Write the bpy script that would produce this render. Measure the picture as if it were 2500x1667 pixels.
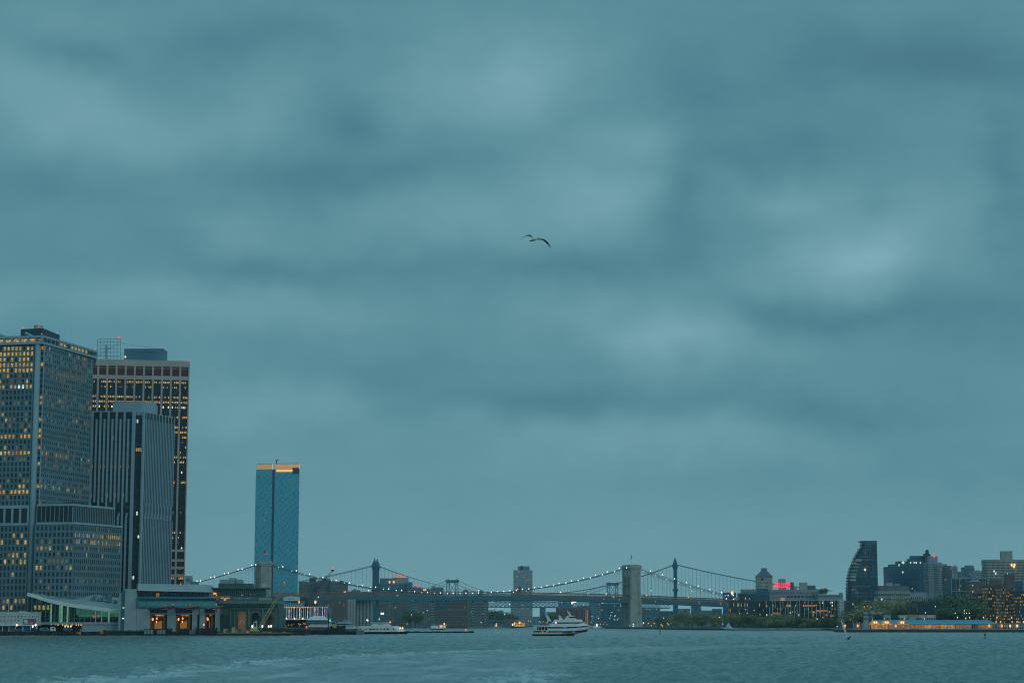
import bpy, math, random
import numpy as np
from mathutils import Vector, Matrix
random.seed(7)
HAZE = 1/28000
R = math.radians
# ------------------------------------------------------------------ scene, camera, light
sc = bpy.context.scene
for o in list(bpy.data.objects): bpy.data.objects.remove(o)
COL = sc.collection
F = 4861.0; YH = 1522.4; CZ = 6.0                 # focal length in photo pixels, horizon row, eye height
PIT = math.atan((YH-833.5)/F); SP, CP = math.sin(PIT), math.cos(PIT)
cd = bpy.data.cameras.new('camera'); cam = bpy.data.objects.new('camera', cd); COL.objects.link(cam)
cam.location = (0, 0, CZ); cam.rotation_euler = (R(90)+PIT, 0, 0)
cd.sensor_width = 36; cd.lens = F/2500*36; cd.clip_start = 1; cd.clip_end = 40000
sc.camera = cam
sc.render.engine = 'CYCLES'; sc.render.resolution_x = 1024; sc.render.resolution_y = 682
sc.view_settings.view_transform = 'Standard'; sc.view_settings.look = 'None'
sc.view_settings.exposure = 0.0; sc.view_settings.gamma = 1.0
sc.cycles.filter_width = 1.1; sc.cycles.volume_bounces = 1; sc.cycles.max_bounces = 5

def s2l(c): return tuple(((x/255.0)/12.92 if x/255.0 <= .04045 else ((x/255.0+.055)/1.055)**2.4) for x in c)

w = bpy.data.worlds.new('World'); sc.world = w; w.use_nodes = True
nt = w.node_tree; nt.nodes.clear(); N = nt.nodes; L = nt.links
def nd(t, **k):
    n = N.new(t)
    for a, b in k.items(): setattr(n, a, b)
    return n
def wmath(op, a, b=None, c=None):
    n = nd('ShaderNodeMath', operation=op)
    for i, v in enumerate((a, b, c)):
        if v is None: continue
        if isinstance(v, (int, float)): n.inputs[i].default_value = v
        else: L.new(v, n.inputs[i])
    return n.outputs[0]
def wvec(op, a, b):
    n = nd('ShaderNodeVectorMath', operation=op)
    for i, v in enumerate((a, b)):
        if isinstance(v, tuple): n.inputs[i].default_value = v
        else: L.new(v, n.inputs[i])
    return n.outputs['Value'] if op == 'DOT_PRODUCT' else n.outputs[0]
tc = nd('ShaderNodeTexCoord'); sep = nd('ShaderNodeSeparateXYZ'); L.new(tc.outputs['Generated'], sep.inputs[0])
dx, dy, dz = sep.outputs
ady = wmath('MAXIMUM', wmath('ABSOLUTE', dy), .15)
uu = wmath('DIVIDE', dx, ady); vv = wmath('DIVIDE', dz, ady)
# cloud layer seen in perspective: flatter towards the horizon
zc = wmath('ADD', wmath('MAXIMUM', dz, 0.0), .16)
cl = nd('ShaderNodeCombineXYZ'); L.new(wmath('DIVIDE', dx, zc), cl.inputs[0]); L.new(wmath('DIVIDE', wmath('ABSOLUTE', dy), zc), cl.inputs[1])
def noise(scale, det, rough, seedz, vec=None):
    n = nd('ShaderNodeTexNoise'); n.inputs['Scale'].default_value = scale; n.inputs['Detail'].default_value = det; n.inputs['Roughness'].default_value = rough
    L.new(wvec('ADD', vec or cl.outputs[0], (seedz*3.1, seedz*1.7, seedz)), n.inputs['Vector']); return n
n1 = noise(1.5, 3, .5, 2.0); n2 = noise(4.5, 4, .5, 5.0)
uv = nd('ShaderNodeCombineXYZ'); L.new(uu, uv.inputs[0]); L.new(wmath('MULTIPLY', vv, 1.8), uv.inputs[1]); n3 = noise(10, 6, .6, 7.0, uv.outputs[0]); n4 = noise(34, 5, .6, 3.0, uv.outputs[0])
uv = nd('ShaderNodeCombineXYZ'); L.new(uu, uv.inputs[0]); L.new(vv, uv.inputs[1])
wn = nd('ShaderNodeTexNoise'); wn.inputs['Scale'].default_value = 11; wn.inputs['Detail'].default_value = 5; wn.inputs['Roughness'].default_value = .55; L.new(uv.outputs[0], wn.inputs['Vector'])
wd = wvec('MULTIPLY', wvec('SUBTRACT', wn.outputs['Color'], (.5, .5, .5)), (.085, .055, 0))
uvd = wvec('ADD', uv.outputs[0], wd)
BL = [(140,235,230,110,.50),(375,325,210,85,.36),(640,255,170,105,.40),(1165,190,220,130,.50),(205,45,200,60,.25),(560,560,190,70,.25),(1120,550,230,80,.35),(330,710,210,70,.30),(650,775,260,70,.36),(20,745,110,80,.25),
      (190,110,130,50,-.30),(650,70,250,60,-.30),(865,270,110,75,-.35),(820,425,350,60,-.36),(90,420,200,60,-.28),(370,590,120,60,-.18),(550,645,200,40,-.24),(880,665,300,42,-.24),
      (1310,200,150,110,.32),(1557,325,120,70,.38),(1436,470,160,95,.62),(1950,468,105,60,.45),(2105,600,190,82,.72),(1900,670,300,70,.30),(2300,500,170,90,.26),(1615,812,160,75,.60),(1436,765,200,60,.30),
      (1900,345,220,60,-.30),(2270,140,380,95,-.48),(1665,490,85,170,-.34),(1436,648,260,45,-.36),(2460,430,80,200,-.30),(1980,755,400,50,-.34),(2400,800,250,100,-.24),(1700,180,160,90,-.25),
      (690,1005,260,52,.36),(1594,1085,420,62,.42),(1820,850,250,55,.15),(1290,985,380,55,-.36),(940,925,260,60,-.20),(2050,1010,350,60,-.36),(2280,1130,300,80,-.22),(1250,880,300,40,-.12),(500,930,200,60,.10)]
def ang(px, py):                                   # picture direction -> tangent coordinates of the sky
    k = (833.5-py)/F; v = (k*CP+SP)/(CP-k*SP); return (px-1250)/F*(CP+v*SP), v
tot = None
for (bx_, by_, rx, ry, am) in BL:
    u0, v0 = ang(bx_, by_)
    d = wvec('MULTIPLY', wvec('SUBTRACT', uvd, (u0, v0, 0)), (F/rx, F/ry, 0))
    g = wmath('MULTIPLY', wmath('EXPONENT', wmath('MULTIPLY', wvec('DOT_PRODUCT', d, d), -1.0)), am)
    tot = g if tot is None else wmath('ADD', tot, g)
cloud = wmath('ADD', wmath('ADD', wmath('MULTIPLY', wmath('SUBTRACT', n4.outputs[0], .5), .28), wmath('ADD', wmath('MULTIPLY', wmath('SUBTRACT', n3.outputs[0], .5), .62), wmath('MULTIPLY', wmath('SUBTRACT', n1.outputs[0], .5), .18))), wmath('MULTIPLY', wmath('SUBTRACT', n2.outputs[0], .5), .22))
hz = wmath('EXPONENT', wmath('MULTIPLY', wmath('MAXIMUM', dz, 0.0), -19.0))      # pale even band near the horizon
fade = wmath('SUBTRACT', 1.0, wmath('MULTIPLY', hz, .6))
val = wmath('ADD', wmath('ADD', .525, wmath('MULTIPLY', wmath('MULTIPLY', wmath('ADD', tot, wmath('MULTIPLY', cloud, .9)), .44), fade)), wmath('MULTIPLY', hz, .38))
cr = nd('ShaderNodeValToRGB'); L.new(val, cr.inputs[0]); e = cr.color_ramp
e.elements[0].position = 0; e.elements[0].color = s2l((54, 98, 116))+(1,)
e.elements[1].position = 1; e.elements[1].color = s2l((138, 182, 192))+(1,)
for p_, c_ in ((.3, (72, 120, 137)), (.55, (92, 142, 155)), (.8, (114, 161, 171))):
    q = e.elements.new(p_); q.color = s2l(c_)+(1,)
bg = nd('ShaderNodeBackground'); L.new(cr.outputs[0], bg.inputs[0])
# overcast sky: brighter overhead than at the horizon
zen = nd('ShaderNodeMapRange'); zen.inputs[1].default_value = .34; zen.inputs[2].default_value = .85; zen.inputs[3].default_value = 1.0; zen.inputs[4].default_value = 1.7; L.new(dz, zen.inputs[0]); L.new(zen.outputs[0], bg.inputs['Strength'])
wo = nd('ShaderNodeOutputWorld'); L.new(bg.outputs[0], wo.inputs[0])

sd = bpy.data.lights.new('sun', 'SUN'); sd.energy = 0.36; sd.angle = R(20); sd.color = (.90, .96, 1)
so = bpy.data.objects.new('sun', sd); COL.objects.link(so); so.rotation_euler = (R(68), 0, R(42))

# ------------------------------------------------------------------ helpers
def V(x, y, z=0): return Vector((x, y, z))
def P(px, py, Y):                                  # photo pixel at distance Y -> world point
    k = (833.5-py)/F; zr = Y*(k*CP+SP)/(CP-k*SP)
    return V((px-1250)/F*(Y*CP+zr*SP), Y, zr+CZ)
def ZZ(py, Y): return P(1250, py, Y).z
def XX(px, Y, z=30): return (px-1250)/F*(Y*CP+(z-CZ)*SP)

def mat(name, rgb, rough=.8, var=.12, scale=.25, metal=0, emit=None, es=1.0, stretch=(1,1,1)):
    m = bpy.data.materials.new(name); m.use_nodes = True; n = m.node_tree.nodes; l = m.node_tree.links
    b = n['Principled BSDF']; b.inputs['Roughness'].default_value = rough; b.inputs['Metallic'].default_value = metal
    if emit:
        b.inputs['Base Color'].default_value = (.02, .02, .02, 1)
        b.inputs['Emission Color'].default_value = tuple(emit)+(1,); b.inputs['Emission Strength'].default_value = es
        if name.startswith('lit_'):                # rooms: lamps and furniture make every lit pane uneven
            g = n.new('ShaderNodeNewGeometry'); x = n.new('ShaderNodeTexNoise'); x.inputs['Scale'].default_value = 1.1; x.inputs['Detail'].default_value = 2; l.new(g.outputs['Position'], x.inputs['Vector'])
            r = n.new('ShaderNodeMapRange'); r.inputs[1].default_value = .36; r.inputs[2].default_value = .64; r.inputs[3].default_value = es*.35; r.inputs[4].default_value = es*1.45
            l.new(x.outputs[0], r.inputs[0]); l.new(r.outputs[0], b.inputs['Emission Strength'])
            y = n.new('ShaderNodeTexNoise'); y.inputs['Scale'].default_value = .23; l.new(g.outputs['Position'], y.inputs['Vector']); hs = n.new('ShaderNodeHueSaturation'); hs.inputs['Color'].default_value = tuple(emit)+(1,)
            q = n.new('ShaderNodeMapRange'); q.inputs[1].default_value = .35; q.inputs[2].default_value = .65; q.inputs[3].default_value = .85; q.inputs[4].default_value = 1.08; l.new(y.outputs[0], q.inputs[0]); l.new(q.outputs[0], hs.inputs['Saturation']); l.new(hs.outputs[0], b.inputs['Emission Color'])
        return m
    t = n.new('ShaderNodeTexCoord'); mp = n.new('ShaderNodeMapping'); mp.inputs['Scale'].default_value = stretch
    x = n.new('ShaderNodeTexNoise'); x.inputs['Scale'].default_value = scale; x.inputs['Detail'].default_value = 5
    l.new(t.outputs['Object'], mp.inputs[0]); l.new(mp.outputs[0], x.inputs['Vector'])
    r = n.new('ShaderNodeValToRGB'); r.color_ramp.elements[0].position = .3; r.color_ramp.elements[1].position = .7
    r.color_ramp.elements[0].color = tuple(c*(1-var) for c in rgb)+(1,); r.color_ramp.elements[1].color = tuple(min(1, c*(1+var)) for c in rgb)+(1,)
    l.new(x.outputs[0], r.inputs[0]); l.new(r.outputs[0], b.inputs['Base Color'])
    return m
M = {}
for nm, c, ro, va, s in [
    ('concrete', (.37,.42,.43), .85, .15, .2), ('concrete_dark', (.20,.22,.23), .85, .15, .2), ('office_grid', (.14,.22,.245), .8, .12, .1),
    ('office_light', (.30,.41,.45), .8, .1, .1), ('tan', (.52,.41,.36), .8, .1, .1), ('maroon', (.10,.035,.04), .7, .15, .3),
    ('rib', (.29,.41,.46), .7, .08, .1), ('white', (.75,.75,.72), .6, .08, .4), ('white_warm', (.56,.56,.51), .7, .12, .3),
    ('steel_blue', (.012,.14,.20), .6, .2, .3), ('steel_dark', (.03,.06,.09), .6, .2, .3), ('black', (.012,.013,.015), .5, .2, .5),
    ('brick', (.17,.125,.12), .9, .2, .3), ('brick_red', (.25,.12,.10), .9, .2, .3), ('brick_grey', (.17,.18,.19), .9, .18, .2),
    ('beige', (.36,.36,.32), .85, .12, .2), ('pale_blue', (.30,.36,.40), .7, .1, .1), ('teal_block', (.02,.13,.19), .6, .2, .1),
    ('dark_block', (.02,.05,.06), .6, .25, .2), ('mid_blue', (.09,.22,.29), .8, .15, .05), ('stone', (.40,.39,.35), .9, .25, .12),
    ('truss_tan', (.26,.15,.12), .8, .15, .2), ('wire', (.18,.20,.21), .6, .1, .2), ('wood_dark', (.035,.035,.035), .95, .4, .6),
    ('green_metal', (.07,.12,.11), .7, .2, .3), ('green_trim', (.16,.24,.22), .7, .15, .4), ('yellow', (.55,.38,.05), .6, .15, .5),
    ('crane_beige', (.50,.36,.18), .7, .15, .5), ('orange', (.60,.17,.05), .7, .1, .5), ('red', (.70,.07,.05), .6, .1, .5),
    ('blue_roof', (.03,.30,.50), .55, .1, .15), ('blue', (.02,.11,.33), .6, .1, .5), ('lavender', (.36,.36,.42), .85, .12, .2),
    ('slate', (.12,.14,.19), .7, .15, .3), ('asphalt', (.05,.05,.05), .95, .3, .1), ('bark', (.08,.055,.04), .95, .3, 2),
    ('interior', (.30,.16,.06), .8, .5, .3), ('bird_white', (.50,.50,.44), .8, .1, 8), ('hall_roof', (.34,.36,.36), .7, .1, .1),
    ('pink_stone', (.30,.20,.18), .9, .2, .2)]:
    M[nm] = mat(nm, c, ro, va, s)
for nm, c, ro in [('glass', (.010,.040,.055), .2), ('glass_blue', (.10,.48,.60), .18), ('glass_facade', (.008,.11,.19), .3), ('glass_blue_dark', (.008,.08,.15), .3),
                  ('glass_teal', (.02,.14,.15), .2), ('glass_black', (.005,.018,.026), .3), ('glass_grey', (.11,.19,.22), .25), ('glass_mid', (.035,.085,.10), .3)]:
    M[nm] = mat(nm, c, ro, .05 if nm in ('glass_blue','glass_facade') else .35, .35)
for nm, c, s in [('lit_orange', (1,.52,.10), .52), ('lit_pale', (1,.66,.20), .36), ('lit_white', (.85,1,.85), .85), ('lit_dim', (.75,.62,.32), .14),
                 ('lamp_white', (.92,1,.92), 1.6), ('lamp_warm', (1,.62,.25), 1.3), ('lamp_orange', (1,.40,.10), 1.2), ('lamp_red', (1,.08,.10), 1.1),
                 ('neon', (1,.012,.06), 1.7), ('lamp_green', (.1,1,.55), .8), ('lamp_blue', (.03,.22,1), 1.0), ('crown_gold', (1,.50,.12), 1.0),
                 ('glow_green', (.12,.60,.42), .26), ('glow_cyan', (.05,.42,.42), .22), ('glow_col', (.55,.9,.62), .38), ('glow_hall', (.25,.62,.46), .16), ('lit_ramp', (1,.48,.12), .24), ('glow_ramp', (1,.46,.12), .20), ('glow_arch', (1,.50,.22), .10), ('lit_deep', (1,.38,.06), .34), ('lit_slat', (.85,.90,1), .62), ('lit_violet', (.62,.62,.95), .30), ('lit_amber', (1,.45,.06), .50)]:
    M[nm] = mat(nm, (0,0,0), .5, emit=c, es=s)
def leafmat(name, a, b):
    m = bpy.data.materials.new(name); m.use_nodes = True; n = m.node_tree.nodes; l = m.node_tree.links
    bs = n['Principled BSDF']; bs.inputs['Roughness'].default_value = .8
    g = n.new('ShaderNodeNewGeometry'); oi = n.new('ShaderNodeObjectInfo'); r = n.new('ShaderNodeValToRGB')
    ad = n.new('ShaderNodeMath'); ad.operation = 'MULTIPLY_ADD'; ad.inputs[1].default_value = .6
    m2 = n.new('ShaderNodeMath'); m2.operation = 'MULTIPLY'; m2.inputs[1].default_value = .4
    l.new(oi.outputs['Random'], m2.inputs[0]); l.new(g.outputs['Random Per Island'], ad.inputs[0]); l.new(m2.outputs[0], ad.inputs[2])
    r.color_ramp.elements[0].color = a+(1,); r.color_ramp.elements[1].color = b+(1,)
    l.new(ad.outputs[0], r.inputs[0]); l.new(r.outputs[0], bs.inputs['Base Color']); return m
M['leaf'] = leafmat('leaf', (.13,.14,.06), (.40,.36,.16))
M['leaf_dark'] = leafmat('leaf_dark', (.04,.09,.045), (.15,.22,.10))
M['leaf_brown'] = leafmat('leaf_brown', (.07,.05,.045), (.13,.10,.08))
WM = ['glass', 'lit_orange', 'lit_pale', 'lit_white', 'lit_dim', 'lit_deep']

class MB:
    def __init__(s): s.v = []; s.f = []; s.m = []
    def face(s, pts, m=0):
        i = len(s.v); s.v += [tuple(p) for p in pts]; s.f.append(tuple(range(i, i+len(pts)))); s.m.append(m)
    def hexa(s, b, t, m=0):                        # loops of bottom and top points
        n = len(b); i = len(s.v); s.v += [tuple(p) for p in b]+[tuple(p) for p in t]
        s.f.append(tuple(range(i+n-1, i-1, -1))); s.f.append(tuple(range(i+n, i+2*n))); s.m += [m, m]
        for k in range(n):
            j = (k+1) % n; s.f.append((i+k, i+j, i+n+j, i+n+k)); s.m.append(m)
        return s
    def box(s, x0, x1, y0, y1, z0, z1, m=0):
        x0, x1 = min(x0, x1), max(x0, x1)
        q = [(x0,y0),(x1,y0),(x1,y1),(x0,y1)]
        return s.hexa([(a,b,z0) for a,b in q], [(a,b,z1) for a,b in q], m)
    def prism(s, poly, z0, z1, m=0): return s.hexa([(p[0],p[1],z0) for p in poly], [(p[0],p[1],z1) for p in poly], m)
    def ob(s, o, u, a0, a1, d0, d1, z0, z1, m=0):  # box along facade direction u; d = distance in FRONT of the facade plane
        n = V(u.y, -u.x); pt = lambda a, d: o+u*a+n*d
        q = [pt(a0,d1), pt(a1,d1), pt(a1,d0), pt(a0,d0)]
        return s.hexa([(p.x,p.y,z0) for p in q], [(p.x,p.y,z1) for p in q], m)
    def pb(s, px0, px1, pt, pb_, Y, D, m=0):       # box whose front face spans the given photo rectangle at distance Y
        z1, z0 = ZZ(pt, Y), ZZ(pb_, Y); zm = (z0+z1)/2
        return s.box(XX(px0, Y, zm), XX(px1, Y, zm), Y, Y+D, z0, z1, m)
    def bar(s, a, b, r, r2=None, n=4, m=0):
        a, b = Vector(a), Vector(b); d = (b-a).normalized(); r2 = r if r2 is None else r2
        up = V(0,0,1) if abs(d.z) < .9 else V(1,0,0); p = d.cross(up).normalized(); q = p.cross(d)
        ring = lambda c, rr: [c+(p*math.cos(t)+q*math.sin(t))*rr for t in [2*math.pi*(k+.5)/n for k in range(n)]]
        return s.hexa(ring(b, r2), ring(a, r), m)
    def cyl(s, x, y, r, z0, z1, n=12, m=0, r2=None):
        r2 = r if r2 is None else r2
        c = [(math.cos(2*math.pi*k/n), math.sin(2*math.pi*k/n)) for k in range(n)]
        return s.hexa([(x+r*a, y+r*b, z0) for a,b in c], [(x+r2*a, y+r2*b, z1) for a,b in c], m)
    def ell(s, c, rx, ry, rz, n=8, k=5, m=0):
        i = len(s.v); s.v.append((c[0], c[1], c[2]-rz))
        for j in range(1, k):
            t = -math.pi/2+math.pi*j/k
            for q in range(n):
                a = 2*math.pi*q/n; s.v.append((c[0]+rx*math.cos(t)*math.cos(a), c[1]+ry*math.cos(t)*math.sin(a), c[2]+rz*math.sin(t)))
        s.v.append((c[0], c[1], c[2]+rz)); T = len(s.v)-1
        for q in range(n):
            s.f.append((i, i+1+(q+1) % n, i+1+q)); s.m.append(m)
            s.f.append((T, T-n+q, T-n+(q+1) % n)); s.m.append(m)
            for j in range(k-2):
                a = i+1+j*n; s.f.append((a+q, a+(q+1) % n, a+n+(q+1) % n, a+n+q)); s.m.append(m)
        return s
    def loft(s, loops, ms, cap=True):
        n = len(loops[0]); i = len(s.v)
        for lp in loops: s.v += [tuple(p) for p in lp]
        for k in range(len(loops)-1):
            for j in range(n):
                a = i+k*n; s.f.append((a+j, a+(j+1) % n, a+n+(j+1) % n, a+n+j)); s.m.append(ms[k])
        if cap:
            s.f.append(tuple(range(i+n-1, i-1, -1))); s.m.append(ms[0]); a = i+(len(loops)-1)*n
            s.f.append(tuple(range(a, a+n))); s.m.append(ms[-1])
        return s
    def mesh(s, name, mats):
        me = bpy.data.meshes.new(name); me.from_pydata(s.v, [], s.f)
        for m in (mats if isinstance(mats, (list, tuple)) else [mats]): me.materials.append(M[m])
        me.polygons.foreach_set('material_index', s.m); me.update(); return me
    def build(s, name, mats, parent=None, smooth=False):
        me = s.mesh(name, mats)
        if smooth: me.polygons.foreach_set('use_smooth', [True]*len(me.polygons))
        o = bpy.data.objects.new(name, me); COL.objects.link(o)
        if parent:
            o.parent = parent; q = parent; loc = Vector((0,0,0))
            while q: loc += q.location; q = q.parent if q.parent and q.type == 'EMPTY' else None
            if parent.type == 'EMPTY': o.location = -parent.location
        return o
def tag(o, label=None, cat=None, group=None, kind=None):
    if label: o['label'] = label
    if cat: o['category'] = cat
    if group: o['group'] = group
    if kind: o['kind'] = kind
    return o
def thing(name, label, cat, loc=(0,0,0), group=None):
    o = bpy.data.objects.new(name, None); o.empty_display_size = 1; COL.objects.link(o); o.location = Vector(loc); o['wl'] = 0
    del o['wl']; WINS[o.name] = []; return tag(o, label, cat, group)
WINS = {}
def copy_thing(root, loc, rz=0, sc_=1, label=None, group=None):
    r = root.copy(); COL.objects.link(r); r.location = loc; r.rotation_euler = (0,0,rz); r.scale = (sc_,)*3 if not isinstance(sc_, tuple) else sc_
    if label: r['label'] = label
    if group: r['group'] = group
    for ch in root.children:
        c = ch.copy(); COL.objects.link(c); c.parent = r
        for g in ch.children:
            d = g.copy(); COL.objects.link(d); d.parent = c
    return r
def multi(root, name, items, mats, cap=100):       # items: list of functions that draw one piece; the first `cap` are objects of their own
    for f_ in items[:cap]:
        mb = MB(); f_(mb); mb.build(name, mats, root)
    if len(items) > cap:
        mb = MB()
        for f_ in items[cap:]: f_(mb)
        mb.build(name, mats, root)['kind'] = 'stuff'
# windows ------------------------------------------------------------
def facade(root, o, u, W, z0, z1, nc, nr, fw=.6, fh=.6, lit=.03, glass='glass', off=.06, grid=None, pr=(.35,.28), keep=None, edge=True):
    cw, ch = W/nc, (z1-z0)/nr; n = V(u.y, -u.x)
    for r in range(nr):
        for c in range(nc):
            if keep and not keep(c, r): continue
            m = lit(c, r) if callable(lit) else (random.choice((1,2,2,3,4,4)) if random.random() < lit else 0)
            g = (glass if glass != 'glass' else random.choice(('glass','glass','glass','glass_mid'))) if m == 0 else WM[m]
            a = o+u*(c*cw+cw*(1-fw)/2)+n*off; b = a+u*cw*fw
            zb = z0+r*ch+ch*(1-fh)/2
            WINS[root.name].append((a, b, zb, zb+ch*fh, g))
    if grid:
        mb = MB(); bw = cw*(1-fw)/2; bh = ch*(1-fh)/2
        for c in range(nc+1):
            mb.ob(o, u, c*cw-bw, c*cw+bw, .02, pr[0], z0, z1)
        for r in range(nr+1):
            mb.ob(o, u, -bw, W+bw, .02, pr[1], max(z0, z0+r*ch-bh), min(z1, z0+r*ch+bh))
        mb.build('facade_grid', grid, root)
def flush(root, cap=100):
    ws = WINS[root.name]
    def area(w_):
        a, b, z0, z1, g = w_; v = V(a.x, a.y).normalized(); e_ = b-a; n = V(e_.y, -e_.x)
        px = 1250+a.x/a.y*F
        if px < -5 or px > 2505: return 0
        return abs(n.dot(v))*(z1-z0)/(a.y**2)*(1 if n.dot(v) < 0 else 0)*(1.2 if g.startswith('lit') else 1)
    ws.sort(key=area, reverse=True)
    cache = {}
    for a, b, z0, z1, g in ws[:cap]:
        e_ = b-a; key = (round(e_.x,3), round(e_.y,3), round(z1-z0,3), g)
        if key not in cache:
            mb = MB(); mb.face([(0,0,0), (e_.x,e_.y,0), (e_.x,e_.y,z1-z0), (0,0,z1-z0)]); cache[key] = mb.mesh('window', g)
        o = bpy.data.objects.new('window', cache[key]); COL.objects.link(o); o.parent = root
        o.location = V(a.x, a.y, z0)-root.location
    if len(ws) > cap:
        gs = sorted(set(w_[4] for w_ in ws[cap:])); mb = MB()
        for a, b, z0, z1, g in ws[cap:]:
            mb.face([(a.x,a.y,z0), (b.x,b.y,z0), (b.x,b.y,z1), (a.x,a.y,z1)], gs.index(g))
        mb.build('window', gs, root)['kind'] = 'stuff'
def hexpts(px0, px1, Y, a, z):                     # left corner at px0, front width so that the right corner falls at px1
    k0 = (px0-1250)/F; k1 = (px1-1250)/F; e_ = (z-CZ)*SP
    x0 = k0*(Y*CP+e_); u = V(math.cos(a), math.sin(a))
    wd_ = (k1*(Y*CP+e_)-x0)/(u.x-k1*u.y*CP)
    return V(x0, Y), u, wd_
def block(name, label, cat, px0, px1, pt, Y, D, m, nc=0, nr=0, a=0, zb=1.9, fw=.5, fh=.5, lit=.03, glass='glass', tops=(), grid=None, side=True, wz=None, group=None, fl=True, toffs=.8):
    zt = ZZ(pt, Y); a = R(a); o, u, W_ = hexpts(px0, px1, Y, a, zt*.95)
    back = V(-u.y, u.x)
    root = thing(name, label, cat, (o.x+u.x*W_/2, o.y+u.y*W_/2, zb), group)
    mb = MB(); mb.ob(o, u, 0, W_, -D, 0, zb, zt-.0)
    t = .35
    mb.ob(o, u, 0, W_, -t, .12, zt+.01, zt+toffs); mb.ob(o, u, 0, W_, -D, -D+t, zt+.01, zt+toffs)
    mb.ob(o, u, -.1, t, -D+t+.01, -t-.01, zt+.01, zt+toffs); mb.ob(o, u, W_-t, W_+.1, -D+t+.01, -t-.01, zt+.01, zt+toffs)
    mb.build('wall', m, root)
    z0 = wz[0] if wz else zb+1; z1 = wz[1] if wz else zt-1
    if nc:
        facade(root, o, u, W_, z0, z1, nc, nr, fw, fh, lit, glass, grid=grid)
        if side:
            ns = max(1, round(nc*D/W_))
            if o.x > 0: facade(root, o+back*D, -back, D, z0, z1, ns, nr, fw, fh, lit, glass)
            else: facade(root, o+u*W_, back, D, z0, z1, ns, nr, fw, fh, lit, glass)
    for tp in tops:
        q0, q1, qt, ins = tp[:4]; mm = tp[4] if len(tp) > 4 else m
        Yp = Y+ins+abs(u.y)*W_*.5; z1_ = ZZ(qt, Yp); mb = MB(); dd = min(D*.6, max(3, (q1-q0)/F*Y*.8))
        x0, x1 = XX(q0, Yp, z1_), XX(q1, Yp, z1_)
        mb.box(x0, x1, Yp, Yp+dd, zt-.3, z1_); mb.box(x0-.15, x1+.15, Yp-.15, Yp+dd+.15, z1_+.01, z1_+.35)
        mb.build('penthouse', mm, root)
    if fl: flush(root)
    return root, o, u, W_, zt
def lampball(mb, p, r, m=0): mb.ell(p, r, r, r*1.5, 6, 4, m)
# ------------------------------------------------------------------ setting
def plane_struct(name, poly, z0, z1, m):
    mb = MB(); mb.prism(poly, z0, z1); return tag(mb.build(name, m), kind='structure')
plane_struct('ground', [(-9000,1058),(-157,1058),(-157,1085),(-118,1110),(-104,1165),(-112,1300),(-165,1700),(-240,2300),(-200,3000),(-120,3700),(60,4050),(140,4400),(140,11000),(-9000,11000)], -2, 1.9, 'asphalt')
plane_struct('ground', [(150,2740),(128,2690),(120,2640),(150,2560),(176,2100),(182,1950),(240,1935),(300,1900),(240,1480),(236,1460),(9000,1460),(9000,11000),(170,11000),(170,4400)], -2, 1.7, 'asphalt')
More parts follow.
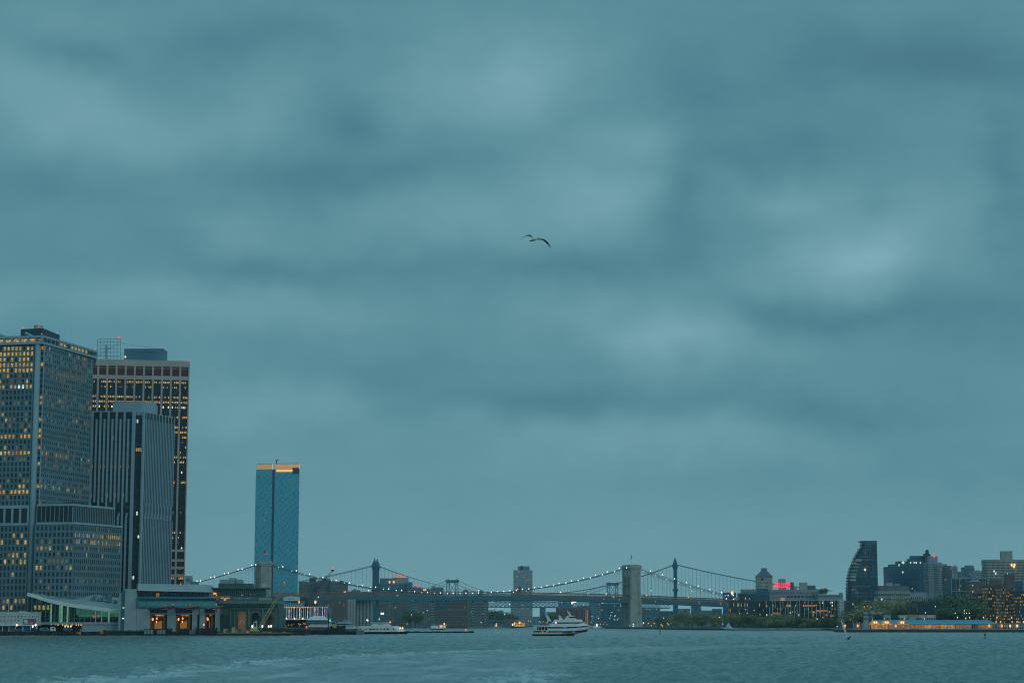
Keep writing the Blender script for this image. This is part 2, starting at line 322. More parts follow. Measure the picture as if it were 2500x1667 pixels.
# water: one fan-shaped sheet whose near part carries real waves
def water():
    rows = [120.0]
    while rows[-1] < 1500: rows.append(rows[-1]*1.0021)
    while rows[-1] < 11500: rows.append(rows[-1]*1.03)
    Yv = np.array(rows); us = np.linspace(-.36, .36, 640)
    YY, UU = np.meshgrid(Yv, us, indexing='ij'); X = UU*YY
    rng = np.random.RandomState(3); Z = np.zeros_like(X); S = YY*.0021*2.6
    lu = np.array([220,284,341,376,419,481,534,588,640]); lx = np.array([-45,-44,-38.6,-30,-21.5,5,38,79,130])
    ru = np.array([202,248,353,419,489,554,620]); rx = np.array([1.7,2,11,26,50,85,140])
    wob = 2.2*np.sin(YY*.11)+1.6*np.sin(YY*.27+1)+1.2*np.sin(YY*.63+2)
    xl = np.interp(YY, lu, lx)+wob; xr = np.interp(YY, ru, rx)+wob*.8
    sm = lambda t: np.clip(t, 0, 1)**2*(3-2*np.clip(t, 0, 1))
    inside = sm((X-xl)/5+.3)*sm((xr-X)/14+.5)*sm((620-YY)/120)
    edge = np.exp(-((X-xl-1)/3.2)**2)*sm((560-YY)/150)+.75*np.exp(-((X-xr)/4.5)**2)*sm((330-YY)/120)
    for i in range(80):
        lam = .8*(7/.8)**rng.rand(); th = R(62)+rng.randn()*.65; k = 2*math.pi/lam
        am = .013*lam**.65*np.clip((lam-S*.55)/(S*.6+.01), 0, 1)
        ph = k*(X*math.cos(th)+YY*math.sin(th))+rng.rand()*6.28
        Z += am*(np.sin(ph)+.25*np.sin(2*ph+1.2))
    Z *= (1-.55*inside)*np.where(YY > 3000, 0, 1)
    Z += .05*edge*np.sin(X*3.1+YY*1.7)
    n, m_ = X.shape; co = np.stack([X, YY, Z], -1).reshape(-1, 3)
    idx = np.arange(n*m_).reshape(n, m_); q = np.stack([idx[:-1,:-1], idx[:-1,1:], idx[1:,1:], idx[1:,:-1]], -1).reshape(-1, 4)
    me = bpy.data.meshes.new('water'); me.vertices.add(n*m_); me.vertices.foreach_set('co', co.ravel().astype(np.float32))
    me.loops.add(q.size); me.loops.foreach_set('vertex_index', q.ravel().astype(np.int32)); me.polygons.add(len(q))
    me.polygons.foreach_set('loop_start', np.arange(0, q.size, 4, dtype=np.int32)); me.polygons.foreach_set('loop_total', np.full(len(q), 4, dtype=np.int32))
    me.polygons.foreach_set('use_smooth', np.ones(len(q), bool)); me.update()
    for nm, arr in (('wake', inside), ('foam', edge)):
        at = me.attributes.new(nm, 'FLOAT', 'POINT'); at.data.foreach_set('value', arr.ravel().astype(np.float32))
    o = bpy.data.objects.new('water', me); COL.objects.link(o); tag(o, kind='structure')
    m = bpy.data.materials.new('water'); m.use_nodes = True; n_ = m.node_tree.nodes; l = m.node_tree.links; b = n_['Principled BSDF']
    b.inputs['Roughness'].default_value = .22; b.inputs['IOR'].default_value = 1.33
    t = n_.new('ShaderNodeTexCoord')
    def nz(scale, st, det=4):
        mp = n_.new('ShaderNodeMapping'); mp.inputs['Scale'].default_value = st; x = n_.new('ShaderNodeTexNoise'); x.inputs['Scale'].default_value = scale; x.inputs['Detail'].default_value = det
        l.new(t.outputs['Object'], mp.inputs[0]); l.new(mp.outputs[0], x.inputs['Vector']); return x.outputs[0]
    def mth(op, a, b_):
        q_ = n_.new('ShaderNodeMath'); q_.operation = op
        for i, v in enumerate((a, b_)):
            if isinstance(v, (int, float)): q_.inputs[i].default_value = v
            else: l.new(v, q_.inputs[i])
        return q_.outputs[0]
    ak = n_.new('ShaderNodeAttribute'); ak.attribute_name = 'wake'; af = n_.new('ShaderNodeAttribute'); af.attribute_name = 'foam'
    fo = mth('MULTIPLY', af.outputs['Fac'], mth('MULTIPLY', mth('MAXIMUM', mth('SUBTRACT', nz(1.1, (1,.25,1), 6), .40), 0), 8))
    st = mth('MULTIPLY', ak.outputs['Fac'], mth('ADD', mth('MULTIPLY', mth('MAXIMUM', mth('SUBTRACT', nz(.16, (1,.22,1), 6), .44), 0), 3.0), .09))
    fa = mth('MINIMUM', mth('ADD', fo, st), 1.0)
    mx = n_.new('ShaderNodeMix'); mx.data_type = 'RGBA'; mx.inputs[6].default_value = (.135,.225,.225,1); mx.inputs[7].default_value = (.46,.54,.54,1)
    l.new(fa, mx.inputs[0]); l.new(mx.outputs[2], b.inputs['Base Color'])
    l.new(mth('ADD', mth('MULTIPLY', fa, .4), .22), b.inputs['Roughness'])
    bp = n_.new('ShaderNodeBump'); bp.inputs['Strength'].default_value = .5; bp.inputs['Distance'].default_value = .25
    l.new(nz(.9, (1,1,1), 5), bp.inputs['Height']); l.new(bp.outputs[0], b.inputs['Normal'])
    me.materials.append(m); M['water'] = m
    mb = MB(); mb.face([(-11500,-11500,-1.2),(11500,-11500,-1.2),(11500,11600,-1.2),(-11500,11600,-1.2)]); tag(mb.build('water', 'water'), kind='structure')
water()

# ------------------------------------------------------------------ left office tower with round corner column
def rowlit(rows, base=.02):
    def f_(c, r):
        if r in rows:
            pr_, ms = rows[r]
            return random.choice(ms) if random.random() < pr_ else 0
        return random.choice((2,4,4) if base > .045 else (4,)) if random.random() < base else 0
    return f_
def tower_grid():
    YA = 1100; z = lambda py: ZZ(py, YA)
    A1 = V(XX(83, YA, 152), YA); u1 = V(.982, -.19).normalized(); W1 = 24*2.33; O1 = A1-u1*W1
    S0 = V(XX(100, YA, 152), YA-.5); C2 = V(XX(109, YA, 152), YA-1.5); Q = V(XX(225, 1158, 152), 1158)
    u2 = (Q-C2).normalized(); W2 = (Q-C2).length; bk = V(-.19, .98)*50
    t = thing('office_tower', 'tall grey grid-windowed tower with round corner column at the far left edge', 'tower', (A1.x, A1.y, 1.9))
    zt = z(843); zp = z(1234)
    mb = MB(); mb.prism([O1, A1, A1+V(.3,3.5), S0+V(0,3), S0, C2, Q, Q+bk*.6, O1+bk], 1.9, zt); mb.build('wall', 'office_grid', t)
    nr = 29
    lw = {28:(.85,(2,1)),27:(1,(1,)),26:(.7,(1,)),25:(.9,(1,2)),24:(.9,(1,)),22:(.5,(2,4,1)),21:(.9,(3,2)),18:(.25,(4,)),15:(.5,(2,4)),14:(.3,(4,)),12:(.9,(1,2)),10:(.4,(4,2)),9:(1,(1,5)),8:(.2,(4,)),5:(.2,(4,)),4:(.3,(4,)),3:(.5,(1,)),2:(.7,(1,)),1:(.2,(4,))}
    facade(t, O1, u1, W1, zp, zt, 24, nr, .60, .66, rowlit(lw, .05), grid='office_grid', pr=(.6,.45))
    lr = {28:(.35,(2,4,4)),27:(.5,(4,)),26:(.5,(4,)),25:(.4,(4,)),24:(.75,(4,)),23:(.35,(4,)),20:(.4,(4,)),19:(.55,(2,4,4)),18:(.3,(4,)),16:(.5,(4,4,4,2)),15:(.35,(4,)),9:(.55,(4,2)),8:(.2,(4,)),7:(.35,(4,)),4:(.5,(4,)),3:(.55,(4,4,2)),2:(.15,(4,))}
    facade(t, C2, u2, W2, zp, zt, 25, nr, .56, .60, rowlit(lr, .04), grid='office_grid', pr=(.28,.2))
    us_ = (C2-S0).normalized(); facade(t, S0, us_, (C2-S0).length, zp, zt, 1, nr, .7, .6, lambda c, r: random.choice((1,2,5)) if random.random() < .42 else 0)
    mb = MB(); mb.cyl(XX(93, YA, 152), YA-.6, 1.65, 1.9, z(842), 20); mb.build('column', 'office_light', t, True)
    mb = MB()
    for q in (A1, C2): mb.cyl(q.x, q.y-.3, .32, 1.9, z(842), 6)
    mb.build('fin', 'office_light', t)
    # crown: slabs, posts and the lit top floor
    c0, c1 = z(841), z(820); n1_, n2_ = V(u1.y,-u1.x)*1.6, V(u2.y,-u2.x)*1.6
    Oc = O1+n1_; Cc = V(C2.x-.4, C2.y-1.6); Qc = Q+n2_+u2*2.5; ring = [Oc, Cc, Qc, Q+bk*.6+u2*2.5, O1+bk]
    mb = MB(); mb.prism(ring, c0, c0+1.3); mb.prism(ring, c1-1.2, c1)
    uc1 = (Cc-Oc).normalized(); Wc1 = (Cc-Oc).length; uc2 = (Qc-Cc).normalized(); Wc2 = (Qc-Cc).length
    for i in range(13): mb.ob(Oc, uc1, Wc1*i/13-.4, Wc1*i/13+.4, -1.4, -.02, c0+1.3, c1-1.2)
    for i in range(15): mb.ob(Cc, uc2, Wc2*i/14-.4, Wc2*i/14+.4, -1.4, -.02, c0+1.3, c1-1.2)
    mb.build('crown', 'office_light', t)
    mb = MB(); mb.prism([Oc-n1_*.9, Cc+V(.3,1.5), Qc-n2_*.9-u2*4, Q+bk*.6, O1+bk], c0+1.3, c1-1.2); mb.build('crown_core', 'glass', t)
    o_ = Oc-n1_*.9; facade(t, o_, uc1, Wc1, c0+1.3, c1-1.3, 13, 1, .72, .8, lambda c, r: 2 if c != 12 else 4)
    facade(t, Cc+V(.3,1.4), uc2, Wc2-4, c0+1.3, c1-1.3, 14, 1, .6, .7, lambda c, r: 2 if c in (4,5,7,8,9,10,11) else 0)
    mb = MB(); e0 = V(XX(50, 1112, 165), 1112); e1 = V(XX(104, 1108, 165), 1108); e2 = V(XX(145, 1135, 165), 1135)
    mb.prism([e0, e1, e2, e2+V(-4,14), e0+V(-2,20)], c1, ZZ(801, 1108)); mb.build('penthouse', 'steel_dark', t)
    mb = MB(); mb.cyl(XX(93, 1118, 168), 1118, 2.5, ZZ(801, 1108), ZZ(795, 1118), 14); mb.build('tank', 'tan', t)
    for q0_, q1_ in (((62,813,1107),(80,821,1105)),((-5,815,1106),(14,822,1106))):
        mb = MB(); mb.bar(P(*q0_), P(*q1_), .7, n=6); mb.build('roof_boom', 'office_light', t)
    for q in ((102,815,1104),(95,798,1112),(56,799,1110),(140,811,1133),(232,852,1158)):
        mb = MB(); lampball(mb, P(*q), .34); mb.build('warning_light', 'lamp_red', t)
    # podium
    A3 = V(XX(88, 1097, 50), 1096); B3 = V(XX(181, 1093, 50), 1092); D3 = V(XX(294, 1134, 50), 1134); u3 = (B3-A3).normalized(); u4 = (D3-B3).normalized()
    zl, zu = z(1281), z(1236)
    mb = MB(); mb.prism([A3, B3, D3, D3+V(-20,15), A3+V(0,25)], 1.9, zl); A4 = A3+V(0,1.2); B4 = B3+V(-1.3,1.2); D4 = D3+V(-3.6,-3)
    mb.prism([A4, B4, D4, D4+V(-20,15), A4+V(0,25)], zl, zu); mb.build('podium_wall', 'office_grid', t)
    mb = MB(); mb.prism([A3+V(0,-.8), B3+V(.5,-.9), D3+V(1,-.2), D3+V(-20,16), A3+V(0,20)], zl, zl+1.1)
    mb.prism([A4+V(0,-.7), B4+V(.4,-.8), D4+V(.8,-.2), D4+V(-20,16), A4+V(0,20)], zu, zu+1.2); mb.build('ledge', 'office_light', t)
    W3 = (B3-A3).length; W4 = (D3-B3).length
    lp = {13:(0,(0,)),12:(.15,(4,)),11:(.6,(2,4)),10:(.1,(4,)),9:(.5,(1,2,4)),8:(.75,(2,1,4)),5:(.1,(4,)),3:(.3,(4,)),2:(.4,(1,))}
    facade(t, A3, u3, W3, 6, zl-.3, 9, 15, .58, .64, rowlit(lp, .04), grid='office_grid', pr=(.6,.45))
    lq = {13:(.9,(2,2,4)),12:(.9,(2,4)),11:(.2,(4,)),10:(.25,(4,2)),6:(.3,(4,)),3:(.25,(4,))}
    facade(t, B3, u4, W4, 6, zl-.3, 24, 15, .56, .60, rowlit(lq, .03), grid='office_grid', pr=(.28,.2))
    facade(t, A4, (B4-A4).normalized(), (B4-A4).length, zl+1.3, zu-.2, 8, 1, .9, .98, 0, 'glass_black', grid='office_light', pr=(.3,.3))
    facade(t, B4, (D4-B4).normalized(), (D4-B4).length, zl+1.3, zu-.2, 24, 1, .85, .98, 0, 'glass_black', grid='office_light', pr=(.3,.3))
    n3 = V(u1.y, -u1.x)
    facade(t, O1+n3*.5, u1, W1, z(1276), z(1240), 12, 1, .76, .98, 0, 'glass_black', grid='office_light', pr=(.6,.5))
    mb = MB(); mb.ob(O1, u1, 0, W1+.6, 0, .9, z(1240)+.02, z(1233)); mb.ob(O1, u1, 0, W1+.6, 0, .9, z(1282), z(1276)-.02); mb.build('ledge', 'office_light', t)
    facade(t, O1, u1, W1, 6, z(1283), 24, 15, .60, .66, rowlit({14:(0,(0,)),13:(.3,(2,)),12:(.7,(2,1)),10:(.4,(4,2)),9:(.5,(1,2)),7:(.5,(1,2)),3:(.4,(2,4)),2:(.5,(2,))}, .05), grid='office_grid', pr=(.6,.45))
    mb = MB(); mb.pb(152,205,1226,1233,1112,8); mb.build('roof_plant', 'steel_dark', t)
    flush(t)
tower_grid()

# ------------------------------------------------------------------ tan tower behind
def tower_tan():
    Y = 1300; root, o, u, W_, zt = block('office_tower', 'tan framed tower with wide dark bays and many orange lit floors', 'tower', 150, 462, 878, Y, 38, 'tan', a=9, fl=False)
    n = V(u.y, -u.x); nb = 14; bw = W_/nb; z1, z2, z3 = zt-3.6, zt-9.6, zt-12.2
    zb = 3
    mb = MB(); mb.ob(o, u, 0, W_, 0, .05, zb, z3); mb.build('curtain_wall', 'glass_black', root)
    mb = MB()
    for i in range(nb+1): mb.ob(o, u, max(0, i*bw-.62), min(W_, i*bw+.62), .05, 1.0, zb, z1+.2)
    mb.ob(o, u, 0, W_, .02, 1.1, z1+.2, zt+.5); mb.ob(o, u, 0, W_, .05, .9, z3, z2)
    for k in (1339, 1363, 1381, 1400): mb.ob(o, u, 0, W_, .05, .8, ZZ(k+6, Y), ZZ(k, Y))
    mb.build('facade_frame', 'tan', root)
    mb = MB()
    for i in range(nb): mb.ob(o, u, i*bw+.63, (i+1)*bw-.63, .06, .3, z1-1.6, z1+.2)
    mb.build('louvre_band', 'brick_red', root)
    mb = MB()
    for i in range(nb): mb.ob(o, u, i*bw+.63, (i+1)*bw-.63, .06, .2, z2, z1-1.61)
    mb.build('louvre_band', 'maroon', root)
    fh = 3.3; nf = int((z3-zb)/fh)
    lit = {1:(.75,(1,2)),2:(.3,(2,4)),4:(.65,(1,2)),5:(.98,(1,1,2)),6:(.5,(1,3)),8:(.5,(1,)),10:(.45,(1,2)),11:(.75,(1,)),12:(.7,(1,)),13:(.2,(4,)),14:(.3,(2,)),15:(.6,(1,)),16:(.8,(1,)),17:(.7,(1,)),19:(.3,(3,)),21:(.9,(1,)),23:(.2,(4,)),27:(.3,(4,)),31:(.5,(2,)),32:(.5,(2,)),33:(.2,(4,)),38:(.6,(1,)),40:(.6,(1,)),41:(.4,(2,))}
    def lf(c, r):
        k = nf-r
        if k in lit: return random.choice(lit[k][1]) if random.random() < lit[k][0] else 0
        return 3 if random.random() < .012 else 0
    # four panes to a bay
    for i in range(nb): facade(root, o+u*(i*bw+.75)+n*.06, u, bw-1.5, z3-nf*fh, z3, 4, nf, .62, .42, lf)
    mb = MB()
    for r_ in range(nf): mb.ob(o, u, .2, W_-.2, .16, .26, z3-(r_+1)*fh-.25, z3-(r_+1)*fh+.1)
    mb.build('spandrel', 'steel_dark', root)
    Yp = Y+16; mb = MB(); mb.pb(303,399,851,884,Yp,15); mb.pb(335,380,857.5,859.5,Yp-.4,.3)
    mb.build('penthouse', 'mid_blue', root)
    mb = MB(); Yf = Y+10
    for i in range(8):
        x = 238+8*i; mb.bar(P(x,827,Yf), P(x,880,Yf), .14)
        if i % 2 == 0: mb.bar(P(x,827,Yf+9), P(x,880,Yf+9), .12); mb.bar(P(x,827,Yf), P(x,827,Yf+9), .1)
    for y in (827,835,843,851,860,869): mb.bar(P(238,y,Yf), P(294,y,Yf), .13)
    mb.bar(P(238,869,Yf), P(294,835,Yf), .1); mb.bar(P(259,842,Yf-1), P(259,880,Yf-1), .5); mb.bar(P(259,850.5,Yf-1), P(271,850.5,Yf-1), .4)
    mb.bar(P(294,838,Yf), P(395,852,Yf), .09)
    mb.build('antenna_frame', 'wire', root)
    for q in ((238,826.5),(293,823),(289,824.5),(461,882)):
        mb = MB(); lampball(mb, P(q[0],q[1]-1,Y-1 if q[0] > 400 else Yf), .36); mb.build('warning_light', 'lamp_red', root)
    mb = MB(); lampball(mb, P(306,871,Y+8), .55); mb.build('roof_lamp', 'lamp_warm', root)
    flush(root)
tower_tan()

# ------------------------------------------------------------------ ribbed tower
def tower_rib():
    Y = 1172; zt = ZZ(1003, Y); t = thing('office_tower', 'pale vertically ribbed tower with dark glass corner slot and stepped top', 'tower', (XX(330,Y,60), Y, 1.9))
    O = V(XX(196, Y, 122), Y); A = V(XX(323, Y, 122), Y); B = V(XX(331, Y, 122), Y); C = V(XX(349, Y, 122), Y+.5); Q = V(XX(425, 1209, 122), 1209)
    uf = V(1,0); Wf = (A-O).length; ur = (Q-C).normalized(); Wr = (Q-C).length
    mb = MB(); mb.prism([O, B, B+V(0,3), C+V(0,3.4), C, Q, Q+V(-25,20), O+V(0,40)], 1.9, zt-.6); mb.build('wall', 'glass_black', t)
    mb = MB(); mb.prism([B+V(.01,2.8), C+V(-.01,3.2), C+V(0,5), B+V(0,5)], zt-2.4, zt+.3)
    mb.ob(A, uf, 0, 2.0, 0, .9, 1.9, zt+.4); mb.ob(C, ur, -.9, .9, -.2, .75, 1.9, zt+.2)
    mb.build('corner_pier', 'rib', t)
    zg1, zg0 = ZZ(1226, Y), ZZ(1263, Y)
    sp = 2.36; mb = MB(); n_ = int(Wf/sp)
    for i in range(n_):
        a = Wf-(i+.55)*sp-.9
        if i % 2 == 1: mb.ob(O, uf, a-.55, a+.55, 0, .8, 1.9, zt)
        else:
            mb.ob(O, uf, a-.55, a+.55, 0, .7, zg1, zt-4.8); mb.ob(O, uf, a-.55, a+.55, 0, .7, 1.9, zg0)
            q = O+uf*a; mb.hexa([(q.x-.55,q.y-.7,zg0),(q.x+.55,q.y-.7,zg0),(q.x+.55,q.y,zg0),(q.x-.55,q.y,zg0)], [(q.x+.2,q.y-.7,zg0+2.6),(q.x+1.3,q.y-.7,zg0+2.6),(q.x+1.3,q.y,zg0+2.6),(q.x+.2,q.y,zg0+2.6)])
    nr_ = 20; rs = Wr/nr_
    w0, w1 = ZZ(1232, 1190), ZZ(1268, 1190)
    for i in range(nr_+1):
        a = i*rs; hi = zt+.2 if i % 2 == 0 else zt-4.5
        mb.ob(C, ur, a-.38, a+.38, 0, .26, 1.9, w1); mb.ob(C, ur, a-.38, a+.38, 0, .26, w0, hi)
        if i < nr_ and i % 2 == 0:
            K = 7; n = V(ur.y, -ur.x)
            for k in range(K):
                f0, f1 = k/K, (k+1)/K; g = lambda f_: math.sin(f_*math.pi)*1.25
                def L4(f_):
                    zz = w1+(w0-w1)*f_; p0 = C+ur*(a-.5+g(f_)); p1 = C+ur*(a+rs*1.15+g(f_)*.3)
                    return [(p0+n*.72).to_tuple()[:2]+(zz,), (p1+n*.2).to_tuple()[:2]+(zz,), (p1).to_tuple()[:2]+(zz,), (p0).to_tuple()[:2]+(zz,)]
                mb.hexa(L4(f0), L4(f1))
    mb.build('rib', 'rib', t)
    mb = MB(); mb.ob(C, ur, 0, Wr, .01, .12, w1, w0); mb.build('wave_band', 'slate', t)
    mb = MB(); nf = 32
    for k in range(nf):
        z_ = 4+k*(zt-6)/nf; mb.ob(O, uf, 0, Wf, .01, .06, z_, z_+.7); mb.ob(C, ur, 0, Wr, .01, .06, z_, z_+.7)
    mb.build('spandrel', 'steel_dark', t)
    mb = MB(); x0, x1 = XX(275,Y+6,130), XX(372,Y+6,130); zc_ = ZZ(979, Y+6)
    mb.prism([(x0,Y+6),(XX(345,Y+6,130),Y+6),(x1,Y+16),(x1-2,Y+34),(x0,Y+34)], zt-1, zc_); mb.build('penthouse', 'rib', t)
    mb = MB(); mb.prism([O+V(0,1), B+V(0,4), C+V(0,4), Q+V(-3,0), Q+V(-25,18), O+V(0,38)], zt-.59, zt+.1); mb.build('roof', 'rib', t)
    # windows between the ribs
    nfl = 36; hh = (zt-8)/nfl
    litr = {27:(.85,(2,4)),22:(.25,(2,)),19:(.3,(2,4)),17:(.3,(2,)),16:(.1,(4,)),32:(.4,(2,1)),31:(.2,(4,)),13:(.2,(4,)),8:(.12,(4,))}
    def lf(c, r): return (random.choice(litr[r][1]) if random.random() < litr[r][0] else 0) if r in litr else 0
    facade(t, O+V(Wf-.9-sp*n_,0), uf, sp*n_, 4, zt-4, n_, nfl, .5, .55, lf, off=.13)
    facade(t, B+V(0,3), (C+V(0,3.4)-B-V(0,3)).normalized(), (C-B).length, 4, zt-4, 4, nfl, .8, .6, lambda c, r: (2 if r == 31-1 else (3 if random.random() < .04 else 0)), off=.1)
    mb = MB()
    for k in range(6): q = B+V(0,3)+(C-B)*(k/5.0); mb.box(q.x-.07, q.x+.07, q.y-.25, q.y-.1, 3, zt-3)
    mb.build('mullion', 'steel_blue', t)
    flush(t)
tower_rib()

# ------------------------------------------------------------------ blue glass tower behind the bridge
def tower_blue():
    Y = 2950; t = thing('glass_tower', 'blue glass residential tower with a glowing gold crown behind the bridge tower', 'tower', (XX(676,Y), Y, 1.9))
    zt = ZZ(1145, Y); zc_ = ZZ(1132, Y); zs = ZZ(1157, Y)
    A = V(XX(624.5,Y,228), Y+4); B = V(XX(665,Y,228), Y); C = V(XX(671,Y,228), Y); D = V(XX(731.5,Y,228), Y-3)
    mb = MB(); mb.prism([A, B, B+V(0,4), C+V(0,4), C, D, D+V(-6,32), A+V(1,32), V(XX(620,Y,228), Y+26)], 1.9, zt); mb.build('wall', 'glass_blue', t)
    S0 = V(XX(620,Y,228), Y+26); us = (A-S0).normalized()
    u1 = (B-A).normalized(); u2 = (D-C).normalized(); W1, W2 = (B-A).length, (D-C).length
    mb = MB()
    for k in range(60): z_ = 4+k*(zs-4)/60; mb.ob(S0, us, 0, (A-S0).length, .02, .5, z_, z_+1.3)
    mb.build('balcony_slab', 'pale_blue', t)
    nr = 60
    def sc1(c, r): return 4 if random.random() < .09 else (2 if random.random() < .012 else 0)
    k1 = lambda c, r: ((c*2+r) % 5 == 0 and random.random() < .9) or random.random() < .03
    facade(t, A, u1, W1, 5, zs, 13, nr, .42, .7, sc1, 'glass_facade', keep=k1); facade(t, C, u2, W2, 5, zs, 19, nr, .42, .7, sc1, 'glass_facade', keep=k1)
    mb = MB()
    for k in range(nr+1): z_ = 5+k*(zs-5)/nr; mb.ob(A, u1, 0, W1, .02, .10, z_-.12, z_+.12); mb.ob(C, u2, 0, W2, .02, .10, z_-.12, z_+.12)
    for k in range(14): mb.ob(A, u1, W1*k/13-.08, W1*k/13+.08, .02, .14, 5, zt)
    for k in range(20): mb.ob(C, u2, W2*k/19-.08, W2*k/19+.08, .02, .14, 5, zt)
    mb.build('facade_grid', 'glass_blue', t)
    mb = MB(); mb.box(B.x+.02, C.x-.02, Y+1.5, Y+4, 1.9, zt-.3); mb.build('corner_slot', 'glass_blue_dark', t)
    mb = MB()
    for (o, u, W_, n) in ((A+V(.8,0),u1,W1-1.4,26),(C,u2,W2,36)):
        for k in range(n): mb.ob(o, u, W_*k/n, W_*k/n+W_/n*.55, -.6, -.1, zt, zc_)
        mb.ob(o, u, 0, W_, -.1, .25, zc_-.02, zc_+.7)
    mb.build('crown_screen', 'tan', t)
    mb = MB(); mb.ob(A+V(1,0), u1, 0, W1-1.6, -2, -1, zt, zc_-.3); mb.ob(C, u2, 0, W2, -2, -1, zt, zc_-.3); mb.ob(C, u2, 2, W2*.72, .16, .3, zt-4, zt-.5); mb.build('crown_light', 'crown_gold', t)
    mb = MB(); mb.ob(C, u2, W2*.72, W2*.995, .16, .7, ZZ(1156,Y), ZZ(1141.5,Y)); mb.build('sign_panel', 'steel_dark', t)
    mb = MB(); mb.ob(C, u2, W2*.76, W2*.95, .72, .8, ZZ(1144.6,Y), ZZ(1143.2,Y)); mb.build('sign_strip', 'lit_dim', t)
    q = P(675,1124,Y+10); mb = MB(); mb.bar((q.x,q.y,zc_-2), q, .7, n=6); mb.bar(q+V(-2,0,0), q+V(3,0,1), .8); mb.build('antenna_mast', 'steel_dark', t)
    flush(t)
tower_blue()
# ------------------------------------------------------------------ ferry terminal
def terminal_hall():
    Y = 1078; t = thing('ferry_hall', 'sloping-roofed glass ferry hall glowing green inside on the left quay', 'ferry terminal', (XX(180,Y,10), Y, 1.9))
    fr = [(67,1447),(90,1453.5),(112,1461),(140,1468),(175,1474.5),(215,1480),(255,1484.5),(291,1488.5)]
    bk = [(84,1446),(100,1446),(125,1446),(150,1446),(185,1447.2),(220,1449.5),(255,1453.5),(292,1459)]
    mb = MB(); F_ = [P(x,y,Y) for x,y in fr]; B_ = [P(x+1,y,Y+34) for x,y in bk]
    for i in range(len(F_)-1):
        a, b, c, d = F_[i], F_[i+1], B_[i+1], B_[i]; dn = V(0,0,-1.0)
        mb.hexa([a+dn, b+dn, c+dn, d+dn], [a, b, c, d])
    mb.build('roof', 'hall_roof', t)
    mb = MB()
    for i in range(len(F_)-1):
        a, b = F_[i], F_[i+1]; o = V(0,-.9,0); dn = V(0,0,-1.5)
        mb.hexa([a+o+dn, b+o+dn, b+dn, a+dn], [a+o, b+o, b+V(0,0,.25), a+V(0,0,.25)])
    mb.build('roof_edge', 'white', t)
    mb = MB()
    for (x, y, w_, h_) in ((176,1463,4,3),(182,1464,3,4),(197,1467,6,2),(205,1468,5,2.5),(222,1460,8,3),(228,1455,5,3),(238,1461,10,3),(250,1457,9,5),(262,1455,8,7),(258,1462,14,3),(277,1466,7,2)):
        q = P(x, y, Y+16); mb.box(q.x, q.x+w_*.22, Y+16, Y+19, q.z-1.2, q.z+h_*.18)
    mb.build('roof_plant', 'mid_blue', t)
    fl_ = ZZ(1518, Y)
    mb = MB(); q0 = XX(92,Y,8); q1 = XX(291,Y,8); mb.box(q0-5, q1+.6, Y-1.2, Y+30, fl_-1.2, fl_); mb.build('floor_slab', 'concrete', t)
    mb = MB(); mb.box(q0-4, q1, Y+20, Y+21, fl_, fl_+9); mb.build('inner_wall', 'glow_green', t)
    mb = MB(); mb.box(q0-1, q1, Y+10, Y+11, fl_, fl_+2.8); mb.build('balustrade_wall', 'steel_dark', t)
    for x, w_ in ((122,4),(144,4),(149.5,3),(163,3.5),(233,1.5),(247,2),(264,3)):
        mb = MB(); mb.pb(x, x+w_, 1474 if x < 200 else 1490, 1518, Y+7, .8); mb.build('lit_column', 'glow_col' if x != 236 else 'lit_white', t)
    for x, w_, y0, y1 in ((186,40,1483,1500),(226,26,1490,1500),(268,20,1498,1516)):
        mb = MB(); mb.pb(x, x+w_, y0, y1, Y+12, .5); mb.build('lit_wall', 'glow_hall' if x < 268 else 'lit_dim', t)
    # glass front: frames and panes
    gm = bpy.data.materials.new('hall_glass'); gm.use_nodes = True; nn = gm.node_tree.nodes; bs = nn['Principled BSDF']
    bs.inputs['Base Color'].default_value = (.25,.62,.52,1); bs.inputs['Transmission Weight'].default_value = 1; bs.inputs['Roughness'].default_value = .02; bs.inputs['IOR'].default_value = 1.02
    M['hall_glass'] = gm
    xs = [68,78,90,101,112,123,135,147,159,170,182,196,208,222,235,249,262,276,290]
    def ytop(x):
        for i in range(len(fr)-1):
            if fr[i][0] <= x <= fr[i+1][0]: return fr[i][1]+(fr[i+1][1]-fr[i][1])*(x-fr[i][0])/(fr[i+1][0]-fr[i][0])
        return fr[-1][1]
    for i in range(len(xs)-1):
        a, b = P(xs[i], ytop(xs[i])+6, Y+.3), P(xs[i+1], ytop(xs[i+1])+6, Y+.3)
        mb = MB(); mb.face([(a.x,Y+.3,fl_), (b.x,Y+.3,fl_), tuple(b), tuple(a)]); mb.build('glass_pane', 'hall_glass', t)
    mb = MB()
    for i, x in enumerate(xs):
        p = P(x, ytop(x)+5, Y); mb.box(p.x-.12, p.x+.12, Y-.1, Y+.25, fl_, p.z)
    for yy in (1500, 1509): a = P(118,yy,Y); b = P(290,yy,Y); mb.box(a.x, b.x, Y-.05, Y+.2, a.z-.08, a.z+.08)
    mb.build('glazing_frame', 'green_trim', t)
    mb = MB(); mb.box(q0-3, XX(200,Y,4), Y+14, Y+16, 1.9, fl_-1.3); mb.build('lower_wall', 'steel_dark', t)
    mb = MB(); mb.box(XX(200,Y,4), q1, Y-.6, Y+6, 1.9, fl_-1.21); mb.build('base_wall', 'concrete', t)
    for x, y in ((125,1523),(136,1523),(141.5,1524.5),(153,1524.5),(162,1524),(176,1524),(186,1524.5),(192,1524.5),(198,1524.5),(159,1528),(166,1528),(173,1528)):
        mb = MB(); lampball(mb, P(x,y,Y+2), .28 if y < 1527 else .42); mb.build('soffit_lamp', 'lamp_warm', t)
    mb = MB(); lampball(mb, P(229,1504,Y+6), .5); lampball(mb, P(240,1504,Y+6), .4); mb.build('red_sign', 'lamp_red', t)
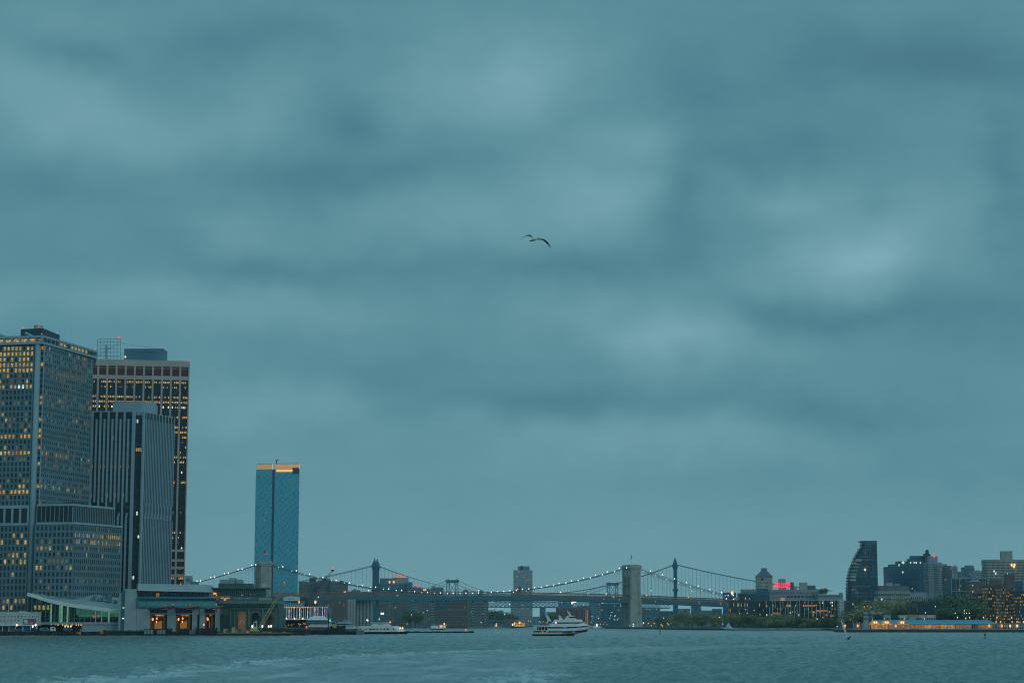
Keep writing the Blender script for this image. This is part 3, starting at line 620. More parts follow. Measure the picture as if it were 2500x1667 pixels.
    mb = MB(); mb.box(q1-.3, q1+.5, Y-.6, Y+30, fl_, ZZ(1489,Y)); mb.build('end_wall', 'concrete', t)
    t = thing('ferry_terminal_building', 'white-walled terminal building with overhanging roof and three dock bays lit orange', 'ferry terminal', (XX(430,Y,10), Y, 1.9))
    Y = 1070
    mb = MB(); mb.pb(304,333,1437,1541,Y,26); mb.pb(333,366,1480,1541,Y,26); mb.pb(290,296,1447,1541,Y+1,26)
    for a, b in ((408,429),(469,481),(487,500.5),(525,529)): mb.pb(a,b,1483,1541,Y,18)
    mb.pb(481,487,1483,1500,Y+.5,16)
    mb.build('wall', 'concrete', t)
    mb = MB(); mb.pb(296,304,1441,1541,Y+.5,20); mb.build('stair_glass', 'glass_teal', t)
    for y in (1483,1509):
        mb = MB(); mb.pb(298,303,y-1.5,y+1,Y+.3,.2); mb.build('stair_light', 'lit_white', t)
    mb = MB(); z0, z1 = ZZ(1441,Y), ZZ(1424,Y)
    xa, xb, xc, xd = XX(338,Y,24), XX(512,Y,24), XX(333,Y,24), XX(498,Y,24)
    mb.hexa([(xa,Y-2,z0-.1),(xb,Y-2,z0-.9),(xb,Y+30,z0-.9),(xa,Y+30,z0-.1)], [(xc-.4,Y+5,z1),(xd,Y+5,z1-.4),(xd,Y+28,z1-.4),(xc,Y+28,z1)])
    mb.build('roof', 'hall_roof', t)
    mb = MB(); mb.pb(340,513,1441.5,1457,Y+6,18); mb.pb(333,342,1428,1457,Y+8,10); mb.build('clerestory_wall', 'concrete_dark', t)
    o = V(XX(352,Y+6,20),Y+6); W_ = XX(512,Y+6,20)-o.x
    facade(t, o, V(1,0), W_, ZZ(1456.5,Y+6), ZZ(1446,Y+6), 17, 1, .8, .85, lambda c, r: 5 if c == 3 else 0, grid='concrete', pr=(.2,.15))
    mb = MB(); mb.pb(335,527,1456.6,1460,Y-2,24); mb.pb(335,527,1477.5,1482,Y-1.5,24); mb.pb(335,338,1460,1477.5,Y-1.6,22); mb.pb(355,357,1460,1477.5,Y-1.7,3); mb.build('gallery_beam', 'mid_blue', t)
    mb = MB(); mb.pb(338,526.5,1460,1467,Y-1.2,20); mb.build('gallery_louvre', 'glass_blue_dark', t)
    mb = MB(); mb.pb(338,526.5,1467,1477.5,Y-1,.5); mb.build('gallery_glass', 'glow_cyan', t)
    for a, b in ((395,406),(417,437),(458,466),(478,490),(500,503)):
        mb = MB(); mb.pb(a,b,1473,1476.5,Y-1.2,.15); mb.build('gallery_sign', 'lit_dim', t)
    mb = MB()
    for k in range(48):
        x = XX(338+188.5*k/47, Y-1.4, 18); mb.box(x-.05,x+.05,Y-1.5,Y-1.35,ZZ(1477,Y),ZZ(1460.4,Y))
    mb.build('gallery_mullion', 'glass_blue_dark', t)
    for i, (a, b) in enumerate(((366,408),(429,469),(500.5,525))):
        mb = MB(); mb.pb(a+.2,b-.2,1487,1496,Y+1,.6); mb.build('bay_header', 'glass_black', t)
        mb = MB(); mb.pb(a+.2,b-.2,1496,1499,Y+.6,.6); mb.build('bay_beam', 'concrete', t)
        mb = MB(); mb.pb(a+.2,b-.2,1499,1541,Y+15,.6)
        mb.pb(a+.2,a+1.2,1499,1541,Y+.5,14); mb.pb(b-9,b-4,1499,1541,Y+2,13); mb.build('bay_interior', 'interior', t)
        mb = MB(); x0, x1 = P(a+3,1510,Y+14.4), P(b-12,1510,Y+14.4); w_ = (b-a)
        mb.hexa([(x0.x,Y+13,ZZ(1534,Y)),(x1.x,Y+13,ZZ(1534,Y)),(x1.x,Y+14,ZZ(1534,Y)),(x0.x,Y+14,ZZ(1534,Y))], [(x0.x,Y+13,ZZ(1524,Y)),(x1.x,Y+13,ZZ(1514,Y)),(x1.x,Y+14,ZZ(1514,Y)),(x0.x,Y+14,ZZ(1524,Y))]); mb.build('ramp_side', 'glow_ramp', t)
        mb = MB(); mb.pb(a+4,b-5,1499.5,1503,Y+14,.4); mb.build('ceiling_light', 'lit_deep', t)
        for px, py, r_ in ((a+7,1511,.55),(a+17 if b < 520 else a+6,1509,.45),(a+16 if b < 520 else a-3,1517 if b < 520 else 1524,.35)):
            mb = MB(); lampball(mb, P(px,py,Y+3 if px > a else Y-2), r_, 0); mb.build('bay_lamp', 'lamp_orange' if py < 1515 else 'lamp_warm', t)
        mb = MB(); c0, c1 = P(a-1,1484,Y-.3), P(b+18 if b < 520 else 548,1481,Y-.3)
        mb.hexa([(c0.x,Y-6,c0.z-.6),(c1.x,Y-6,c1.z+.1),(c1.x,Y,c1.z-.2),(c0.x,Y,c0.z-1.3)], [(c0.x,Y-6,c0.z-.45),(c1.x,Y-6,c1.z+.55),(c1.x,Y,c1.z+.5),(c0.x,Y,c0.z-1.1)]); mb.build('canopy', 'steel_blue', t)
        mb = MB(); mb.hexa([(c0.x+3.2,Y-6.3,c0.z-.1),(c1.x,Y-6.3,c1.z+.15),(c1.x,Y-6.05,c1.z-.15),(c0.x+3.2,Y-6.05,c0.z-.3)], [(c0.x+3.2,Y-6.3,c0.z),(c1.x,Y-6.3,c1.z+.8),(c1.x,Y-6.05,c1.z+.8),(c0.x+3.2,Y-6.05,c0.z)]); mb.build('canopy_red_edge', 'red', t)  # red-coloured strip along the front edge of the canopy
    flush(t)
terminal_hall()

def low_office():
    Y = 1062; root, o, u, W_, zt = block('dock_office', 'low white dock office with round windows and a blue banner at the left edge', 'building', -30, 91, 1497, Y, 9, 'white_warm', fl=False, zb=5.2)
    cw = 1.9
    facade(root, o+u*.6, u, 26.0, ZZ(1520,Y), ZZ(1499,Y), 14, 2, .26, .30, lambda c, r: 2 if (r == 0 and c in (9,10)) else 0)
    for w_ in list(WINS[root.name]):
        pass
    mb = MB(); mb.pb(57,88,1510,1523,Y-.25,.2); mb.build('banner', 'blue', root)
    mb = MB(); mb.pb(59,63,1511.5,1521,Y-.3,.04); mb.pb(60.5,67,1512,1514.5,Y-.31,.04); mb.pb(64,67.5,1514,1521.5,Y-.32,.04); mb.pb(71,80,1519,1520.5,Y-.3,.04); mb.build('banner_mark', 'white', root)
    mb = MB(); mb.pb(68,72,1512,1521,Y-.3,.04); mb.pb(70,88,1518.5,1521.5,Y-.28,.02); mb.pb(83,87.5,1511,1519,Y-.3,.04); mb.pb(74,78,1514,1518,Y-.3,.04); mb.build('banner_mark', 'red', root)
    mb = MB()
    for x in (-8,5,21,37,55,73,89): mb.pb(x,x+1.6,1526,1541,Y+.2,.5)
    mb.pb(-30,91,1525,1527,Y-.6,1.4); mb.build('pillar', 'white', root)
    for a, b, m_ in ((8,19,'slate'),(24,36,'pale_blue'),(50,70,'blue_roof'),(75,88,'mid_blue')):
        mb = MB(); mb.pb(a,b,1529,1541,Y+3,1); mb.build('ground_floor_panel', m_, root)
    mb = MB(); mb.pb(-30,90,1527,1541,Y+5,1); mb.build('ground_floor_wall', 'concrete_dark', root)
    mb = MB(); mb.pb(46,61,1491.5,1496.8,Y+3,4); mb.build('roof_cabin', 'white_warm', root)
    mb = MB(); mb.pb(47,60,1492.5,1496,Y+2.9,.1); mb.build('cabin_window', 'lit_orange', root)
    mb = MB(); mb.bar(P(21,1497,Y+3), P(21,1462,Y+3), .15, .06); mb.build('mast', 'white', root)
    for x, y in ((41,1525),(87,1525),(80,1528.5)):
        mb = MB(); lampball(mb, P(x,y,Y-1.2), .42); mb.build('flood_lamp', 'lamp_white', root)
    flush(root)
low_office()

def arch_pts(xc, hw, zs, zt_, n=10):               # spring height zs, crown zt_
    return [(xc+hw*math.cos(math.pi*k/n), zs+(zt_-zs)*math.sin(math.pi*k/n)) for k in range(n+1)]
def maritime():
    Y = 1082; t = thing('maritime_building', 'dark green ornate ferry house with tall arches and glass rooftop floor', 'ferry terminal', (XX(602,Y,10), Y, 1.9))
    X = lambda p: XX(p, Y, 14)
    mb = MB(); mb.pb(529,578,1484,1541,Y+1,30); mb.box(X(578),X(678),Y+6,Y+40,1.9,ZZ(1484,Y)); mb.pb(529,678,1465,1484.5,Y+.8,30); mb.build('wall', 'green_metal', t)
    # front wall with arched openings
    z0, z1 = 3.0, ZZ(1486,Y)
    cs = [(590,9.5),(624,9.5),(656,9.5)]; hw = 2.15; zs, zc_ = ZZ(1504,Y), ZZ(1494,Y)
    mb = MB(); edges = [X(578)]+[v for c,_ in cs for v in (X(c)-hw, X(c)+hw)]+[X(678)]
    for i in range(0, len(edges), 2): mb.box(edges[i], edges[i+1], Y+.9, Y+1.6, z0, z1)
    for c,_ in cs:
        a = arch_pts(X(c), hw, zs, zc_)
        for k in range(len(a)-1):
            (xa,za),(xb,zb_) = a[k], a[k+1]
            mb.hexa([(xb,Y+.9,zb_),(xa,Y+.9,za),(xa,Y+1.6,za),(xb,Y+1.6,zb_)], [(xb,Y+.9,z1),(xa,Y+.9,z1),(xa,Y+1.6,z1),(xb,Y+1.6,z1)])
    mb.build('arcade_wall', 'green_metal', t)
    for j, (c,_) in enumerate(cs):
        mb = MB(); a = arch_pts(X(c), hw+.1, zs, zc_+.1, 12); b = arch_pts(X(c), hw+.75, zs, zc_+.8, 12)
        for k in range(12): mb.hexa([(a[k][0],Y+.6,a[k][1]),(b[k][0],Y+.6,b[k][1]),(b[k][0],Y+.88,b[k][1]),(a[k][0],Y+.88,a[k][1])], [(a[k+1][0],Y+.6,a[k+1][1]),(b[k+1][0],Y+.6,b[k+1][1]),(b[k+1][0],Y+.88,b[k+1][1]),(a[k+1][0],Y+.88,a[k+1][1])])
        mb.build('arch_moulding', 'green_trim', t)
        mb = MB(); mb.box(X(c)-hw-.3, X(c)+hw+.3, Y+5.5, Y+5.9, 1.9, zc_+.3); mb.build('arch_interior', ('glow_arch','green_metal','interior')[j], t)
        if j == 0:
            mb = MB(); a = arch_pts(X(c)+.1, 1.1, ZZ(1523,Y), ZZ(1515,Y), 8); b = arch_pts(X(c)+.1, 1.5, ZZ(1523,Y), ZZ(1513.5,Y), 8)
            for k in range(8): mb.hexa([(a[k][0],Y+2,a[k][1]),(b[k][0],Y+2,b[k][1]),(b[k][0],Y+2.2,b[k][1]),(a[k][0],Y+2.2,a[k][1])], [(a[k+1][0],Y+2,a[k+1][1]),(b[k+1][0],Y+2,b[k+1][1]),(b[k+1][0],Y+2.2,b[k+1][1]),(a[k+1][0],Y+2.2,a[k+1][1])])
            mb.build('inner_arch', 'white', t)
    for p in (562,572,606.5,608.5,640,642,671,674):
        mb = MB(); mb.pb(p-.9,p+.9,1484,1530,Y+.3,.8); mb.build('pilaster', 'green_trim', t)
    mb = MB(); mb.pb(528,679,1466.5,1472,Y-2.4,33); mb.pb(529,678,1472,1474.5,Y-1.4,30); mb.pb(562,678,1484,1486.5,Y+.1,.8); mb.build('cornice', 'green_trim', t)
    mb = MB()
    for p in range(530,679,4): mb.pb(p,p+1.3,1474.5,1481,Y-1.0,1.8)
    mb.build('cornice_bracket', 'green_trim', t)
    mb = MB()
    for p in range(530,679,2): mb.pb(p,p+.5,1457.5,1466,Y-1.5,.3)
    mb.pb(529,678,1456.3,1457.6,Y-1.6,.5); mb.build('balustrade', 'green_metal', t)
    mb = MB(); mb.pb(512,568,1454.5,1464,Y+4,.6); mb.build('terrace_wall', 'interior', t)
    for a, b in ((514,523),(525,536),(538,547),(549,561)):
        mb = MB(); mb.pb(a,b,1456,1461,Y+3.7,.2); mb.build('terrace_light', 'lit_orange', t)
    mb = MB(); mb.pb(516,528,1446,1450,Y+5.5,.3); mb.pb(527,530,1451,1453,Y+5.5,.3); mb.build('terrace_light', 'lamp_orange', t)
    mb = MB(); lampball(mb, P(549,1464,Y+2), .7); mb.build('terrace_light', 'lamp_orange', t)
    mb = MB(); mb.pb(512,652,1433.5,1437,Y+5,22); mb.build('roof_slab', 'green_metal', t)
    mb = MB(); mb.pb(516,650,1437,1456,Y+9,18); mb.build('upper_storey', 'glass_teal', t)
    mb = MB()
    for p in range(514,652,5): mb.pb(p,p+.7,1437,1456,Y+6,.4)
    mb.build('upper_post', 'green_trim', t)
    random.seed(11)
    for k in range(16):
        p = random.uniform(520,672); q = random.uniform(1440,1462)
        mb = MB(); mb.pb(p,p+random.uniform(1,3.2),q,q+random.uniform(1,2.2),Y+5.8,.2); mb.build('lit_pane', random.choice(['lit_dim','lit_pale','lit_deep','lit_dim']), t)
    mb = MB(); mb.pb(533,614,1424,1433.4,Y+12,12); mb.build('roof_room', 'green_metal', t)
    for a, b, c in ((536,558,1414),(558,574,1410.5),(577,590,1414)):
        mb = MB(); mb.pb(a,b,c,1424,Y+13,8); mb.build('roof_box', 'pale_blue', t)
    mb = MB(); mb.bar(P(522,1434,Y+10), P(522,1407,Y+10), .12, .05)
    for p in range(534,620,6): mb.bar(P(p,1424,Y+11), P(p,1426-5,Y+11), .07)
    mb.bar(P(534,1422,Y+11), P(618,1422,Y+11), .07); mb.build('roof_rail', 'wire', t)
    mb = MB(); mb.pb(534,563,1499,1535,Y+.7,.2); mb.build('side_shutter', 'dark_block', t)
    # planting and people-high clutter stays part of the quay clutter below
maritime()

# quay edge, fender racks, piles -------------------------------------
def piles(name, label, cat, px0, px1, ytop, Y, step, r, group=None, wall=True, ybase=None, m='wood_dark'):
    t = thing(name, label, cat, (XX((px0+px1)/2,Y,2), Y, 0), group); n = int((px1-px0)/step)
    def mk(x, h): return lambda mb: mb.cyl(x, Y+random.uniform(-.3,.3), r, -1, h, 7)
    it = [mk(XX(px0+(px1-px0)*i/max(1,n), Y, 2), ZZ(ytop+random.uniform(-1.5,1.5), Y)) for i in range(n+1)]
    multi(t, 'pile', it, m)
    if wall:
        mb = MB(); zt = ZZ(ytop+3, Y); x0, x1 = XX(px0,Y,2), XX(px1,Y,2)
        mb.box(x0,x1,Y+.5,Y+.9,-.5,zt*.75); mb.box(x0,x1,Y-.35,Y+.4,zt-.2,zt+.15); mb.box(x0,x1,Y-.35,Y+.4,zt*.5,zt*.5+.2); mb.build('crossbeam', m, t)
    return t
mb = MB(); mb.box(XX(-60,1054,1), XX(296,1054,1), 1051, 1060, -1, ZZ(1541,1054)); mb.box(XX(-60,1054,1), XX(296,1054,1), 1050.6, 1051, .6, 1.0)
random.seed(5)
for k in range(90):
    x = XX(-20+3.5*k, 1050, 1); mb.cyl(x, 1050.4, .22, -1, random.uniform(1.2, 2.4), 6)
tag(mb.build('quay_wall', 'wood_dark'), 'dark timber quay wall along the left waterfront', 'quay')
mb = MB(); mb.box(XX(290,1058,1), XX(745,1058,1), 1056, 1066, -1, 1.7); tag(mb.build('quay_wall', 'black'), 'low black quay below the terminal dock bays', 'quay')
for i, (a, b, yt, lab) in enumerate(((250,352,1538,'dark timber fender rack in front of the white terminal wall'),(352,378,1534,'short fender rack left of the first orange dock bay'),
        (398,420,1533,'fender rack beside the pier left of the second dock bay'),(436,462,1533,'fender rack in front of the second orange dock bay'),(478,530,1532,'fender rack in front of the third dock bay'))):
    piles('fender_rack', lab, 'fender rack', a, b, yt, 1052-i*.8, 2.2, .22, 'fender racks along the ferry slips')
for i, (a, b, lab) in enumerate(((383,404,'white float between the first two dock bays'),(461,477,'white float below the second dock bay'),(351,374,'white float below the first dock bay'))):
    t = thing('dock_float', lab, 'float', (XX((a+b)/2,1050,1),1050,0), 'white floats at the ferry slips'); mb = MB(); mb.pb(a,b,1537,1547,1050-i*.5,3); mb.build('deck', 'concrete', t)
    mb = MB()
    for k in range(4): q = a+(b-a)*k/3.0; mb.pb(q,q+1,1534,1549,1049.3-i*.5,.4)
    mb.build('post', 'black', t)
t = piles('pile_pier', 'dark piled pier right of the terminal carrying the crane barge end', 'pier', 640, 747, 1533, 1068, 2.6, .2); 
t = piles('pile_pier', 'long dark piled pier under the white tent roofs', 'pier', 747, 872, 1536, 1130, 2.4, .25)
mb = MB(); mb.box(XX(746,1130,3), XX(872,1130,3), 1130.5, 1150, ZZ(1535,1130)-.4, ZZ(1533.5,1130)); mb.build('deck', 'concrete_dark', t)
t = piles('pile_cluster', 'cluster of tall dark mooring piles with a yellow box beside the docked ferry', 'piles', 806, 842, 1527, 1126, 2.6, .4, wall=False)
mb = MB(); mb.pb(813,821,1525,1532,1124,2); mb.build('dock_box', 'yellow', t)
t = piles('pile_cluster', 'pale square mooring block at the stern of the docked ferry', 'piles', 872, 887, 1538, 1128, 3, .5, wall=False, m='concrete_dark')
mb = MB(); mb.box(XX(728,1140,4)+0, XX(738,1140,4), 1128, 1129, -1, .1); 
t = thing('tall_pile', 'tall black mooring pile standing beside the white tent roofs', 'pile', (XX(801.5,1122,3),1122,0)); mb = MB(); mb.cyl(XX(801.5,1122,5),1122,.30,-1,ZZ(1498,1122),10); mb.build('shaft','black',t); mb = MB(); mb.cyl(XX(801.5,1122,5),1122,.36,ZZ(1498,1122),ZZ(1496,1122),10,0,.12); mb.build('cap','black',t)

# breakwater with a red light
t = thing('breakwater', 'low dark floating breakwater with a red light right of the docked ferry', 'breakwater', (XX(1075,1352,0),1352,0)); mb = MB()
mb.box(XX(985,1352,1), XX(1146,1352,1), 1350, 1354, -.5, ZZ(1541.5,1352)); mb.box(XX(1146,1352,1), XX(1158,1352,1), 1349, 1355, -.5, ZZ(1540,1352)); mb.build('float', 'black', t)
random.seed(4); mb = MB()
for k in range(60): x = XX(986+2.8*k, 1350, 1); mb.cyl(x, 1349.7, .25, -.5, ZZ(random.uniform(1538.5,1541), 1350), 6)
mb.build('tyre_fender', 'wood_dark', t)
q = P(1137,1537,1350); mb = MB(); mb.bar((q.x,1350,1), q, .15); mb.build('post','black',t); mb = MB(); lampball(mb, q, .6); mb.build('beacon_lamp','lamp_red',t)

# quay clutter: vans, floats, barriers
def van(name, label, px, Y, L_, H, m, zb=1.9, group=None, cat='van'):
    x = XX(px, Y, 3); t = thing(name, label, cat, (x,Y,zb), group)
    mb = MB(); h = H
    mb.loft([[(x-L_/2,Y,zb+.4),(x+L_/2,Y,zb+.4),(x+L_/2,Y+2,zb+.4),(x-L_/2,Y+2,zb+.4)], [(x-L_/2,Y,zb+h*.55),(x+L_/2,Y,zb+h*.5),(x+L_/2,Y+2,zb+h*.5),(x-L_/2,Y+2,zb+h*.55)], [(x-L_/2+.1,Y+.15,zb+h),(x+L_/2-L_*.24,Y+.15,zb+h),(x+L_/2-L_*.24,Y+1.85,zb+h),(x-L_/2+.1,Y+1.85,zb+h)]], [0,0,0]); mb.build('body', m, t)
    for dx_ in (-L_*.32, L_*.3):
        mb = MB(); mb.bar((x+dx_,Y-.05,zb+.38), (x+dx_,Y+.25,zb+.38), .38, n=10); mb.build('wheel','black',t)
    mb = MB(); mb.box(x-L_*.1, x+L_*.3, Y-.02, Y+.1, zb+h*.55, zb+h*.82); mb.build('window','glass',t); return t
van('box_truck', 'small white box truck parked below the ferry hall', 128.5, 1056, 2.6, 2.6, 'white', cat='truck')
van('parked_van', 'dark blue van parked right of the white box truck', 165, 1057, 4.6, 2.1, 'steel_blue', group='vehicles on the left quay')
van('parked_van', 'pale blue van parked left of the white box truck', 108, 1057, 4.8, 2.2, 'mid_blue', group='vehicles on the left quay')
van('parked_car', 'dark car parked in front of the low dock office', 45, 1055, 4.4, 1.5, 'slate', group='vehicles on the left quay', cat='car')
van('parked_car', 'black car parked beneath the round-windowed office corner', 84, 1055, 4.4, 1.5, 'black', group='vehicles on the left quay', cat='car')
for i, (a, b, lab) in enumerate(((187,197,'orange safety barrier on the quay below the ferry hall'),(245,252,'orange dome-shaped cover on the quay below the ferry hall end'))):
    mb = MB(); mb.pb(a,b,1541,1546.5,1050.2,.5)
    if i: mb.ell(P(248.5,1541.5,1050.5), .8,.5,.8)
    tag(mb.build('safety_barrier','orange'), lab, 'barrier')
mb = MB(); mb.cyl(XX(195.5,1048,2),1048,.14,-.5,ZZ(1536,1048),8); mb.cyl(XX(195.5,1048,2),1048,.2,ZZ(1536,1048),ZZ(1535,1048),8); tag(mb.build('mooring_post','white'),'white mooring post standing in the water at the left quay','post')
t = thing('quay_railing', 'pale railing along the quay edge below the ferry hall', 'railing', (XX(270,1054,2),1054,1.9)); mb = MB()
for k in range(56): x = XX(200+2.9*k,1054,3); mb.box(x-.06,x+.06,1054,1054.1,1.7,3.0)
mb.build('baluster','concrete',t); mb = MB(); mb.box(XX(200,1054,3),XX(362,1054,3),1053.95,1054.15,3.0,3.15); mb.build('handrail','concrete',t)

# crane barge ---------------------------------------------------------
def lattice(mb, a, b, w0, w1, n, r=.09, rd=.06):
    a, b = Vector(a), Vector(b); d = (b-a).normalized(); s_ = V(0,1,0); q = d.cross(s_).normalized()
    def c(t_): ww = (w0+(w1-w0)*t_)/2; p = a.lerp(b, t_); return [p+q*ww+s_*ww, p-q*ww+s_*ww, p-q*ww-s_*ww, p+q*ww-s_*ww]
    R0 = c(0)
    for k in range(1, n+1):
        R1 = c(k/n)
        for i in range(4):
            mb.bar(R0[i], R1[i], r); mb.bar(R0[i], R1[(i+1) % 4], rd); mb.bar(R1[i], R1[(i+1) % 4], rd)
        R0 = R1
Yb = 1058
t = thing('work_barge', 'long low work barge loaded with gear carrying the yellow crane', 'barge', (XX(620,Yb,1),Yb-7,0)); mb = MB()
mb.box(XX(527,Yb-8,1), XX(713,Yb-8,1), Yb-9, Yb+1-4, -.5, ZZ(1545,Yb-8)); mb.build('hull','black',t)
mb = MB(); mb.box(XX(528,Yb-8,1), XX(712,Yb-8,1), Yb-8.8, Yb-4, ZZ(1544.9,Yb-8), ZZ(1543.6,Yb-8)); mb.build('deck','crane_beige',t)
random.seed(21); zdk = ZZ(1543.6, Yb-8)
specs = [(546,556,1534,'crane_beige'),(552,562,1538,'steel_dark'),(563,570,1535,'green_metal'),(566,574,1530,'crane_beige'),(576,580,1536,'yellow'),(580,590,1534,'green_metal'),(588,596,1537,'green_trim'),(593.5,596,1526,'orange'),(597,602,1537,'red'),(602,607,1540,'white'),(640,652,1540,'concrete_dark'),(655,664,1541,'crane_beige'),(690,697,1541,'yellow'),(668,676,1540,'steel_dark')]
for a, b, y, m_ in specs:
    z1 = ZZ(y, Yb-7); x0, x1 = XX(a,Yb-7,2), XX(b,Yb-7,2)
    mb = MB(); dd = random.uniform(1,2); y0_ = Yb-8.2+random.uniform(0,.8)
    mb.box(x0,x1,y0_,y0_+dd,zdk+.03,z1-.15); mb.box(x0-.05,x1+.05,y0_-.05,y0_+dd+.05,z1-.15,z1)
    mb.build('deck_gear', m_, t)
def crane():
    Y = Yb-6.5; t = thing('crawler_crane', 'yellow crawler crane with beige lattice boom standing on the work barge', 'crane', (XX(622,Y,3),Y,zdk))
    x0, x1 = XX(609,Y,3), XX(634,Y,3)
    for yy in (Y-.4, Y+1.4):
        mb = MB(); mb.hexa([(x0+.5,yy,zdk+.03),(x1-.5,yy,zdk+.03),(x1-.5,yy+.7,zdk+.03),(x0+.5,yy+.7,zdk+.03)], [(x0,yy,zdk+.7),(x1,yy,zdk+.7),(x1,yy+.7,zdk+.7),(x0,yy+.7,zdk+.7)]); mb.build('track','steel_dark',t)
    mb = MB(); mb.hexa([(x0,Y-.3,zdk+.72),(x1-.2,Y-.3,zdk+.72),(x1-.2,Y+2,zdk+.72),(x0,Y+2,zdk+.72)], [(x0+.3,Y-.3,zdk+2.2),(x1-1.4,Y-.3,zdk+1.9),(x1-1.4,Y+2,zdk+1.9),(x0+.3,Y+2,zdk+2.2)]); mb.build('machine_house','yellow',t)
    c0, c1 = XX(613,Y,4), XX(628,Y,4)
    mb = MB(); mb.hexa([(c0,Y-.2,zdk+2.2),(c1,Y-.2,zdk+2.0),(c1,Y+1.4,zdk+2.0),(c0,Y+1.4,zdk+2.2)], [(c0+1.6,Y-.2,ZZ(1517,Y)),(c1-.4,Y-.2,ZZ(1514,Y)),(c1-.4,Y+1.4,ZZ(1514,Y)),(c0+1.6,Y+1.4,ZZ(1517,Y))]); mb.build('cab','white_warm',t)
    mb = MB(); mb.box(c1-1.6,c1-.5,Y-.26,Y-.2,zdk+2.9,ZZ(1519,Y)); mb.build('cab_window','glass',t)
    mb = MB(); lattice(mb, P(634,1534,Y+.8), P(693,1430,Y+.8), 1.7, 1.0, 22, .12, .07); mb.build('boom','crane_beige',t)
    mb = MB(); mb.hexa([tuple(P(691,1432,Y+.4)),tuple(P(696,1432,Y+.4)),tuple(P(696,1432,Y+1.2)),tuple(P(691,1432,Y+1.2))], [tuple(P(694,1423,Y+.4)),tuple(P(698,1425,Y+.4)),tuple(P(698,1425,Y+1.2)),tuple(P(694,1423,Y+1.2))]); mb.build('boom_head','crane_beige',t)
    mb = MB(); mb.bar(P(620,1515,Y+.8), P(694,1424,Y+.8), .04); mb.bar(P(694.5,1430,Y+.8), P(694.5,1500,Y+.8), .03); mb.build('cable','wire',t)
    mb = MB(); lampball(mb, P(694.5,1422,Y+.8), .3); mb.build('tip_lamp','lamp_red',t)
    for x, y in ((616,1528),(640.5,1528),(656,1528.5),(662,1527.5)):
        tt = thing('flood_light', 'white work light on a post standing along the crane barge', 'lamp', (XX(x,Yb-5,4),Yb-5,zdk), 'work lights on the barge')
        p = P(x,y,Yb-8.4); mb = MB(); mb.bar((p.x,p.y,zdk+.05), p, .07); mb.build('pole','steel_dark',tt); mb = MB(); lampball(mb, p, .46); mb.build('lamp_head','lamp_white',tt)
crane()
def dark_crane():
    Y = 1160; t = thing('crawler_crane', 'dark lattice-boom crane rising beside the white striped building', 'crane', (XX(741,Y,4),Y,2))
    mb = MB(); a = ZZ(1476,Y); mb.pb(733,751,1462,1476,Y,4); mb.hexa([tuple(P(736,1462,Y)),tuple(P(749,1462,Y)),tuple(P(749,1462,Y+3)),tuple(P(736,1462,Y+3))],[tuple(P(739,1458,Y)),tuple(P(746,1458,Y)),tuple(P(746,1458,Y+3)),tuple(P(739,1458,Y+3))]); mb.build('machine_house','steel_dark',t)
    mb = MB(); mb.pb(739,746,1476,1532,Y+1,1.6); lattice(mb, P(742,1532,Y+1.5), P(742,1476,Y+1.5), 3.4, 3.0, 8, .14, .09); mb.build('pedestal','steel_dark',t)
    mb = MB(); lattice(mb, P(749,1468,Y+1.5), P(812,1392,Y+1.5), 1.5, .6, 13, .07, .045); mb.build('boom','steel_dark',t)
    mb = MB(); mb.bar(P(739,1459,Y+1.5), P(798,1411,Y+1.5), .08); mb.bar(P(792,1411,Y+1.5), P(806,1413,Y+1.5), .35); mb.pb(809,815,1390,1394,Y+1,1.2); mb.build('boom_head','black',t)
    mb = MB(); lampball(mb, P(813.5,1387,Y+1.5), .5); mb.build('tip_lamp','lamp_red',t)
dark_crane()

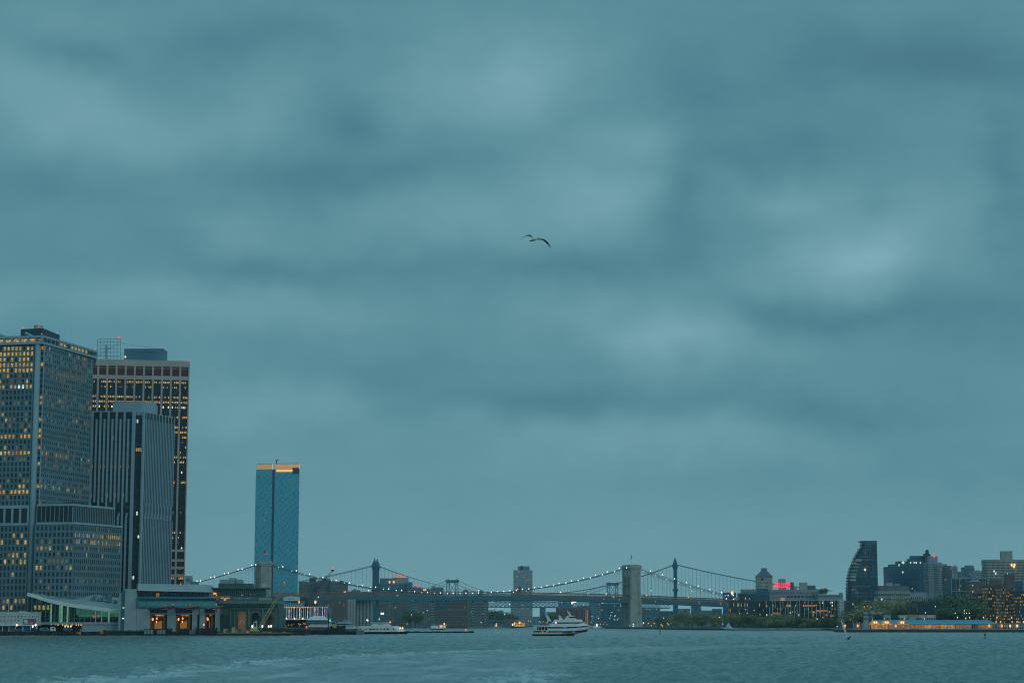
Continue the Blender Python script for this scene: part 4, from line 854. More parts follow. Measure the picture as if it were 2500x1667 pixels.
# white striped pier building -----------------------------------------
def striped():
    Y = 1150; t = thing('pier_building', 'white slatted pier building with glowing vertical strips and curved rooftop sign', 'pier building', (XX(738,Y,10),Y,2))
    mb = MB(); mb.pb(676,800,1481,1512,Y+1,26); mb.build('wall','glass',t)
    mb = MB()
    mb.pb(675,801,1509,1512,Y-.3,1.2); mb.pb(675,801,1480,1482,Y-.3,1.2); mb.build('frame','white',t)
    random.seed(2); x = 676.0; i = 0
    while x < 799:
        w_ = random.choice((1.0,1.4,2.6)); mb = MB(); mb.pb(x,x+w_,1482,1509,Y-.2,.5); mb.build('light_strip', ('lit_violet','white','lit_slat','lit_violet')[i % 4], t); x += w_+random.uniform(1.5,4.5); i += 1
    mb = MB(); mb.pb(688,768,1481.6,1483,Y-.5,.2); mb.build('cornice_light','lit_orange',t)
    mb = MB(); mb.pb(676,676+12,1471,1480,Y+2,8); mb.pb(679,694,1467,1472,Y+3,8); mb.pb(711,741,1467,1481,Y+2,12); mb.build('upper_room','pale_blue',t)
    mb = MB(); pts = []
    for k in range(9): x = 692+39*k/8; pts.append((x, 1457.5-2.5*math.sin(math.pi*k/8)))
    for k in range(8):
        a, b = P(*pts[k],Y+1.5), P(*pts[k+1],Y+1.5); zb_ = ZZ(1466,Y+1.5)
        mb.hexa([(a.x,Y+1.5,zb_),(b.x,Y+1.5,zb_),(b.x,Y+4,zb_),(a.x,Y+4,zb_)],[(a.x,Y+1.5,a.z),(b.x,Y+1.5,b.z),(b.x,Y+4,b.z),(a.x,Y+4,a.z)])
    mb.build('sign_board','white',t)
    # the faint dark lettering on the curved board cannot be read: short strokes of its size
    mb = MB()
    for k, x in enumerate((703,706,709,712,715,718.5)): mb.pb(x,x+1.7,1459.8,1461.9,Y+1.35,.1)
    mb.build('sign_lettering','slate',t)
    mb = MB(); mb.pb(691,735,1466,1469,Y+1,6); mb.pb(700,806,1469.5,1470.5,Y+2,5); mb.build('awning','steel_blue',t)
    mb = MB(); lampball(mb, P(770,1469,Y+1), .65); mb.build('roof_lamp','lamp_warm',t)
    mb = MB(); lampball(mb, P(730,1469,Y+1), .5); mb.build('roof_lamp','lamp_orange',t)
    mb = MB(); mb.pb(677,745,1513,1531,Y+6,12); mb.build('lower_wall','dark_block',t)
    random.seed(9)
    for k in range(16):
        x = random.uniform(680,748); y = random.uniform(1519,1529); mb = MB(); mb.pb(x,x+random.uniform(1,3),y,y+random.uniform(1,4),Y+5.5,.3); mb.build('shop_light', random.choice(['lit_orange','lit_pale','lamp_orange','lit_deep']), t)
    for k in range(6):
        mb = MB(); lampball(mb, P(679+20*k,1509,Y-1), .34); mb.build('facade_lamp','lamp_white',t)
    # pier deck and tent roofs
    for i, (a, b, y0, y1, lab) in enumerate(((748,803,1503,1513,'upper white tent roof on the pier beside the striped building'),(750,812,1518,1530,'lower white tent roof on the pier beside the striped building'))):
        tt = thing('tent_roof', lab, 'tent', (XX((a+b)/2,Y-14,4),Y-14,3)); mb = MB(); yy = Y-14
        c = lambda p, q, d: tuple(P(p, q, yy+d))
        mb.loft([[c(a,y1,0),c(b,y1,0),c(b,y1,10),c(a,y1,10)],[c(a+10,y0+3,2),c(b-8,y0+3,2),c(b-8,y0+3,8),c(a+10,y0+3,8)],[c(a+17,y0,4),c(b-12,y0,4),c(b-12,y0,6),c(a+17,y0,6)]],[0,0,0]); mb.build('canopy','white',tt)
        mb = MB()
        for k in range(8): p = a+3+(b-a-6)*k/7.0; mb.pb(p,p+1.6,y1,y1+4.5,yy+.6,.4)
        mb.build('post','slate',tt); mb = MB(); mb.pb(a+4,b-4,y1+.3,y1+4,yy+2,5); mb.build('enclosure','glass_grey',tt)
        mb = MB(); mb.pb(a-2,b+2,y1+4,y1+5.2,yy-.5,11); mb.build('floor','concrete',tt)
    van('dock_shed', 'pale shed on the pier right of the tent roofs', 812, Y-10, 4.2, 3.6, 'pale_blue', zb=4, cat='shed')
    for x, y, m_ in ((748,1530,'lamp_red'),(806,1514,'lamp_green'),(682,1524,'lamp_orange')):
        tt = thing('pier_light', {'lamp_red':'red marker light on the dark piled pier','lamp_green':'green marker light beside the tall black pile','lamp_orange':'orange lamp below the white striped building'}[m_], 'lamp', (XX(x,1128,3),1128,0))
        p = P(x,y,1128); mb = MB(); mb.bar((p.x,1128,0),p,.12); mb.build('post','steel_dark',tt); mb = MB(); lampball(mb, p, .5); mb.build('lamp_head',m_,tt)
striped()

# boats ----------------------------------------------------------------
def plan(x0, x1, Y, hb, z, sheer=0, bow=.4, n=7, stern=.0):
    L_ = x1-x0; top = []; 
    for k in range(n+1):
        s_ = k/n; xx = s_; w_ = 1 if xx < 1-bow else max(0.02, 1-((xx-(1-bow))/bow)**2.2)
        if stern and xx < stern: w_ = .80+.20*(xx/stern)
        top.append((x0+L_*xx, w_, z+sheer*max(0, (xx-.35)/.65)**2))
    return [(x, Y-hb*w_, zz) for x, w_, zz in top]+[(x, Y+hb*w_, zz) for x, w_, zz in reversed(top)]
def shiplevels(mb, levels, Y, ms):
    lp = []
    for (a, b, py, hb, sheer, bow) in levels:
        z = ZZ(py, Y) if py > 0 else -py; lp.append(plan(XX(a,Y,3), XX(b,Y,3), Y, hb, z, sheer, bow))
    mb.loft(lp, ms+[ms[-1]]); return mb
def cruise():
    Y = 1026; t = thing('cruise_boat', 'white three-deck harbour cruise boat with black window bands in mid river', 'boat', (XX(1370,Y,2),Y,0))
    q = lambda a, b, y, hb, s_=0, bow=.4: (a, b, y, hb, s_, bow)
    mb = MB(); shiplevels(mb, [(1300,1400,1553,3.6,0,.45),(1299,1404,1547,4.3,0,.45)], Y, [0]); mb.build('hull_bottom','black',t)
    mb = MB(); shiplevels(mb, [(1299,1404.5,1546.9,4.32,0,.45),(1300,1430,1543,4.5,.3,.4)], Y, [0]); shiplevels(mb, [(1336,1438,1539.6,4.5,.8,.4),(1338,1444,1534.2,4.5,1.0,.42),(1338,1446,1533.2,4.5,1.2,.42)], Y, [0,0]); mb.build('hull','white',t)
    mb = MB(); shiplevels(mb, [(1334,1431,1543.3,4.47,.3,.4),(1336,1438,1539.3,4.47,.75,.4)], Y, [0]); mb.build('hull_window_band','black',t)
    mb = MB(); shiplevels(mb, [(1301,1336,1543,4.3,0,.01),(1302,1336,1538.5,4.3,0,.01)], Y, [0]); mb.build('stern_deck_house','crane_beige',t)
    mb = MB(); mb.box(XX(1303,Y,3),XX(1335,Y,3),Y-4.45,Y-4.31,ZZ(1542,Y),ZZ(1539.6,Y)); mb.build('stern_window','glass',t)
    for x, y, m_ in ((1323,1541,'lit_pale'),(1334,1541,'lit_pale')):
        mb = MB(); mb.pb(x,x+3,y-2,y+2,Y-4.6,.1); mb.build('deck_light',m_,t)
    mb = MB(); shiplevels(mb, [(1300,1340,1538.4,4.5,0,.01),(1300,1340,1537.4,4.5,0,.01)], Y, [0]); shiplevels(mb, [(1302,1345,1528.5,4.3,0,.01),(1304,1345,1526.2,4.3,0,.01)], Y, [0]); mb.build('deck_slab','white',t)
    for k, x in enumerate((1304,1310,1315,1322,1329,1336)):
        mb = MB(); mb.pb(x,x+1.2,1528.4,1537.5,Y-4.2,.25); mb.pb(x,x+1.2,1528.4,1537.5,Y+3.9,.25); mb.build('stanchion','white',t)
    mb = MB(); mb.pb(1311,1340,1529.5,1537.4,Y-2,4); mb.build('cabin_back','glass_black',t)
    mb = MB(); shiplevels(mb, [(1338,1436,1533.1,4.2,1.1,.4),(1340,1434,1529.6,4.2,.9,.4)], Y, [0]); mb.build('main_window_band','black',t)
    mb = MB(); shiplevels(mb, [(1338,1441,1529.5,4.4,.9,.42),(1343,1432,1526,4.3,.6,.4),(1345,1425,1521.6,4.1,.3,.4)], Y, [0,0]); mb.build('upper_hull','white',t)
    mb = MB(); shiplevels(mb, [(1360,1422,1521.5,3.9,.2,.3),(1363,1420,1518.4,3.8,.1,.3)], Y, [0]); mb.build('upper_window_band','black',t)
    mb = MB(); shiplevels(mb, [(1352,1424,1518.3,4.0,.1,.3),(1352,1421,1511.5,3.8,0,.3)], Y, [0]); mb.pb(1340,1360,1521.5,1523,Y-3,6); mb.build('sun_deck','white',t)
    mb = MB(); mb.loft([[tuple(P(a,b,Y+d)) for a,b,d in ((1378,1511.4,-2),(1408,1511.4,-2),(1408,1511.4,2),(1378,1511.4,2))],[tuple(P(a,b,Y+d)) for a,b,d in ((1384,1502.5,-1.8),(1402,1502.5,-1.8),(1402,1502.5,1.8),(1384,1502.5,1.8))]],[0,0]); mb.build('wheelhouse','white',t)
    mb = MB(); mb.loft([[tuple(P(a,b,Y+d)) for a,b,d in ((1389,1507.5,-2.2),(1406.8,1507.5,-2.2),(1406.8,1507.5,2.2),(1389,1507.5,2.2))],[tuple(P(a,b,Y+d)) for a,b,d in ((1390,1504.5,-2),(1404.5,1504.5,-2),(1404.5,1504.5,2),(1390,1504.5,2))]],[0,0]); mb.build('wheelhouse_window','black',t)
    for a, b in ((1364,1377),(1334,1347)):
        for d in (-3,2.6):
            mb = MB(); mb.hexa([tuple(P(a+2,1516,Y+d)),tuple(P(b,1516,Y+d)),tuple(P(b,1516,Y+d+.4)),tuple(P(a+2,1516,Y+d+.4))],[tuple(P(a-1,1501,Y+d)),tuple(P(a+4,1502,Y+d)),tuple(P(a+4,1502,Y+d+.4)),tuple(P(a-1,1501,Y+d+.4))]); mb.build('funnel_fin','white',t)
    mb = MB(); mb.hexa([tuple(P(1390,1503,Y-.5)),tuple(P(1396,1503,Y-.5)),tuple(P(1396,1503,Y+.5)),tuple(P(1390,1503,Y+.5))],[tuple(P(1384,1489,Y-.15)),tuple(P(1385.4,1489,Y-.15)),tuple(P(1385.4,1489,Y+.15)),tuple(P(1384,1489,Y+.15))]); mb.bar(P(1390,1494,Y),P(1393,1494,Y),.15); mb.bar(P(1393,1494,Y-1),P(1393,1494,Y+1),.2); mb.build('mast','white',t)
    mb = MB(); mb.bar(P(1440,1529.5,Y-1.5),P(1451,1526.5,Y),.05); mb.bar(P(1425,1526,Y-3.4),P(1440,1527.5,Y-1.5),.05); mb.bar(P(1345,1525,Y-4),P(1300,1525.5,Y-4),.05); mb.build('rail','white',t)
    for a, b, y in ((1376,1383,1531.6),(1397,1404,1541.8)):
        mb = MB(); mb.pb(a,b,y-.8,y+.8,Y-4.6,.1); mb.build('blue_light','lamp_blue',t)
    mb = MB(); mb.bar(P(1346,1524,Y-3.6),P(1353,1514,Y-3.6),.35); mb.build('awning_light','lamp_blue',t)
    mb = MB(); mb.pb(1354,1361,1517,1520,Y-3.9,.15); mb.pb(1334,1338,1517,1521.5,Y-3.2,.3); mb.build('deck_light','lit_pale',t)
    mb = MB(); lampball(mb,P(1357,1519,Y-4),.4); mb.build('deck_lamp','lamp_warm',t)
    mb = MB(); 
    for k in range(9): a = 1404+5*k; z_ = .05; mb.ell((XX(a,Y,0),Y-3+random.uniform(-1,1),z_),1.6-.1*k,.5,.22,6,3)
    mb.build('bow_spray','white',t)
cruise()
def docked():
    Y = 1190; t = thing('ferry_boat', 'white double-deck ferry with black hull docked beyond the pier', 'boat', (XX(930,Y,2),Y,0))
    mb = MB(); shiplevels(mb, [(886,993,1548,4,0,.12),(885,998,1541.5,4.6,.3,.12)], Y, [0]); mb.build('hull','black',t)
    mb = MB(); shiplevels(mb, [(872,990,1541.4,4.3,0,.1),(872,984,1533,4.3,0,.1),(880,972,1527.5,4.2,0,.1)], Y, [0,0]); mb.build('main_deck_house','white',t)
    for a, b in ((874,882),(888,897),(901,908),(910,916),(919,923),(926,933),(936,940),(943,950),(959,962)):
        mb = MB(); mb.pb(a,b,1533.3,1536.2,Y-4.45,.1); mb.build('window','glass' if a not in (888,926) else 'lit_dim',t)
    mb = MB(); mb.hexa([tuple(P(x,y,Y+d)) for x,y,d in ((905,1527.4,-3),(958,1527.4,-3),(958,1527.4,3),(905,1527.4,3))],[tuple(P(x,y,Y+d)) for x,y,d in ((912,1520.5,-2.8),(946,1520.5,-2.8),(946,1520.5,2.8),(912,1520.5,2.8))]); mb.build('upper_house','white',t)
    mb = MB(); mb.pb(925,929,1522,1525,Y-3.1,.2); mb.pb(932,934,1521.5,1525,Y-3.1,.2); mb.build('upper_window','lit_dim',t)
    mb = MB(); mb.pb(905,948,1518.6,1520.3,Y-3.4,7); mb.build('roof_deck','white',t)
    mb = MB()
    for k in range(16): a = 908+2.4*k; mb.pb(a,a+1.0,1511.5+random.uniform(0,2.5),1518.5,Y-2+random.uniform(0,3),.4)
    mb.build('deck_gear','slate',t)
    mb = MB(); mb.bar(P(929,1518,Y),P(929,1500,Y),.15,.08); mb.build('mast','steel_dark',t)
    for x, y, m_ in ((977,1532,'lamp_warm'),(983,1532,'lamp_warm'),(952.5,1518,'lamp_orange'),(926,1511,'lamp_green'),(931,1497,'lamp_white'),(935.5,1497,'lamp_white')):
        mb = MB(); lampball(mb, P(x,y,Y-3.6 if x > 970 else Y), .45); mb.build('deck_lamp',m_,t)
    Y = 1230; t = thing('ferry_boat', 'white streamlined ferry moored behind the tent-roofed pier', 'boat', (XX(850,Y,2),Y,0))
    mb = MB(); shiplevels(mb, [(818,868,1545,3,0,.3),(815,872,1531,3.6,.2,.3)], Y, [0]); mb.build('hull','white',t)
    mb = MB(); shiplevels(mb, [(822,870,1530.9,3.4,0,.25),(822,866,1524.5,3.2,0,.25)], Y, [0]); shiplevels(mb, [(824,858,1522,3.2,0,.3),(826,854,1517,3.0,0,.3)], Y, [0]);  mb.pb(838,850,1513,1517,Y-2,4); mb.build('deck_house','pale_blue',t)
    mb = MB(); shiplevels(mb, [(822.5,868,1524.4,3.05,0,.25),(823,860,1522.1,3.0,0,.25)], Y, [0]); mb.build('window_band','glass_black',t)
    mb = MB(); mb.bar(P(843,1513,Y),P(841,1507,Y),.15); mb.build('mast','white',t)
docked()
def small_boats():
    Y = 2150; t = thing('harbour_boat', 'small white ferry with black hull and orange cabin lights mid distance', 'boat', (XX(1070,Y,2),Y,0))
    mb = MB(); shiplevels(mb, [(1052,1086,1537.5,2.6,0,.2),(1051,1089,1534,3,.4,.2)], Y, [0]); mb.build('hull','black',t)
    mb = MB(); shiplevels(mb, [(1052,1088,1533.9,2.9,.3,.2),(1052,1086,1529,2.6,0,.2)], Y, [0]); mb.pb(1072,1084,1524,1529,Y-1.6,3.4); mb.pb(1052,1070,1526,1529.2,Y-2,4); mb.build('deck_house','white',t)
    for a, b in ((1074.5,1079),(1085,1087.5)):
        mb = MB(); mb.pb(a,b,1526,1530.5,Y-2.8,.1); mb.build('cabin_light','lamp_orange',t)
    mb = MB(); lampball(mb,P(1084.5,1522,Y),.8); mb.build('mast_lamp','lamp_warm',t)
    mb = MB(); mb.bar(P(1061,1526,Y),P(1061,1521,Y),.2); mb.bar(P(1084.5,1524,Y),P(1084.5,1521,Y),.15); mb.build('mast','white',t)
    for (a, b, y0, y1, Y, lab, lm) in ((1202,1223,1524,1532.5,2500,'little white workboat below the bridge with one lamp','lamp_warm'),(1246,1258,1523,1532,2600,'dark green tugboat below the bridge','lamp_white'),(1440,1478,1524,1534.5,2350,'long white ferry gliding right of the cruise boat bow','lamp_white')):
        t = thing('harbour_boat', lab, 'boat', (XX((a+b)/2,Y,2),Y,0)); mm = 'dark_block' if b == 1258 else 'pale_blue'
        mb = MB(); shiplevels(mb, [(a+1,b-1,y1+1,2,0,.3),(a,b,y1-2,2.4,.3,.3)], Y, [0]); mb.build('hull',mm,t)
        mb = MB(); mb.pb(a+(b-a)*.2,a+(b-a)*.7,y0+4,y1-2,Y-1.6,3.2); mb.pb(a+(b-a)*.3,a+(b-a)*.5,y0+2,y0+4.2,Y-1.2,2.4); mb.build('cabin','white' if mm != 'dark_block' else mm,t)
        mb = MB(); mb.bar(P(a+(b-a)*.4,y0+3,Y),P(a+(b-a)*.4,y0-2,Y),.15); mb.build('mast','wire',t)
        mb = MB(); lampball(mb,P(a+(b-a)*.45,y0+1,Y-2.5),.9); mb.build('lamp_head',lm,t)
    t = thing('barge_house', 'orange-lit floating house low on the water under the bridge', 'houseboat', (XX(1268,2700,3),2700,0)); Y = 2700
    mb = MB(); mb.pb(1254,1282,1519,1530,Y,8); mb.pb(1255,1274,1514.5,1519,Y+.5,7); mb.build('wall','crane_beige',t)
    mb = MB(); mb.pb(1255,1281,1519.6,1528.5,Y-.3,.2); mb.build('lit_front','lit_orange',t)
    mb = MB(); mb.pb(1253.5,1282.5,1529.5,1531.8,Y-1,10); mb.build('hull','black',t)
    mb = MB(); mb.pb(1258,1259,1519,1528.5,Y-.6,.2); mb.pb(1264,1265,1519,1528.5,Y-.6,.2); mb.pb(1271,1272,1519,1528.5,Y-.6,.2); mb.pb(1254,1282,1523.3,1524.2,Y-.6,.2); mb.build('post','brick',t)
    for x, y in ((1269,1519),(1256,1521)):
        mb = MB(); lampball(mb,P(x,y,Y-1),1.0); mb.build('lamp_head','lamp_warm',t)
    # sailing boat
    Y = 778; t = thing('sailing_boat', 'small dark sailing boat heeling with a slender white sail', 'sailing boat', (XX(2071,Y,1),Y,0))
    mb = MB(); lp = [[tuple(P(2068.5,1558.2,Y-.5)),tuple(P(2078.5,1553.5,Y-.5)),tuple(P(2078.5,1553.5,Y+.5)),tuple(P(2068.5,1558.2,Y+.5))],[tuple(P(2067.6,1560.8,Y-.4)),tuple(P(2070,1561.2,Y-.4)),tuple(P(2070,1561.2,Y+.4)),tuple(P(2067.6,1560.8,Y+.4))]]
    a, b = P(2068,1560,Y), P(2077.5,1554.5,Y); mb.loft([[a+V(0,-.12,-.45),a+V(0,.12,-.45),a+V(0,.4,.1),a+V(0,-.4,.1)],[a.lerp(b,.5)+V(0,-.2,-.4),a.lerp(b,.5)+V(0,.2,-.4),a.lerp(b,.5)+V(0,.6,.15),a.lerp(b,.5)+V(0,-.6,.15)],[b+V(0,-.03,-.1),b+V(0,.03,-.1),b+V(0,.08,.2),b+V(0,-.08,.2)]],[0,0,0]); mb.build('hull','black',t)
    mb = MB(); mb.ell(a.lerp(b,.25)+V(0,0,.35),.28,.25,.35); mb.ell(a.lerp(b,.75)+V(0,0,.3),.28,.25,.33); mb.build('crew','black',t)
    L1 = [(2068.5,1556),(2060,1537),(2054.5,1522),(2052.5,1511.5)]; L2 = [(2068.8,1554),(2065.5,1541),(2060,1525),(2053.2,1511)]
    mb = MB(); mb.loft([[tuple(P(l[0],l[1],Y-.02)),tuple(P(l[0],l[1],Y+.02)),tuple(P(r[0],r[1],Y+.14)),tuple(P(r[0],r[1],Y+.10))] for l, r in zip(L1, L2)],[0]*4); mb.build('sail','white',t)
    mb = MB(); mb.bar(P(2069,1556,Y),P(2052.3,1510.5,Y-.06),.05,.03); mb.build('mast','white',t)
    # buoys
    for px, yw, yt, Y, m_, cat_l in ((2405,1558,1545,825,'red','red can navigation buoy floating right of the sailing boat'),(1611.5,1546.5,1536,1205,'green_metal','green pillar navigation buoy in front of the park trees')):
        x = XX(px,Y,1); s_ = F/Y; t = thing('buoy', cat_l, 'buoy', (x,Y,0)); r_ = 3.6/s_ if m_ == 'red' else 2.4/s_; h = (yw-yt)/s_
        mb = MB(); mb.cyl(x,Y,r_,-.2,h*.16,12); mb.build('float',m_,t)
        mb = MB(); mb.cyl(x,Y,r_*.45,h*.16,h*.62,10,0,r_*.36); mb.build('tower',m_ if m_ != 'red' else 'pink_stone',t)
        mb = MB(); mb.cyl(x,Y,r_*.55,h*.62,h*.92,10); mb.cyl(x,Y,r_*.2,h*.92,h,8); mb.build('topmark','black',t)
small_boats()
# ------------------------------------------------------------------ near stone suspension bridge
TH = math.atan2(160, 475.5); ax = V(math.cos(TH), math.sin(TH)); cx_ = V(-math.sin(TH), math.cos(TH))   # along the deck / across it
TL = V(XX(642,2521,40), 2521); TR = V(XX(1541,2681,40), 2681)
SPAN = (TR-TL).length
def bridge_pt(s_, off, z): p = TL+ax*s_+cx_*off; return V(p.x, p.y, z)
def BO(mb, s0, s1, o0, o1, z0, z1, m=0):           # box in bridge coordinates
    q = [bridge_pt(s0,o0,0), bridge_pt(s1,o0,0), bridge_pt(s1,o1,0), bridge_pt(s0,o1,0)]
    return mb.hexa([(p.x,p.y,z0) for p in q], [(p.x,p.y,z1) for p in q], m)
def deck_z(s_):                                     # underside of the deck
    t_ = s_/SPAN
    if t_ < 0: return 33.5-(-s_)*.030
    if t_ > 1: return 33.5-(s_-SPAN)*.034
    return 33.5+3.2*4*t_*(1-t_)
def cable_z(s_):
    if s_ < 0: q = -s_; return max(82-.335*q+.00040*q*q, deck_z(s_)+3)
    if s_ > SPAN: q = s_-SPAN; return max(82-.335*q+.00042*q*q, deck_z(s_)+3)
    t_ = s_/SPAN; return 43.8+38.2*(2*t_-1)**2
def stone_bridge():
    t = thing('suspension_bridge', 'stone-towered suspension bridge with strings of white lamps on its cables', 'bridge', (TL.x, TL.y, 0))
    for i, s0 in enumerate((0, SPAN)):
        def TB(mb, a0, a1, o0, o1, z0, z1, m=0): return BO(mb, s0+(a0-s0)*.78, s0+(a1-s0)*.78, o0*.71, o1*.71, z0, z1, m)
        mb = MB(); hw = 21.0                        # half width across, half thickness along
        zs = [(0,38,10.2,22.0),(38,40,9.6,21.6),(40,60,8.6,20.6),(60,61.2,8.9,20.9)]
        TB(mb, s0-10.4, s0+10.4, -22, 22, -3, 37.5)
        TB(mb, s0-9.9, s0+9.9, -21.4, 21.4, 37.51, 39.2)
        # shaft above the roadway: three piers with two pointed arches between
        for c in (-18.2, 0, 18.2):
            w_ = 3.0 if c else 3.2
            TB(mb, s0-8.4, s0+8.4, c-w_, c+w_, 39.2, 78)
        for c in (-9.1, 9.1):
            for k in range(8):                      # pointed arch head, stepped fine
                f0, f1 = k/8, (k+1)/8; hwk = 6.0*(1-f1**1.7)
                TB(mb, s0-8.0, s0+8.0, c-6.2, c-hwk, 62+9*f0, 62+9*f1); TB(mb, s0-8.0, s0+8.0, c+hwk, c+6.2, 62+9*f0, 62+9*f1)
            TB(mb, s0-8.0, s0+8.0, c-6.2, c+6.2, 71, 78)
        # buttresses
        for c in (-18.2, 0, 18.2):
            for sg in (-1, 1): TB(mb, s0+sg*8.4-(1.2 if sg < 0 else 0), s0+sg*8.4+(1.2 if sg > 0 else 0), c-1.7, c+1.7, 39.2, 76)
            for sg in (-1, 1): TB(mb, s0+sg*10.4-(1.0 if sg < 0 else 0), s0+sg*10.4+(1.0 if sg > 0 else 0), c-2.2, c+2.2, -3, 36)
        for sg in (-1, 1):
            for q in (-6.4, 6.4): TB(mb, s0+q-1.7, s0+q+1.7, sg*21.2-(1.0 if sg < 0 else 0), sg*21.2+(1.0 if sg > 0 else 0), 39.2, 76)
            for q in (-8.0, 8.0): TB(mb, s0+q-2.2, s0+q+2.2, sg*22-(1.0 if sg < 0 else 0), sg*22+(1.0 if sg > 0 else 0), -3, 36)
        mb.build('tower', 'stone', t)
        mb = MB(); TB(mb, s0-9.9, s0+9.9, -22.6, 22.6, 78.01, 80); TB(mb, s0-11, s0+11, -23.6, 23.6, 80.01, 82.2); TB(mb, s0-9.5, s0+9.5, -22, 22, 82.21, 84)
        mb.build('cornice', 'stone', t)
        mb = MB(); TB(mb, s0-9, s0+9, -21.2, 21.2, 58.5, 59.6); mb.build('string_course', 'stone', t)
        mb = MB(); TB(mb, s0-13, s0+13, -26, 26, -3, 2.2); mb.build('footing', 'concrete_dark', t)
    S0, S1 = -330, SPAN+330; n = 150; st = (S1-S0)/n
    mb = MB()
    for k in range(n):
        a, b = S0+k*st, S0+(k+1)*st; z0, z1 = deck_z(a), deck_z(b)
        for (o0, o1, d0, d1) in ((-13,13,1.6,2.4),(-13.4,-12.6,0,4.6),(12.6,13.4,0,4.6),(-4,-3.4,0,1.59),(3.4,4,0,1.59)):
            p = [bridge_pt(a,o0,z0+d0),bridge_pt(b,o0,z1+d0),bridge_pt(b,o1,z1+d0),bridge_pt(a,o1,z0+d0)]; q_ = [v+V(0,0,d1-d0) for v in p]
            mb.hexa([tuple(v) for v in p],[tuple(v) for v in q_])
    mb.build('deck', 'steel_blue', t)
    for off in (-13, -3.2, 3.2, 13):
        mb = MB(); m_ = 110; s2 = (S1-S0)/m_; hh = 10.5
        for k in range(m_):
            a, b = S0+k*s2, S0+(k+1)*s2; z0, z1 = deck_z(a), deck_z(b)
            A, B_, C_, D_ = bridge_pt(a,off,z0+4.6), bridge_pt(b,off,z1+4.6), bridge_pt(b,off,z1+hh), bridge_pt(a,off,z0+hh)
            mb.bar(D_, C_, .38); mb.bar(A, D_, .26); mb.bar(A, C_, .20); mb.bar(B_, D_, .20)
            if abs(off) > 10: mb.bar(A+V(0,0,2.6), B_+V(0,0,2.6), .3); mb.bar(A+V(0,0,1), B_+V(0,0,1), .45)
        mb.build('truss', 'truss_tan', t)
    for off in (-13, -3.2, 3.2, 13):
        mb = MB(); m_ = 120; s2 = (S1-S0)/m_
        for k in range(m_):
            a, b = S0+k*s2, S0+(k+1)*s2
            if cable_z(b) <= deck_z(b)+3.01 and cable_z(a) <= deck_z(a)+3.01: continue
            mb.bar(bridge_pt(a,off,cable_z(a)), bridge_pt(b,off,cable_z(b)), .22, n=5)
        mb.build('main_cable', 'steel_dark', t)
    it = []
    for off in (-13, 13):
        s_ = -200.0
        while s_ < SPAN+200:
            if cable_z(s_) > deck_z(s_)+11.5 and min(abs(s_), abs(s_-SPAN)) > 10:
                it.append((lambda s_, off: lambda mb: mb.bar(bridge_pt(s_,off,deck_z(s_)+8), bridge_pt(s_,off,cable_z(s_)), .085, n=3))(s_, off))
            s_ += 4.6
    multi(t, 'hanger', it, 'wire')
    it = []
    for s0 in (0, SPAN):
        for sg in (-1, 1):
            for k in range(1, 13): it.append((lambda s0, sg, k: lambda mb: mb.bar(bridge_pt(s0+sg*8,-13,78), bridge_pt(s0+sg*(8+k*9.5),-13,deck_z(s0+sg*(8+k*9.5))+9), .05, n=3))(s0, sg, k))
    multi(t, 'stay_cable', it, 'wire')
    # necklace lamps on the outer cables
    it = []
    for off in (-13, 13):
        for s_ in np.arange(-150, SPAN+152, 17.2):
            if min(abs(s_), abs(s_-SPAN)) < 7: continue
            if cable_z(s_) > deck_z(s_)+3.5: it.append((lambda s_, off: lambda mb: lampball(mb, bridge_pt(s_,off,cable_z(s_)+1.5), .62))(float(s_), off))
    multi(t, 'cable_lamp', it, 'lamp_white')
    random.seed(31)
    for px, py, m_ in ((1426,1449,'lamp_orange'),(1489,1457,'lamp_orange'),(1465,1462,'lamp_red'),(1503,1463,'lamp_red'),(1591,1467,'lamp_red'),(1698,1471,'lamp_red'),(1750,1473.5,'lamp_red'),(1570,1453,'lamp_warm'),(1672,1457,'lamp_warm'),(1471,1449,'lamp_white'),(1360,1445,'lamp_white'),(1581,1441,'lamp_warm'),(1680,1443,'lamp_warm'),(893,1441,'lamp_white'),(1161,1441,'lamp_white'),(1245,1445,'lamp_warm'),(1256,1437,'lamp_warm'),(962,1453,'lamp_green'),(770,1457,'lamp_warm'),(833,1444,'lamp_orange'),(836,1444,'lamp_orange'),(1764,1461,'lamp_white'),(1768,1453,'lamp_white'),(1781,1462,'lamp_white')):
        k = (px-1250)/F*CP; s_ = (k*TL.y-TL.x)/(ax.x-k*ax.y); p = bridge_pt(s_,-13.9,0); q = P(px,py,p.y)
        mb = MB(); lampball(mb, (p.x,p.y,q.z), .6); mb.build('road_lamp', m_, t)
        mb = MB(); mb.bar((p.x,p.y,deck_z(s_)+3), (p.x,p.y,max(q.z, deck_z(s_)+4)), .1); mb.build('lamp_post', 'wire', t)
    for px, s0 in ((1539,SPAN),(638,0)):
        p = bridge_pt(s0,0,84); tt = thing('flag', 'flag flying on top of the %s stone bridge tower' % ('right-hand' if s0 else 'left-hand'), 'flag', p)
        mb = MB(); mb.bar(p, p+V(0,0,14), .12, .06); mb.build('pole','wire',tt)
        mb = MB(); dxs = (1.0,-1.4) if s0 else (4.5,-.8)
        P4 = lambda u_, v_: (p.x+(.2+u_*dxs[0]*1.2)+(v_*-.9 if s0 else 0), p.y+.4*math.sin(u_*5), p.z+13.5-v_*3.0+u_*dxs[1])
        for a in range(5):
            for r_ in range(7):
                m_ = 2 if (a < 2 and r_ < 4) else r_ % 2
                mb.face([P4(a/5,(r_+1)/7*1.8),P4((a+1)/5,(r_+1)/7*1.8),P4((a+1)/5,r_/7*1.8),P4(a/5,r_/7*1.8)], m_)
        mb.build('cloth',['red','white','steel_blue'],tt)
    # light at the foot of the right tower
    return t
